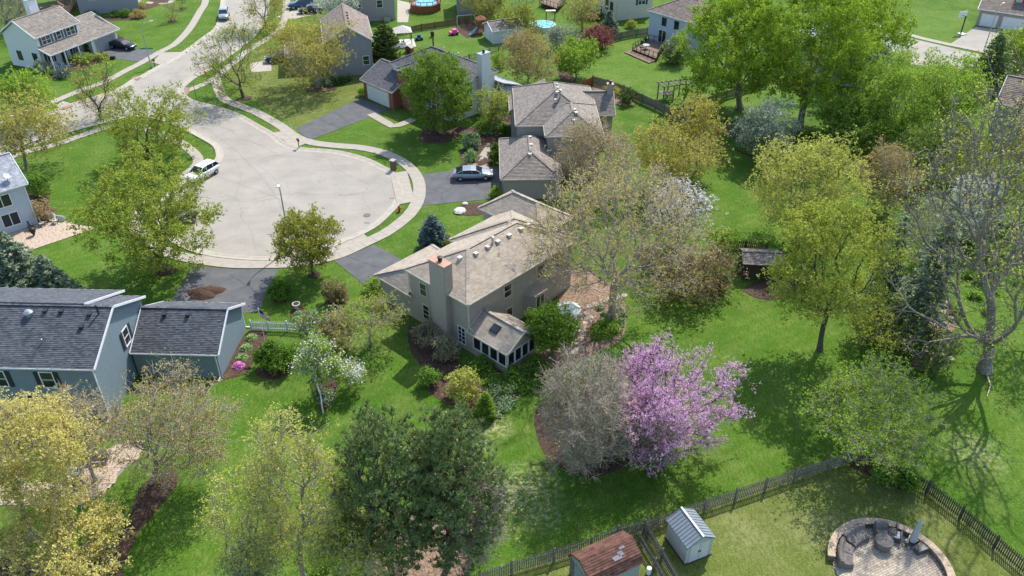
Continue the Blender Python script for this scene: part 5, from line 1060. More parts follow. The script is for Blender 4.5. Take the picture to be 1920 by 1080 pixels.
def cover(name, pts, leaf, n, ls, h=.3, seed=5):
    P = px(*pts); rg = np.random.default_rng(seed); xs = [p[0] for p in P]; ys = [p[1] for p in P]; out = []
    def inside(x, y):
        c = False; j = len(P)-1
        for i in range(len(P)):
            if (P[i][1] > y) != (P[j][1] > y) and x < (P[j][0]-P[i][0])*(y-P[i][1])/(P[j][1]-P[i][1])+P[i][0]: c = not c
            j = i
        return c
    cl = [(rg.uniform(min(xs), max(xs)), rg.uniform(min(ys), max(ys))) for _ in range(400)]; cl = [c for c in cl if inside(*c)][:60]
    if not cl: return
    ci = rg.integers(0, len(cl), n); C = np.array([(*cl[i], 0) for i in ci])+rg.normal(0, .22, (n, 3)); C[:, 2] = np.abs(C[:, 2])*h/.3+.05
    v, f = leaf_quads(rg, C, ls, 1.3, .8); link(name, fast_mesh(name, v, 4, f, lf[leaf]), None, 'stuff')
cover('ground_cover', [(905, 755), (925, 725), (970, 735), (965, 760), (930, 785)], 'sage', 2600, .12)
cover('ground_cover', [(880, 690), (960, 715), (1010, 700), (1000, 735), (940, 745), (900, 720)], 'shrub', 3600, .13)
cover('ground_cover', [(1110, 608), (1160, 600), (1165, 625), (1115, 645)], 'shrub', 3200, .13)
cover('ground_cover', [(890, 236), (945, 232), (960, 245), (900, 258)], 'shrub', 1500, .15)
cover('ground_cover', [(605, 735), (622, 738), (620, 755), (605, 760)], 'sage', 700, .12)
cover('ground_cover', [(1090, 735), (1190, 700), (1200, 740), (1140, 760)], 'brushg', 3000, .13, .5)
cover('ground_cover', [(620, 163), (585, 160), (610, 150), (640, 158)], 'dusty', 1500, .15, .5)
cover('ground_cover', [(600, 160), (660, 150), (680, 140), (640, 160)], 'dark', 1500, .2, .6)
cover('undergrowth', [(1560, 300), (1700, 260), (1920, 300), (1960, 420), (1700, 430)], 'green', 9000, .22, .8)
cover('undergrowth', [(1700, 420), (1960, 420), (1960, 640), (1780, 600)], 'shrub', 7000, .18, .5)
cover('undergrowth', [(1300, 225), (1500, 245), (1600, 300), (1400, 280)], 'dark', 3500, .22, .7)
cover('undergrowth', [(1020, 880), (1060, 780), (1180, 800), (1150, 880), (1080, 890)], 'brush', 3000, .12, .4)
cover('undergrowth', [(560, 1100), (620, 1000), (700, 1080), (690, 1110)], 'boxg', 3500, .12, .6)
# ================================================================== FENCES
def fence(name, label, tops, h, m, gap=.14, pw=.085, post=2.4, rails=(.25, .8), cat='fence', single=True, ph=.12, cap=None, pt=.02, z0=.05, posth=None):
    """tops: pixels of the top line; pickets are copies that share one mesh"""
    W = [G(a, b, h) for a, b in tops]; root = empty(name, (*W[0], 0), 0, label, cat); o0 = W[0]; W = [p-o0 for p in W]
    pk = MB().box(-pw/2, pw/2, -pt/2, pt/2, z0, h-.06); pk.poly([(-pw/2, -pt/2, h-.06), (pw/2, -pt/2, h-.06), (0, -pt/2, h)]).poly([(pw/2, pt/2, h-.06), (-pw/2, pt/2, h-.06), (0, pt/2, h)]).poly([(pw/2, -pt/2, h-.06), (pw/2, pt/2, h-.06), (0, pt/2, h), (0, -pt/2, h)]).poly([(-pw/2, pt/2, h-.06), (-pw/2, -pt/2, h-.06), (0, -pt/2, h), (0, pt/2, h)])
    me = pk.mesh('picket', m); hp_ = posth or h+.08; po = MB().box(-ph/2, ph/2, -ph/2, ph/2, 0, hp_).lathe([(ph*.75, hp_), (ph*.75, hp_+.03), (.01, hp_+.1)], 4).mesh('post', m); J = MB(); cnt = 0; rl = []
    for a, b in zip(W, W[1:]):
        L = np.linalg.norm(b-a); d = (b-a)/L; nn = np.array((-d[1], d[0])); an = math.atan2(d[1], d[0]); n = max(1, int(round(L/gap))); npst = max(1, int(round(L/post)))
        for i in range(n):
            p = a+d*(i+.5)*L/n+nn*(.035); hz = rnd.uniform(-.015, .01)
            if single and cnt < 300: o = link('picket', me, root); o.location = (*p, hz); o.rotation_euler = (rnd.uniform(-.01, .01), 0, an+rnd.uniform(-.02, .02)); cnt += 1
            else:
                t_ = np.array((*d, 0)); k = len(J.v); cs, sn = cos(an), sin(an)
                J.v += [(p[0]+x*cs-y*sn, p[1]+x*sn+y*cs, z+hz) for x, y, z in pk.v]; J.f += [tuple(k+q for q in f) for f in pk.f]; J.mi += [0]*len(pk.f)
        for i in range(npst+1):
            if i == npst and not np.allclose(b, W[-1]): continue
            o = link('post', po, root); o.location = (*(a+d*i*L/npst), 0); o.rotation_euler = (0, 0, an)
        for z in rails:
            for i in range(npst): r = MB().bar((*(a+d*i*L/npst), z*h), (*(a+d*(i+1)*L/npst), z*h), .04, .08); r.build('rail', m, root)
    if J.v: J.build('picket_row', m, root, kind='stuff')
    return root
fence('picket_fence', 'weathered picket fence along the bottom lawn from the pines to the stone patio corner', [(840, 1097), (900, 1074), (960, 1053), (1040, 1030), (1110, 1008), (1160, 987), (1211, 976), (1265, 957), (1383, 917), (1495, 879), (1620, 840)], 1.3, M['fence'], .155, .08)
fence('picket_fence', 'dark picket fence slanting to the right edge beside the stone patio', [(1632, 848), (1690, 872), (1745, 903), (1808, 951), (1873, 1006), (1960, 1080)], 1.25, mat('dark_fence', (.075, .07, .06), .85, .2, 3, island=.2), .15, .08)
fence('picket_fence', 'short double picket fence between the two small sheds', [(1215, 985), (1243, 1030), (1275, 1085)], 1.2, M['fence'], .14, .08)
fence('picket_fence', 'second short picket row behind the red-roofed shed', [(1200, 1000), (1230, 1048), (1255, 1095)], 1.0, M['fence'], .14, .08)
fence('white_fence', 'white picket fence with a gate beside the blue garage', [(468, 602), (500, 602.5), (536, 603.5), (572, 607)], 1.1, M['white'], .16, .08, 2.0)
wf = fence('white_fence', 'white picket fence seen end-on below the flowering magnolia', [(586, 690), (600, 735), (603, 757)], 1.0, M['white'], .16, .08, 1.6)
br = MB(); p0 = G(505, 602, 1.0); p1 = G(533, 603, .3)
fence('board_fence', 'brown board fence across the far green yard', [(744, 55), (790, 45), (840, 38), (880, 31)], 1.2, M['fence2'], .2, .17, 2.6)
fence('board_fence', 'low dark fence behind the pale chimney', [(860, 107), (900, 97), (935, 84), (960, 78)], 1.1, M['fence'], .3, .1, 2.4)
fence('board_fence', 'grey-brown fence behind the dark red plum', [(1140, 68), (1165, 60), (1195, 54), (1215, 52)], 1.4, M['fence'], .2, .17, 2.4)
fence('board_fence', 'long curving grey fence between the taupe house and the green yard', [(1112, 142), (1140, 150), (1170, 160), (1205, 177), (1230, 188), (1262, 205)], 1.4, M['fence'], .2, .17, 2.4)
fence('board_fence', 'grey fence running under the big maples', [(1262, 206), (1300, 190), (1345, 176), (1400, 158), (1440, 148)], 1.4, M['fence'], .22, .17, 2.4)
fence('board_fence', 'shaded fence from the maples to the dusty blossom tree', [(1262, 206), (1310, 226), (1360, 232), (1400, 252)], 1.4, M['fence'], .22, .17, 2.4)
fence('board_fence', 'reddish wood fence behind the taupe roof', [(1075, 162), (1095, 152), (1112, 143)], 1.5, M['redwood'], .2, .18, 2.4)
fence('board_fence', 'sunlit picket fence left of the dark shed', [(1340, 448), (1370, 450), (1400, 452), (1440, 455)], 1.1, M['fence2'], .2, .09, 2.4)
fence('wire_fence', 'thin wire fence at the top edge lawn', [(960, 5), (1000, -8), (1030, -12)], 1.1, M['metal'], .8, .03, 2.4)
fence('log_fence', 'old grey plank fence behind the top left trees', [(60, 8), (120, -2), (170, -8)], 1.7, M['fence'], .3, .28, 2.4)
# ================================================================== VEHICLES
def car(label, p, ang, L=4.8, W=1.85, H=1.45, paint=(.5, .5, .5), kind='sedan', rough=.25, metal=.3):
    """p: pixel under the middle of the car; ang: heading (nose) in degrees"""
    o = empty('parked_car', (*G(*p), .04), R(ang), label, 'car'); mn = 'car_paint_%d_%d' % (int(paint[0]*999), int(paint[2]*999)); pm = mat(mn, paint, rough, .02, 2, spec=.6, metal=metal)
    h = H; gl = .22
    # stations: x, half width at belt, z of sill, z of belt/bonnet
    if kind == 'sedan': st = [(-.5, .36, .42, .56), (-.485, .43, .3, .68), (-.42, .485, .25, .72), (-.3, .5, .2, .7), (0, .5, .19, .67), (.2, .5, .2, .67), (.3, .49, .22, .65), (.42, .47, .26, .56), (.485, .41, .3, .48), (.5, .34, .38, .42)]; cab = [(-.43, .72), (-.25, .985), (-.05, 1.0), (.08, .97), (.24, .66)]
    else: st = [(-.5, .4, .42, .6), (-.485, .46, .3, .7), (-.42, .49, .25, .68), (-.3, .5, .2, .66), (0, .5, .19, .64), (.2, .5, .2, .63), (.3, .49, .22, .62), (.42, .47, .26, .57), (.485, .42, .3, .5), (.5, .36, .38, .44)]; cab = [(-.475, .68), (-.40, .96), (-.1, 1.0), (.08, .96), (.25, .62)]
    b = MB(); n = 10; ks = []
    for (x, hw, zs, zb) in st:
        hw *= W; x *= L; z0 = zs*h; z1 = zb*h; ring = [(x, -hw*.86, z0), (x, -hw*.98, z0+(z1-z0)*.3), (x, -hw, z0+(z1-z0)*.62), (x, -hw*.93, z1-.03), (x, -hw*.6, z1+.02), (x, 0, z1+.045), (x, hw*.6, z1+.02), (x, hw*.93, z1-.03), (x, hw, z0+(z1-z0)*.62), (x, hw*.98, z0+(z1-z0)*.3), (x, hw*.86, z0)]
        ks.append(len(b.v)); b.v += ring
    m = 11
    for i in range(len(ks)-1):
        for j in range(m): j2 = (j+1) % m; b.f.append((ks[i]+j, ks[i]+j2, ks[i+1]+j2, ks[i+1]+j)); b.mi.append(0)
    b.f.append(tuple(ks[0]+j for j in range(m))[::-1]); b.f.append(tuple(ks[-1]+j for j in range(m))); b.mi += [0, 0]
    body = b.build('body', pm, o, smooth=True)
    g = MB(); q = []
    for (x, z) in cab:
        zz = z*h; bw_ = .46*W; tw = bw_-(zz-.66*h)*.32 if z > .75 else bw_*.97; q.append(len(g.v)); g.v += [(x*L, -bw_*.97, .64*h), (x*L, -tw, zz-.05*(z > .8)), (x*L, -tw*.75, zz), (x*L, tw*.75, zz), (x*L, tw, zz-.05*(z > .8)), (x*L, bw_*.97, .64*h)]
    for i in range(len(q)-1):
        for j in range(5): g.f.append((q[i]+j, q[i]+j+1, q[i+1]+j+1, q[i+1]+j)); g.mi.append(0)
    gl_ = g.build('windows', M['glass'], o, smooth=False)
    rf = MB(); rr_ = []
    for i in range(1, len(cab)-1):
        x, z = cab[i]; zz = z*h+.012; tw = (.46*W-(z*h-.66*h)*.32); rr_.append(len(rf.v)); rf.v += [(x*L, -tw-.01, zz-.06), (x*L, -tw*.75, zz), (x*L, tw*.75, zz), (x*L, tw+.01, zz-.06)]
    for i in range(len(rr_)-1):
        for j in range(3): rf.f.append((rr_[i]+j, rr_[i]+j+1, rr_[i+1]+j+1, rr_[i+1]+j)); rf.mi.append(0)
    for s in (-1, 1):
        for (xa, za, xb, zb) in ((cab[0][0], .69, cab[1][0], cab[1][1]), (cab[-1][0], .65, cab[-2][0], cab[-2][1]), (-.02, .66, -.03, .985), (-.25, .68, -.26, .97)):
            tw = .46*W-(zb*h-.66*h)*.32; rf.bar((xa*L, s*.455*W, za*h), (xb*L, s*(tw+.012), zb*h-.05), .055, .05)
    rf.build('roof_panel', pm, o)
    for sx in (-.315, .305):
        for s in (-1, 1):
            t = MB().lathe([(.18, -.1), (.33, -.1), (.34, -.06), (.34, .06), (.33, .1), (.18, .1)], 16, axis='y').build('wheel', M['rubber'], o); t.location = (sx*L, s*(W/2-.11), .34)
            r = MB().lathe([(.2, -.11), (.2, .11)], 10, axis='y').build('rim', M['metal'], t)
    for s in (-1, 1):
        MB().box(L*.455, L*.492, s*W*.3-.17, s*W*.3+.17, .47*h, .53*h).build('headlight', M['vent'], o); MB().box(-L*.5, -L*.475, s*W*.33-.18, s*W*.33+.18, .56*h, .63*h).build('tail_light', M['signred'], o)
        MB().box(L*.16, L*.19, s*(W/2+.02), s*(W/2+.02)+s*.14, .64*h, .73*h).build('side_mirror', pm, o) if s > 0 else MB().box(L*.16, L*.19, -(W/2+.16), -(W/2+.02), .64*h, .73*h).build('side_mirror', pm, o)
    return o
car('glossy black sedan on the dark driveway of the porch house', (232, 91), -20, 4.9, paint=(.012, .018, .03))
car('silver-blue minivan parked on the street at the top', (421, 34), 283, 4.7, 1.8, 1.7, (.32, .38, .44), 'suv')
car('white crossover parked at the kerb beside the large maple', (381, 333), 243, 4.5, 1.85, 1.65, (.75, .76, .78), 'suv', metal=0)
car('dark car almost hidden beneath the large maple', (335, 425), 240, 4.6, paint=(.03, .035, .045))
car('silver-blue sedan on the driveway of the taupe house', (887, 334), 3, 4.9, 1.9, 1.42, (.30, .36, .42))
car('blue pickup-like car on the concrete drive at the top edge', (566, 15), 195, 5.2, 1.95, 1.75, (.05, .1, .2), 'suv')
car('dark car next to the blue one at the top edge', (583, 24), 195, 4.7, 1.85, 1.5, (.04, .045, .05))
car('dark parked car hidden behind the golden tree', (525, 115), 195, 4.8, 1.85, 1.5, (.02, .03, .04))
# ================================================================== STREET FURNITURE
def lamp(label, p, ang, h=7.1, arm=1.5):
    o = empty('street_lamp', (*G(*p), 0), R(ang), label, 'street lamp'); pts = [(0, 0, 0), (0, 0, h*.55), (0, 0, h*.82), (.15, 0, h*.93), (.5, 0, h*.985), (arm, 0, h)]
    MB().tube(pts, [.1, .08, .065, .055, .05, .04], 8).build('pole', M['metal'], o); MB().lathe([(.16, 0), (.16, .25)], 8).build('base', M['metal'], o)
    MB().bar((arm-.1, 0, h+.02), (arm+.5, 0, h+.05), .24, .12).build('lamp_head', M['vent'], o); return o
lp = lamp('curved grey street lamp with green name sign at the corner of the driveway', (284, 127), 35)
s_ = MB().box(-.02, .02, -1.0, 1.0, 0, .25).build('street_sign', M['green'], lp); s_.location = (0, 0, 3.0); s_.rotation_euler = (0, 0, 1.0)
lamp('street lamp with shiny curved arm rising in front of the turning circle', (545, 468), -78, 7.9, .7)
lamp('street lamp with curved arm beside the far driveway at the right', (1847, 88), 40, 7)
def hydrant(label, p):
    o = empty('fire_hydrant', (*G(*p), 0), .4, label, 'fire hydrant'); MB().lathe([(.2, 0), (.2, .06), (.13, .07), (.13, .55), (.17, .56), (.17, .6), (.14, .62), (.12, .7), (.06, .76), (.03, .82)], 12).build('barrel', M['red'], o)
    MB().lathe([(.07, -.26), (.07, .26)], 8, (0, 0, .45), 'y').build('side_outlet', M['red'], o); MB().lathe([(.09, 0), (.09, .24)], 8, (0, 0, .42), 'x').build('front_outlet', M['red'], o)
hydrant('red fire hydrant on the grass strip by the turning circle', (749, 397)); hydrant('red fire hydrant on the corner grass near the stop sign', (386, 142))
ss = empty('stop_sign', (*G(369, 187), 0), R(-62), 'red octagonal stop sign on a thin post at the street corner', 'stop sign'); MB().box(-.03, .03, -.03, .03, 0, 2.5).build('post', M['darkmetal'], ss)
pl = MB(); oc = [(.38*cos(pi/8+i*pi/4), -.045, 2.15+.38*sin(pi/8+i*pi/4)) for i in range(8)]; oc2 = [(x, -.03, z) for x, y, z in oc]; pl.poly(oc).poly(oc2[::-1])
for i in range(8): pl.poly([oc2[i], oc2[(i+1) % 8], oc[(i+1) % 8], oc[i]][::-1])
pl = pl.build('sign_plate', M['signred'], ss); bd = MB()
for i in range(8):
    a, b = np.array(oc[i]), np.array(oc[(i+1) % 8]); c0 = np.array((0, -.045, 2.15)); bd.poly([c0+(a-c0)*.97-(0, .004, 0), c0+(b-c0)*.97-(0, .004, 0), c0+(b-c0)*.9-(0, .004, 0), c0+(a-c0)*.9-(0, .004, 0)])
bd.build('border', M['white'], pl)
cu = bpy.data.curves.new('stop_text', 'FONT'); cu.body = 'STOP'; cu.size = .27; cu.align_x = 'CENTER'; cu.align_y = 'CENTER'; cu.extrude = .002
to = bpy.data.objects.new('t', cu); col.objects.link(to); bpy.context.view_layer.update(); tm = bpy.data.meshes.new_from_object(to.evaluated_get(bpy.context.evaluated_depsgraph_get())); bpy.data.objects.remove(to); tm.materials.clear(); tm.materials.append(M['white'])
lt = link('lettering', tm, pl); lt.location = (0, -.052, 2.15); lt.rotation_euler = (pi/2, 0, 0)
def mailbox(label, p, ang):
    o = empty('mailbox', (*G(*p), 0), R(ang), label, 'mailbox'); MB().box(-.05, .05, -.05, .05, 0, 1.05).build('post', M['darkmetal'], o); b = MB(); b.box(-.12, .12, -.28, .28, 1.05, 1.2)
    b.lathe([(.12, -.28), (.12, .28)], 12, (0, 0, 1.2), 'y').build('box', M['black'], o); MB().box(.12, .14, .05, .09, 1.15, 1.4).build('flag', M['red'], o)
mailbox('black mailbox on a post at the porch house driveway', (291, 126), 40); mailbox('black mailbox on a post at the kerb of the brick garage driveway', (561, 278), 30)
bp_ = empty('stone_mailbox', (*G(738, 319), 0), R(-30), 'brown stone mailbox pillar with pale cap on the turning circle grass', 'mailbox pillar'); st_ = MB().box(-.27, .27, -.27, .27, 0, 1.3).build('pillar', M['darkwood'], bp_)
for zi in range(6):
    for (x, y, a) in ((0, -.28, 0), (-.28, 0, 1), (.28, 0, 1)):
        for k in (-1, 1):
            q = MB(); u = k*.135+(.03 if zi % 2 else -.03); q.box(-.12, .12, -.02, .02, .02, .19) ; s2 = q.build('stone', mat('mailbox_stone', srgb(120, 100, 80), .9, .1, 5, island=.3), bp_); s2.location = (x+(0 if a else u), y+(u if a else 0), zi*.213); s2.rotation_euler = (0, 0, pi/2 if a else 0)
MB().box(-.34, .34, -.34, .34, 1.3, 1.4).build('cap', M['kerb'], bp_)
# flagpole with flag
fp = empty('flagpole', (*G(500.6, 656.5), 0), 0, 'thin white flagpole with stars-and-stripes flag beside the clipped shrub', 'flagpole')
MB().tube([(0, 0, 0), (0, 0, 4.5)], [.04, .03], 8).lathe([(.02, 4.5), (.06, 4.56), (.02, 4.62)], 8).build('pole', M['white'], fp)
fl = MB(); nx = 10
def fpnt(u, v): return (.05+u*.72*1.0, .1*sin(u*7)+.06*sin(v*5+u*3), 4.35-v*.62-u*.62)
for k in range(13):
    fl.m = k % 2
    for i in range(nx):
        if k < 7 and i < 4: continue
        fl.poly([fpnt(i/nx, (k+1)/13), fpnt((i+1)/nx, (k+1)/13), fpnt((i+1)/nx, k/13), fpnt(i/nx, k/13)])
fl.m = 2
for i in range(4): fl.poly([fpnt(i/nx, 7/13), fpnt((i+1)/nx, 7/13), fpnt((i+1)/nx, 0), fpnt(i/nx, 0)])
fl.m = 1
for r_ in range(4):
    for c_ in range(4):
        a = fpnt((c_+.5)/nx, (r_+.5)*7/13/4); fl.poly([(a[0]-.018, a[1]-.008, a[2]-.018), (a[0]+.018, a[1]-.008, a[2]-.018), (a[0], a[1]-.008, a[2]+.02)])
fl.build('flag', [M['flagred'], M['white'], M['flagblue']], fp)
# urn, umbrella, boulders
ur = empty('garden_urn', (*G(557, 580), 0), 0, 'white stone urn planter on a pedestal beyond the white fence', 'urn'); MB().lathe([(.18, 0), (.18, .06), (.09, .1), (.09, .3), (.2, .36), (.33, .5), (.38, .62), (.38, .68), (.3, .68), (.28, .55)], 16).build('bowl', M['vent'], ur); MB().lathe([(.3, .6), (.3, .62)], 16).build('soil', M['soil'], ur)
um = empty('patio_umbrella', (*G(1064, 612), 0), 0, 'pale green open patio umbrella over the flagstone terrace', 'umbrella'); MB().tube([(0, 0, 0), (0, 0, 2.45)], .025).build('pole', M['wood'], um)
cn = MB(); n = 8
for i in range(n):
    a0, a1 = 2*pi*i/n, 2*pi*(i+1)/n; Pq_ = lambda a, r, z: (r*cos(a), r*sin(a), z); am = (a0+a1)/2
    for (r0, z0, r1, z1) in ((0.02, 2.5, .6, 2.34), (.6, 2.34, 1.22, 2.02)):
        cn.poly([Pq_(a0, r1, z1), Pq_(am, r1*.95, z1-.02), Pq_(am, r0*.95, z0-.0), Pq_(a0, r0, z0)]).poly([Pq_(am, r1*.95, z1-.02), Pq_(a1, r1, z1), Pq_(a1, r0, z0), Pq_(am, r0*.95, z0)])
    cn.poly([Pq_(a0, 1.22, 1.9), Pq_(a1, 1.22, 1.9), Pq_(a1, 1.22, 2.02), Pq_(a0, 1.22, 2.02)])
cn.build('canopy', M['canvas'], um); rb_ = MB()
for i in range(n): a = 2*pi*i/n; rb_.bar((0, 0, 2.47), (1.2*cos(a), 1.2*sin(a), 1.99), .025)
rb_.build('rib', M['wood'], um)
# flagstone terrace beneath it
TS = empty('flagstone_terrace', (0, 0, 0), kind='structure'); rg2 = random.Random(3)
tp = px((1060, 595), (1085, 588), (1105, 600), (1104, 620), (1090, 640), (1065, 655), (1030, 662), (1040, 640), (1055, 620)); cxs = [p[0] for p in tp]; cys = [p[1] for p in tp]
def inpoly(P, x, y):
    c = False; j = len(P)-1
    for i in range(len(P)):
        if (P[i][1] > y) != (P[j][1] > y) and x < (P[j][0]-P[i][0])*(y-P[i][1])/(P[j][1]-P[i][1])+P[i][0]: c = not c
        j = i
    return c
y = min(cys)
while y < max(cys):
    x = min(cxs)+rg2.uniform(-.3, 0)
    while x < max(cxs):
        w_ = rg2.uniform(.45, .8)
        if inpoly(tp, x+w_/2, y+.28):
            k = 6; pts = [(x+w_/2+w_*.53*cos(2*pi*i/k+.4)*rg2.uniform(.85, 1), y+.28+.32*sin(2*pi*i/k+.4)*rg2.uniform(.85, 1)) for i in range(k)]; MB().slab(ccw([np.array(p) for p in pts]), .02, .1+rg2.uniform(-.01, .01)).build('flagstone', M['pinkstone'], TS)
        x += w_+.05
    y += .58
def lump(name, label, p, r, h, m, cat='boulder', seed=0, group=None, parent=None, sx=1):
    rg = random.Random(seed+int(p[0])); mb = MB(); n = 9
    for k, (t, z) in enumerate(((1, 0), (1.03, .35), (.85, .8), (.4, 1.0))): mb.v += [(r*sx*t*cos(2*pi*i/n)*rg.uniform(.82, 1.1), r*t*sin(2*pi*i/n)*rg.uniform(.82, 1.1), h*z*rg.uniform(.9, 1.05)) for i in range(n)]
    for k in range(3):
        for i in range(n): j = (i+1) % n; mb.f.append((k*n+i, k*n+j, (k+1)*n+j, (k+1)*n+i)); mb.mi.append(0)
    mb.f.append(tuple(3*n+i for i in range(n))); mb.mi.append(0); o = mb.build(name, m, parent); o.location = (*G(*p), .02); tag(o, label, cat, group) if label else None; return o
SSL = ['stepping stone just below the terrace edge, under the white chair', 'lowest stepping stone but one, toward the redbud bed', 'lone stepping stone between the terrace and the hostas', 'stepping stone level with the umbrella top, left in its row', 'second stepping stone of the row climbing past the trunk', 'third stepping stone of the row, just left of the trunk', 'stepping stone nearest the great trunk on its left', 'farthest right stepping stone at the lawn edge behind the trunk', 'stepping stone directly right of the great trunk',
 'stepping stone right of the umbrella rim', 'stepping stone below the one at the umbrella rim', 'stepping stone touching the umbrella rim on the right', 'stepping stone at the lower left tip of the terrace']
for i, p in enumerate([(1086, 650), (1074, 662), (1112, 638), (1104, 575), (1117, 571), (1129, 566), (1140, 562), (1170, 554), (1160, 559), (1108, 595), (1105, 604), (1100, 588), (1080, 655)]): lump('stepping_stone', SSL[i], p, .34, .08, M['concrete'], 'stepping stone', i, 'stepping stones in the wood chip bed')
lump('boulder', 'flat pale boulder beside the pin-topped tan house bed and silver car', (862, 397), .75, .35, M['vent']); lump('boulder', 'smaller pale rock above the flat pale boulder', (872, 384), .35, .3, M['vent'])
for i, p in enumerate([(908, 250), (916, 246), (924, 243), (932, 240), (920, 250)]): lump('garden_rock', ['leftmost pale rock of the dry stream behind the walk', 'second pale rock of the dry stream', 'middle pale rock of the dry stream', 'last pale rock of the dry stream near the taupe roof', 'front pale rock of the dry stream'][i], p, .5, .2, M['kerb'], 'rock', i)
for i, p in enumerate([(872, 308), (880, 311), (890, 312)]): lump('grass_tuft', ['left tan dormant grass mound by the garden walk', 'middle tan dormant grass mound by the garden walk', 'right tan dormant grass mound by the garden walk'][i], p, .4, .35, M['log'], 'grass mound', i)
# table and chairs beneath the umbrella
tb = empty('patio_table', (*G(1078, 622), .1), .5, 'pale patio table at the right edge of the umbrella', 'table'); MB().lathe([(.5, .7), (.5, .74)], 16).build('table_top', M['vent'], tb); MB().tube([(0, 0, 0), (0, 0, .7)], .04).build('leg', M['vent'], tb)
def chair(label, p, ang, m, group=None, z=.08, w=.5, lounge=False, name='patio_chair', cat='chair'):
    o = empty(name, (*G(*p), z), R(ang), label, cat, group); MB().box(-w/2, w/2, -w/2, w/2, .38, .43).build('seat', M[m], o); MB().bar((0, w/2, .43), (0, w/2+.2, .95), w, .04, (1, 0, 0)).build('backrest', M[m], o)
    for x in (-1, 1):
        for y in (-1, 1): MB().box(x*w/2-.02, x*w/2+.02, y*w/2-.02, y*w/2+.02, 0, .4).build('leg', M['darkmetal'], o)
        MB().box(x*(w/2+.02)-.02, x*(w/2+.02)+.02, -w/2, w/2, .6, .64).build('armrest', M['darkmetal'], o)
    return o
chair('white patio chair just under the right rim of the umbrella', (1080, 610), -60, 'vent'); chair('white patio chair below the small terrace table', (1074, 634), 160, 'vent')
# --- patio of the pale brick house
PC = empty('paver_patio', (0, 0, 0), kind='structure'); fr_o = np.array((-52.4, 79.47)); e1 = np.array((cos(R(42.5)), sin(R(42.5)))); e2 = np.array((-e1[1], e1[0]))
def grid_pavers(par, poly, org, ea, eb, rw, rl, m, z0, z1, gap=.02, big=False):
    """courses of individual paving blocks clipped to a convex or simple outline"""
    rg = random.Random(4); loc = [((p-org)@ea, (p-org)@eb) for p in poly]; xs = [p[0] for p in loc]; ys = [p[1] for p in loc]; y = min(ys); J = MB(); k = 0
    while y < max(ys):
        x = min(xs)-rg.random()*rl
        while x < max(xs):
            l_ = rl*rg.choice((.6, 1, 1, 1.3)); cx_, cy_ = x+l_/2, y+rw/2
            if inpoly(loc, cx_, cy_):
                q = [org+ea*a+eb*b for a, b in ((x, y), (x+l_-gap, y), (x+l_-gap, y+rw-gap), (x, y+rw-gap))]; zz = z1+rg.uniform(-.004, .004)
                if big and k < 280: c = sum(q)/4; MB().slab(ccw([p-c for p in q]), z0, zz).build('paver', m, par).location = (*c, 0); k += 1
                else: J.slab(ccw(q), z0, zz)
            x += l_
        y += rw
    if J.v: J.build('paver_field', m, par, kind='stuff')
poly = [fr_o+e1*a+e2*b for a, b in ((1.7, -.1), (-11, -.1), (-11, -5.3), (4.3, -5.3), (1.7, -.6))]
sheet('patio_bed', poly, .03, M['crack'], parent=PC); grid_pavers(PC, poly, fr_o, e1, e2, .45, .6, M['stone'], .0, .06, big=True)
for i, (a, b, g, lab) in enumerate([(.1, -.9, 0, 'pale reclining patio chair nearest the wall corner'), (-1.0, -1.0, 10, 'dark patio chair second from the wall corner'), (1.4, -1.3, -30, 'pale chair standing off the corner toward the beds'), (-5.0, -1.3, 20, 'pale chair behind the spruce top on the patio')]):
    w_ = fr_o+e1*a+e2*b; c_ = chair(lab, (960, 540), 42.5+g, 'darkmetal' if i == 1 else 'vent', 'patio chairs at the pale brick house'); c_.location = (*w_, .07)
w_ = fr_o+e1*2.0+e2*-.9; lo = empty('lounge_chair', (*w_, .07), R(80), 'pale green folding lounger at the patio corner', 'lounge chair'); MB().bar((0, -.7, .3), (0, .4, .32), .55, .05, (1, 0, 0)).build('seat', M['canvas'], lo); MB().bar((0, .4, .32), (0, .9, .7), .55, .05, (1, 0, 0)).build('backrest', M['canvas'], lo)
for x in (-.25, .25): MB().bar((x, -.6, 0), (x, -.6, .3), .04).bar((x, .4, 0), (x, .4, .32), .04).build('leg', M['metal'], lo)
w_ = fr_o+e1*-1.2+e2*-2.4; gr_ = MB().lathe([(.1, .0), (.1, .1), (.3, .5), (.34, .7), (.3, .85), (.1, .95)], 14).build('kettle_grill', M['black'], label='black kettle grill on the patio of the pale brick house', cat='grill'); gr_.location = (*w_, .07)
# --- patio of the blue house (lower left)
PB = empty('stone_patio', (0, 0, 0), kind='structure'); poly = px((-70, 905), (120, 905), (135, 880), (175, 860), (215, 835), (265, 825), (268, 850), (235, 880), (210, 905), (195, 925), (150, 948), (-70, 948))
sheet('patio_bed', poly, .03, M['crack'], parent=PB); grid_pavers(PB, poly, poly[0], np.array((1., 0)), np.array((0., 1.)), .4, .5, M['pinkstone'], 0, .06, big=True)
bt = empty('patio_table', (*G(147, 895), .07), .3, 'glass-topped round table on the patio under the golden tree', 'table'); MB().lathe([(.6, .7), (.6, .73)], 20).build('table_top', M['metal'], bt)
for i in range(4): a = i*pi/2+.4; MB().bar((.4*cos(a), .4*sin(a), 0), (.3*cos(a), .3*sin(a), .7), .04).build('leg', M['darkmetal'], bt)
chair('black wire chair right of the round patio table', (148, 913), 180, 'darkmetal', name='wire_chair'); chair('black wire chair above the round patio table', (152, 882), 20, 'darkmetal', name='wire_chair')
bn = empty('garden_bench', (*G(184, 868), .07), .1, 'low dark metal frame bench on the patio near the wall', 'bench'); MB().box(-.7, .7, -.25, .25, .36, .4).build('seat', M['darkmetal'], bn)
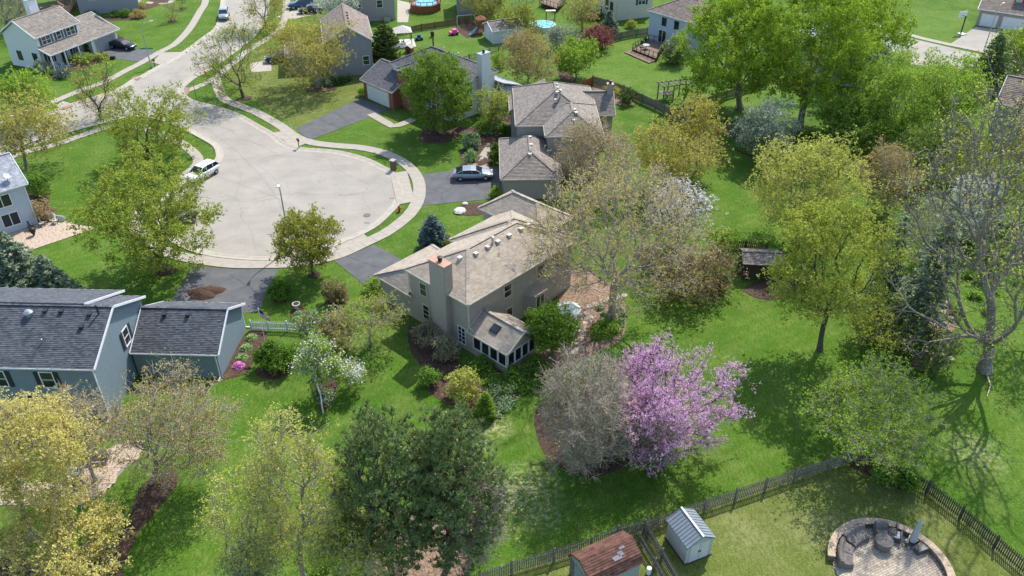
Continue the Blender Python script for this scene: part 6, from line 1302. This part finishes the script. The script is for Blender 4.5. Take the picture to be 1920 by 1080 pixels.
for x in (-.65, .65): MB().box(x-.03, x+.03, -.22, .22, 0, .36).build('leg', M['darkmetal'], bn)
st_ = empty('garden_statue', (*G(182, 1052), .05), .2, 'dark post bird feeder with white box at the bottom left bed', 'bird feeder'); MB().box(-.06, .06, -.06, .06, 0, 1.3).build('post', M['darkwood'], st_); MB().box(-.2, .2, -.15, .15, 1.3, 1.6).build('box', M['vent'], st_)
for i, (p, r_) in enumerate([((210, 1055), .28), ((186, 1070), .3)]): tag(MB().lathe([(r_, .05), (r_, .3), (r_*.9, .32), (r_*.85, .2), (.02, .2)], 14, tuple(G(*p))).build('plant_ring', mat('teal_pot', (.08, .13, .13), .6, .1, 5)), ['round dark planter on the bottom left mulch', 'second round planter below the feeder post'][i], 'planter')
# --- round stone patio with seating, bottom right
cc = np.array((24.75, 34.2)); PR = empty('round_patio', (0, 0, 0), kind='structure'); circ = [cc+np.array((3.5*cos(2*pi*i/40), 3.5*sin(2*pi*i/40))) for i in range(40)]
sheet('patio_bed', circ, .02, mat('paver_joint', srgb(120, 112, 100), .95), parent=PR); grid_pavers(PR, circ, cc, np.array((cos(.45), sin(.45))), np.array((-sin(.45), cos(.45))), .16, .24, M['paver'], 0, .06, gap=.016)
SW = empty('seat_wall', (*cc, 0), 0, 'curved low stone seat wall round the paved circle', 'wall')
for i in range(26):
    a0 = R(168-i*7.0); a1 = R(168-(i+1)*7.0)+.004
    def ring(r0, r1): return ccw([np.array((r*cos(a), r*sin(a))) for r, a in ((r0, a0), (r1, a0), (r1, a1), (r0, a1))])
    MB().slab(ring(3.45, 3.95), .42, .5).build('capstone', mat('capstone', srgb(176, 158, 134), .9, .06, 4), SW)
    for k in range(3): MB().slab(ring(3.49, 3.9), .02+k*.135, .14+k*.135).build('block', mat('wall_block', srgb(120, 108, 94), .9, .1, 4), SW)
def arc_seat(label, a0, a1, r0, r1, seed):
    o = empty('covered_sofa', (*cc, .06), 0, label, 'sofa'); n = 14; mb = MB(); rg = random.Random(seed); prof = [(r0, .02), (r0+.02, .38), (r0+.1, .44), (r1-.38, .5), (r1-.22, .8), (r1-.08, .84), (r1, .78), (r1, .02)]
    for i in range(n+1):
        a = R(a0+(a1-a0)*i/n); e = 1 if 0 < i < n else .0
        for (r, z) in prof: mb.v.append(((r+rg.uniform(-.015, .015))*cos(a), (r+rg.uniform(-.015, .015))*sin(a), z-(.04 if not e and z > .1 else 0)+(rg.uniform(-.02, .02) if z > .1 else 0)-(.05 if i == n//2 and .3 < z < .6 else 0)))
    k = len(prof)
    for i in range(n):
        for j in range(k-1): mb.f.append((i*k+j, i*k+j+1, (i+1)*k+j+1, (i+1)*k+j)); mb.mi.append(0)
    mb.f.append(tuple(range(k))); mb.f.append(tuple(n*k+j for j in range(k))[::-1]); mb.mi += [0, 0]; mb.build('cover', M['cover'], o, smooth=False)
arc_seat('curved sofa under a brown-grey cover at the left end of the seat wall', 178, 141, 2.35, 3.35, 1); arc_seat('curved covered sofa beside the round covered table, nearer the covered chair', 137, 103, 2.35, 3.35, 2)
tb = empty('covered_table', (24.95, 36.05, .06), 0, 'round table under a fitted brown-grey cover', 'table'); mb = MB(); n = 28
for (r, z) in ((.50, .02), (.56, .3), (.6, .62), (.59, .68), (.3, .7), (.02, .7)): mb.v += [(r*cos(2*pi*i/n)*(1+(.03*sin(9*2*pi*i/n) if z < .5 else 0)), r*sin(2*pi*i/n)*(1+(.03*sin(9*2*pi*i/n) if z < .5 else 0)), z) for i in range(n)]
for k in range(5):
    for i in range(n): j = (i+1) % n; mb.f.append((k*n+i, k*n+j, (k+1)*n+j, (k+1)*n+i)); mb.mi.append(0)
mb.build('cover', M['cover'], tb)
ac = empty('covered_chair', (25.2, 37.0, .06), R(-2), 'high-backed armchair draped in a brown-grey cover behind the round table', 'armchair'); mb = MB(); pr = [(-.55, .02), (-.5, .42), (-.4, .48), (.1, .52), (.28, .95), (.42, 1.0), (.5, .9), (.52, .02)]; k = len(pr); rg = random.Random(2)
for i in range(7):
    x = -.42+.84*i/6
    for (y, z) in pr: mb.v.append((x+rg.uniform(-.01, .01), y+rg.uniform(-.02, .02), z+(.1 if i in (0, 6) and .4 < z < .6 else 0)+(rg.uniform(-.02, .02) if z > .1 else 0)))
for i in range(6):
    for j in range(k-1): mb.f.append((i*k+j, i*k+j+1, (i+1)*k+j+1, (i+1)*k+j)); mb.mi.append(0)
mb.f.append(tuple(range(k))); mb.f.append(tuple(6*k+j for j in range(k))[::-1]); mb.mi += [0, 0]; mb.build('cover', M['cover'], ac)
wc = empty('wicker_chair', (26.0, 36.75, .06), R(-25), 'dark wicker armchair with bunched cover, right of the draped armchair', 'armchair'); MB().box(-.35, .35, -.35, .35, .1, .4).build('seat', M['wicker'], wc); MB().bar((0, .35, .1), (0, .45, .95), .7, .08, (1, 0, 0)).build('backrest', M['wicker'], wc)
for x in (-.36, .36): MB().box(x-.06, x+.06, -.4, .35, .05, .62).build('armrest', M['wicker'], wc)
MB().box(-.28, .28, -.33, .28, .4, .5).build('cushion', M['covgrey'], wc); lump('bunched_cover', 'bunched brown furniture cover lying on the dark wicker armchair', (0, 0), .3, .35, M['cover'], 'furniture cover', 3).location = (25.8, 36.85, .5)
ub = empty('covered_umbrella', (26.95, 36.2, .06), 0, 'closed parasol in a tall light grey cover on a square base', 'umbrella'); MB().lathe([(.5, 0), (.52, .06), (.52, .14), (.46, .2), (.2, .22)], 4).build('base', M['covgrey'], ub); MB().lathe([(.19, .2), (.24, .5), (.22, 1.4), (.17, 2.3), (.03, 2.55)], 8).build('cover', M['covgrey'], ub)
for i, (a, r_, lab) in enumerate([(43, 2.95, 'dark wedge-shaped wicker ottoman nearer the grey umbrella'), (30, 3.0, 'dark wedge-shaped wicker ottoman farther from the umbrella')]):
    o = empty('wicker_ottoman', (*cc, .06), R(a), lab, 'ottoman', 'wedge ottomans on the round patio'); q = [np.array(p) for p in ((2.55, -.2), (3.3, -.32), (3.3, .32), (2.55, .2))]; MB().slab(q, 0, .4).build('base', M['wicker'], o); MB().slab([np.array((2.9, 0))+(p-np.array((2.9, 0)))*1.04 for p in q], .4, .45).build('lid', M['darkmetal'], o)
# --- old split log rail, firewood on the right
lg = empty('log_rail', (*G(1750, 620), 0), 0, 'long split log lying beside the path below the spruce', 'log'); a = G(1777, 562, .3)-G(1750, 620); b = G(1718, 682, .3)-G(1750, 620)
MB().tube([(*a, .35), (*(a*.5+b*.5), .32), (*b, .25)], .1, 7).build('log', M['log'], lg)
for i in range(4): p = a*(1-i/4)+b*i/4; MB().box(p[0]-.07, p[0]+.07, p[1]-.07, p[1]+.07, 0, .3).build('post', M['fence'], lg)
for i, (p, q, lab) in enumerate([((1779, 565), (1776, 590), 'dark split rail piece leaning left in the firewood stack'), ((1784, 563), (1782, 588), 'middle split rail piece of the firewood stack'), ((1789, 565), (1786, 585), 'right split rail piece of the firewood stack')]):
    a = G(*p, .5); b = G(*q, .2); o = MB().tube([(*a, .5), (*b, .25)], .09, 6).build('split_rail', M['barkdark'], label=lab, cat='log')
RBL = ['pale rubble stone %s the log rail path' % q for q in ('at the very top of', 'second from the top of', 'third from the top of', 'fourth from the top of', 'fifth from the top of', 'just above the middle of', 'just below the middle of', 'fifth from the bottom of', 'fourth from the bottom of', 'third from the bottom of', 'second from the bottom of', 'at the very bottom of')]
for i in range(12): lump('rubble_stone', RBL[i], (1762+rnd.uniform(-12, 25), 585+i*8), .3, .12, M['kerb'], 'rock', i, 'rubble stones beside the log rail')
fb = MB().tube([(*G(1848, 700), .1), (*G(1856, 725), .15), (*G(1850, 745), .1)], [.09, .06, .03], 6).build('fallen_branch', M['barkbirch'], label='pale fallen branch on the grass below the cottonwood trunk', cat='branch')
fb = MB().tube([(*G(1135, 548), .08), (*G(1120, 540), .08)], .06, 6).build('fallen_log', M['barkbirch'], label='short pale log on the wood chips left of the great tree', cat='log'); fb.location = (-.3, -.2, 0)
# --- far yards: pool, swing set, deck, pergola, toys
pq = empty('above_ground_pool', (*G(798, 18), 0), .2, 'raised octagonal brown pool deck with railing at the top edge', 'pool'); MB().lathe([(3.0, 0), (3.0, 1.3)], 8).build('wall', M['redwood'], pq); MB().lathe([(2.3, 1.3), (2.3, 1.34)], 8).build('water', M['water'], pq); rl = MB()
for i in range(16): a = 2*pi*i/16+pi/8; rl.box(2.95*cos(a)-.05, 2.95*cos(a)+.05, 2.95*sin(a)-.05, 2.95*sin(a)+.05, 1.3, 2.1)
for i in range(8): a, b = 2*pi*(i+.5)/8, 2*pi*(i+1.5)/8; rl.bar((2.95*cos(a), 2.95*sin(a), 2.1), (2.95*cos(b), 2.95*sin(b), 2.1), .1).bar((2.95*cos(a), 2.95*sin(a), 1.35), (2.95*cos(b), 2.95*sin(b), 1.35), .25, .1)
rl.build('railing', M['wood'], pq)
tp_ = empty('round_pool', (*G(1018, 55), 0), 0, 'round blue pool partly covered beside the far deck', 'pool'); MB().lathe([(2.2, 0), (2.2, .9), (2.3, .95)], 24).build('wall', M['canvas'], tp_); MB().lathe([(2.1, .9), (2.1, .97)], 24).build('water', M['water'], tp_)
def deck(label, pts, h, m, rail=True, name='wooden_deck', rm='darkwood'):
    W = ccw(px(*pts, z=h)); c = sum(W)/len(W); o = empty(name, (*c, 0), 0, label, 'deck'); W = [p-c for p in W]; MB().slab(W, h-.2, h-.02).build('frame', M[rm], o)
    d = (W[1]-W[0]); d /= np.linalg.norm(d); nn = np.array((-d[1], d[0])); ys = [p@nn for p in W]; y = min(ys)
    while y < max(ys)-.05:
        loc = [(p@d, p@nn) for p in W]; q = clip_axis(clip_axis(loc, 1, y, False), 1, y+.28, True)
        if len(q) > 2: MB().slab(ccw([d*a+nn*b for a, b in q]), h-.02, h+.01).build('board', M[m], o)
        y += .3
    if rail:
        r = MB()
        for a, b in zip(W, W[1:]+W[:1]):
            n = max(2, int(np.linalg.norm(b-a)/.9))
            for i in range(n): p = a+(b-a)*i/n; r.box(p[0]-.05, p[0]+.05, p[1]-.05, p[1]+.05, 0, h+.9)
            r.bar((*a, h+.92), (*b, h+.92), .12, .06).bar((*a, h+.2), (*b, h+.2), .06)
        r.build('railing', M[rm], o)
    return o
deck('brown wooden deck with dark railing behind the white back house', [(1186, 92), (1216, 75), (1246, 84), (1232, 110)], .45, 'wood'); deck('low lower step platform of the brown deck', [(1171, 98), (1186, 92), (1232, 112), (1217, 118)], .15, 'wood', False)
deck('reddish timber deck beyond the thin tree at the top', [(1085, 33), (1100, 17), (1128, 22), (1122, 36)], .5, 'redwood'); deck('pale raised deck with white furniture at the top edge', [(1012, 5), (1030, -8), (1060, 0), (1045, 16)], .8, 'wood')
deck('small tan deck at the chimney of the porch house', [(110, 12), (122, 4), (138, 10), (130, 24)], .5, 'log', True, rm='log')
for i, (p, lab) in enumerate([((1205, 93), 'dark deck chair at the left on the brown deck'), ((1213, 86), 'dark deck chair nearest the house on the brown deck')]): chair(lab, p, 30+i*80, 'darkmetal', z=.46)
dt = empty('deck_table', (*G(1211, 92, .45), .46), 0, 'glass table in the middle of the brown deck', 'table'); MB().lathe([(.6, .7), (.6, .73)], 16).build('table_top', M['metal'], dt); MB().tube([(0, 0, 0), (0, 0, .7)], .05).build('leg', M['darkmetal'], dt)
for i, (p, lab) in enumerate([((1031, 2), 'white chair at the left on the pale raised deck'), ((1040, 4), 'white chair at the right on the pale raised deck')]): chair(lab, p, 10+i*60, 'white', z=.82)
def swing(label, p, ang, w=3, h=2.1, m='metal', name='swing_set'):
    o = empty(name, (*G(*p), 0), R(ang), label, 'swing set'); MB().bar((-w/2, 0, h), (w/2, 0, h), .09).build('top_bar', M[m], o)
    for x in (-w/2, w/2):
        for y in (-.8, .8): MB().bar((x, 0, h), (x*1.08, y, 0), .08).build('leg', M[m], o)
    for x in (-w/5, w/5):
        MB().box(x-.2, x+.2, -.08, .08, .45, .48).build('swing_seat', M['black'], o)
        for k in (-.18, .18): MB().bar((x+k, 0, .47), (x+k, 0, h), .02).build('chain', M['metal'], o)
    return o
sheet('play_mulch', px((853, 55), (880, 38), (905, 50), (905, 66), (875, 72)), .02, M['mulch']); swing('white metal swing set in the far play area', (874, 53), 15, 3.2, 2.3)
ph_ = empty('playhouse', (*G(902, 62), 0), .3, 'brown wooden playhouse tower with green slide beside the white shed', 'playhouse'); MB().box(-.7, .7, -.7, .7, 1.1, 1.25).build('floor', M['redwood'], ph_)
for x in (-.65, .65):
    for y in (-.65, .65): MB().box(x-.07, x+.07, y-.07, y+.07, 0, 2.6).build('post', M['redwood'], ph_)
MB().poly([(-.9, -.9, 2.55), (.9, -.9, 2.55), (0, 0, 3.2)]).poly([(.9, -.9, 2.55), (.9, .9, 2.55), (0, 0, 3.2)]).poly([(.9, .9, 2.55), (-.9, .9, 2.55), (0, 0, 3.2)]).poly([(-.9, .9, 2.55), (-.9, -.9, 2.55), (0, 0, 3.2)]).build('roof', M['redwood'], ph_); MB().box(-.7, .7, -.72, -.66, 1.2, 1.8).box(-.72, -.66, -.7, .7, 1.2, 1.8).build('side_panel', M['redwood'], ph_)
MB().bar((-.7, -.2, 1.2), (-2.4, -1.0, .15), .5, .05, (0, 0, 1)).build('slide', mat('slide_green', (.1, .4, .3), .4), ph_)
pk_ = empty('toy_car', (*G(851, 65), 0), .4, 'bright pink ride-on toy on the far lawn', 'toy'); MB().box(-.8, .8, -.45, .45, .2, .6).build('body', M['pink'], pk_); MB().box(-.2, .5, -.4, .4, .6, .95).build('hood', M['pink'], pk_)
tc = empty('toy_car', (*G(786, 75), 0), .2, 'blue-black ride-on toy car on the far lawn', 'toy'); MB().box(-.6, .6, -.35, .35, .2, .55).build('body', M['bluep'], tc); MB().box(-.3, .3, -.33, .33, .55, .9).build('cabin', M['black'], tc)
for o, ww in ((pk_, .5), (tc, .36)):
    for x in (-.45, .45):
        for s in (-1, 1): q = MB().lathe([(.2, -.06), (.2, .06)], 12, axis='y').build('wheel', M['rubber'], o); q.location = (x, s*ww, .2)
MB().lathe([(.3, 0), (.34, .9), (.36, .95), (.05, 1.0)], 12, tuple(G(811, 69))).build('trash_bin', M['darkwood'], label='dark round bin standing on the far lawn', cat='bin')
MB().tube([(*G(812.5, 87), 0), (*G(812.5, 87), 1.6)], .12, 8).build('lawn_post', M['darkwood'], label='wooden lamp post on the lawn above the dark roof', cat='post')
gz = empty('gazebo', (*G(756, 82), 0), .2, 'small gazebo with pale striped hipped canopy beside the arborvitae', 'gazebo')
for x in (-1.4, 1.4):
    for y in (-1.4, 1.4): MB().box(x-.06, x+.06, y-.06, y+.06, 0, 2.3).build('post', M['darkwood'], gz)
for i in range(4):
    a0 = pi/4+i*pi/2; a1 = a0+pi/2
    for k in range(6):
        t0, t1 = k/6, (k+.92)/6; A_ = np.array((2.2*cos(a0), 2.2*sin(a0), 2.3)); B_ = np.array((2.2*cos(a1), 2.2*sin(a1), 2.3)); MB().poly([A_+(B_-A_)*t0, A_+(B_-A_)*t1, (0, 0, 3.2)]).build('canopy_panel', M['vent'], gz)
MB().box(-2, 2, -2.3, 2, 0, .12).build('deck_floor', M['vent'], gz)
chair('cushioned chair under the striped gazebo', (756, 84), 200, 'darkmetal', z=.13); 
hh_ = empty('toy_house', (*G(768, 98), 0), -.4, 'little brown toy house with pitched roof left of the dark roof', 'toy house'); MB().box(-.55, .55, -.5, .5, 0, .9).build('wall', M['redwood'], hh_); MB().bar((-.35, -.65, 1.1), (-.35, .65, 1.1), .9, .06, (-.5, 0, 1)).bar((.35, -.65, 1.1), (.35, .65, 1.1), .9, .06, (.5, 0, 1)).build('roof', M['kerb'], hh_); MB().box(-.15, .2, -.53, -.5, .05, .65).build('door', M['black'], hh_)
# pergola climbing frame in the green yard
pg = empty('climbing_frame', (*G(1256, 186), 0), R(18), 'weathered wooden climbing frame with open beams in the green yard', 'climbing frame')
for x in (-1.6, 0, 1.9):
    for y in (-.9, .9): MB().box(x-.07, x+.07, y-.07, y+.07, 0, 2.4).build('post', M['fence'], pg)
for y in (-.9, .9): MB().bar((-1.9, y, 2.4), (2.9, y, 2.4), .1, .14).build('beam', M['fence'], pg)
for i in range(7): MB().bar((-1.8+i*.75, -1.2, 2.5), (-1.8+i*.75, 1.2, 2.5), .08, .1).build('cross_beam', M['fence'], pg)
MB().box(-1.6, 0, -.9, .9, 1.0, 1.1).build('platform', M['fence'], pg); MB().bar((2.9, -.9, 2.4), (3.1, -1.3, 0), .1).bar((2.9, .9, 2.4), (3.1, 1.3, 0), .1).build('brace', M['fence'], pg); sdb = MB()
for i in range(8): sdb.box(-1.6+i*.22, -1.5+i*.22, -.95, -.9, .1, 1.7)
sdb.build('side_slat', M['fence'], pg, kind='stuff')
gz2 = empty('arbor_bench', (*G(1032, 40), 0), .1, 'small white arbor seat beside the round blue pool', 'arbor'); MB().box(-.9, .9, -.4, .4, 1.9, 2.0).build('roof', M['vent'], gz2)
for x in (-.8, .8):
    for y in (-.35, .35): MB().box(x-.05, x+.05, y-.05, y+.05, 0, 1.9).build('post', M['fence'], gz2)
MB().box(-.8, .8, -.2, .2, .4, .46).build('seat', M['fence'], gz2)
bh = empty('basketball_hoop', (*G(1801, 64), 0), R(200), 'basketball hoop on a dark pole at the far driveway', 'basketball hoop'); MB().box(-.08, .08, -.08, .08, 0, 3.2).build('pole', M['darkmetal'], bh); MB().box(-.9, .9, -.75, -.7, 2.8, 3.8).build('backboard', M['white'], bh); MB().bar((0, 0, 3.1), (0, -.7, 3.1), .08).build('arm', M['darkmetal'], bh); MB().lathe([(.23, 3.0), (.23, 3.04)], 14, (0, -1.0, 0)).build('rim', M['red'], bh); MB().box(-.6, .6, -.3, .8, 0, .2).build('base', M['vent'], bh)
MB().box(-.35, .35, -.25, .25, 0, .5).build('grill_box', M['black'], label='small black box grill at the edge of the porch house driveway', cat='grill').location = (*G(212, 111), 0)
MB().box(-.3, .3, -.3, .3, 0, 1.0).build('trash_bin', M['black'], label='black bin beside the garage door of the porch house', cat='bin').location = (*G(183, 99), 0)
# young street-yard trees at the top
T('young_tree', 'thin young tree in a mulch ring on the lawn beside the far sidewalk', 'tree', (323, 40), (308, 0, 338, 38), 'barkgrey', lf['gold'], 90, 700, .14, .06, .35, .45, .3, .9, .25, 300, .5)
T('young_tree', 'tiny young tree at the top edge on the far lawn', 'tree', (342, 15), (332, -20, 354, 12), 'barkgrey', lf['lime2'], 70, 500, .14, .05, .35, .45, .3, .9, .25, 150, .5)
T('blossom_tree', 'white-flowering tree in front of the far grey-taupe house', 'tree', (632, 50), (592, -22, 672, 45), 'barkgrey', lf['dusty'], 300, 5500, .2, .14, .12, .42, .25, .95, .4, 200, blossom=lf['white'], bl_n=3200, bl_size=.15)
print('script', round(time.time()-T0, 1), 's; tree s', round(NT[2], 1), 'leaf tris', NT[0], 'wood', NT[1])
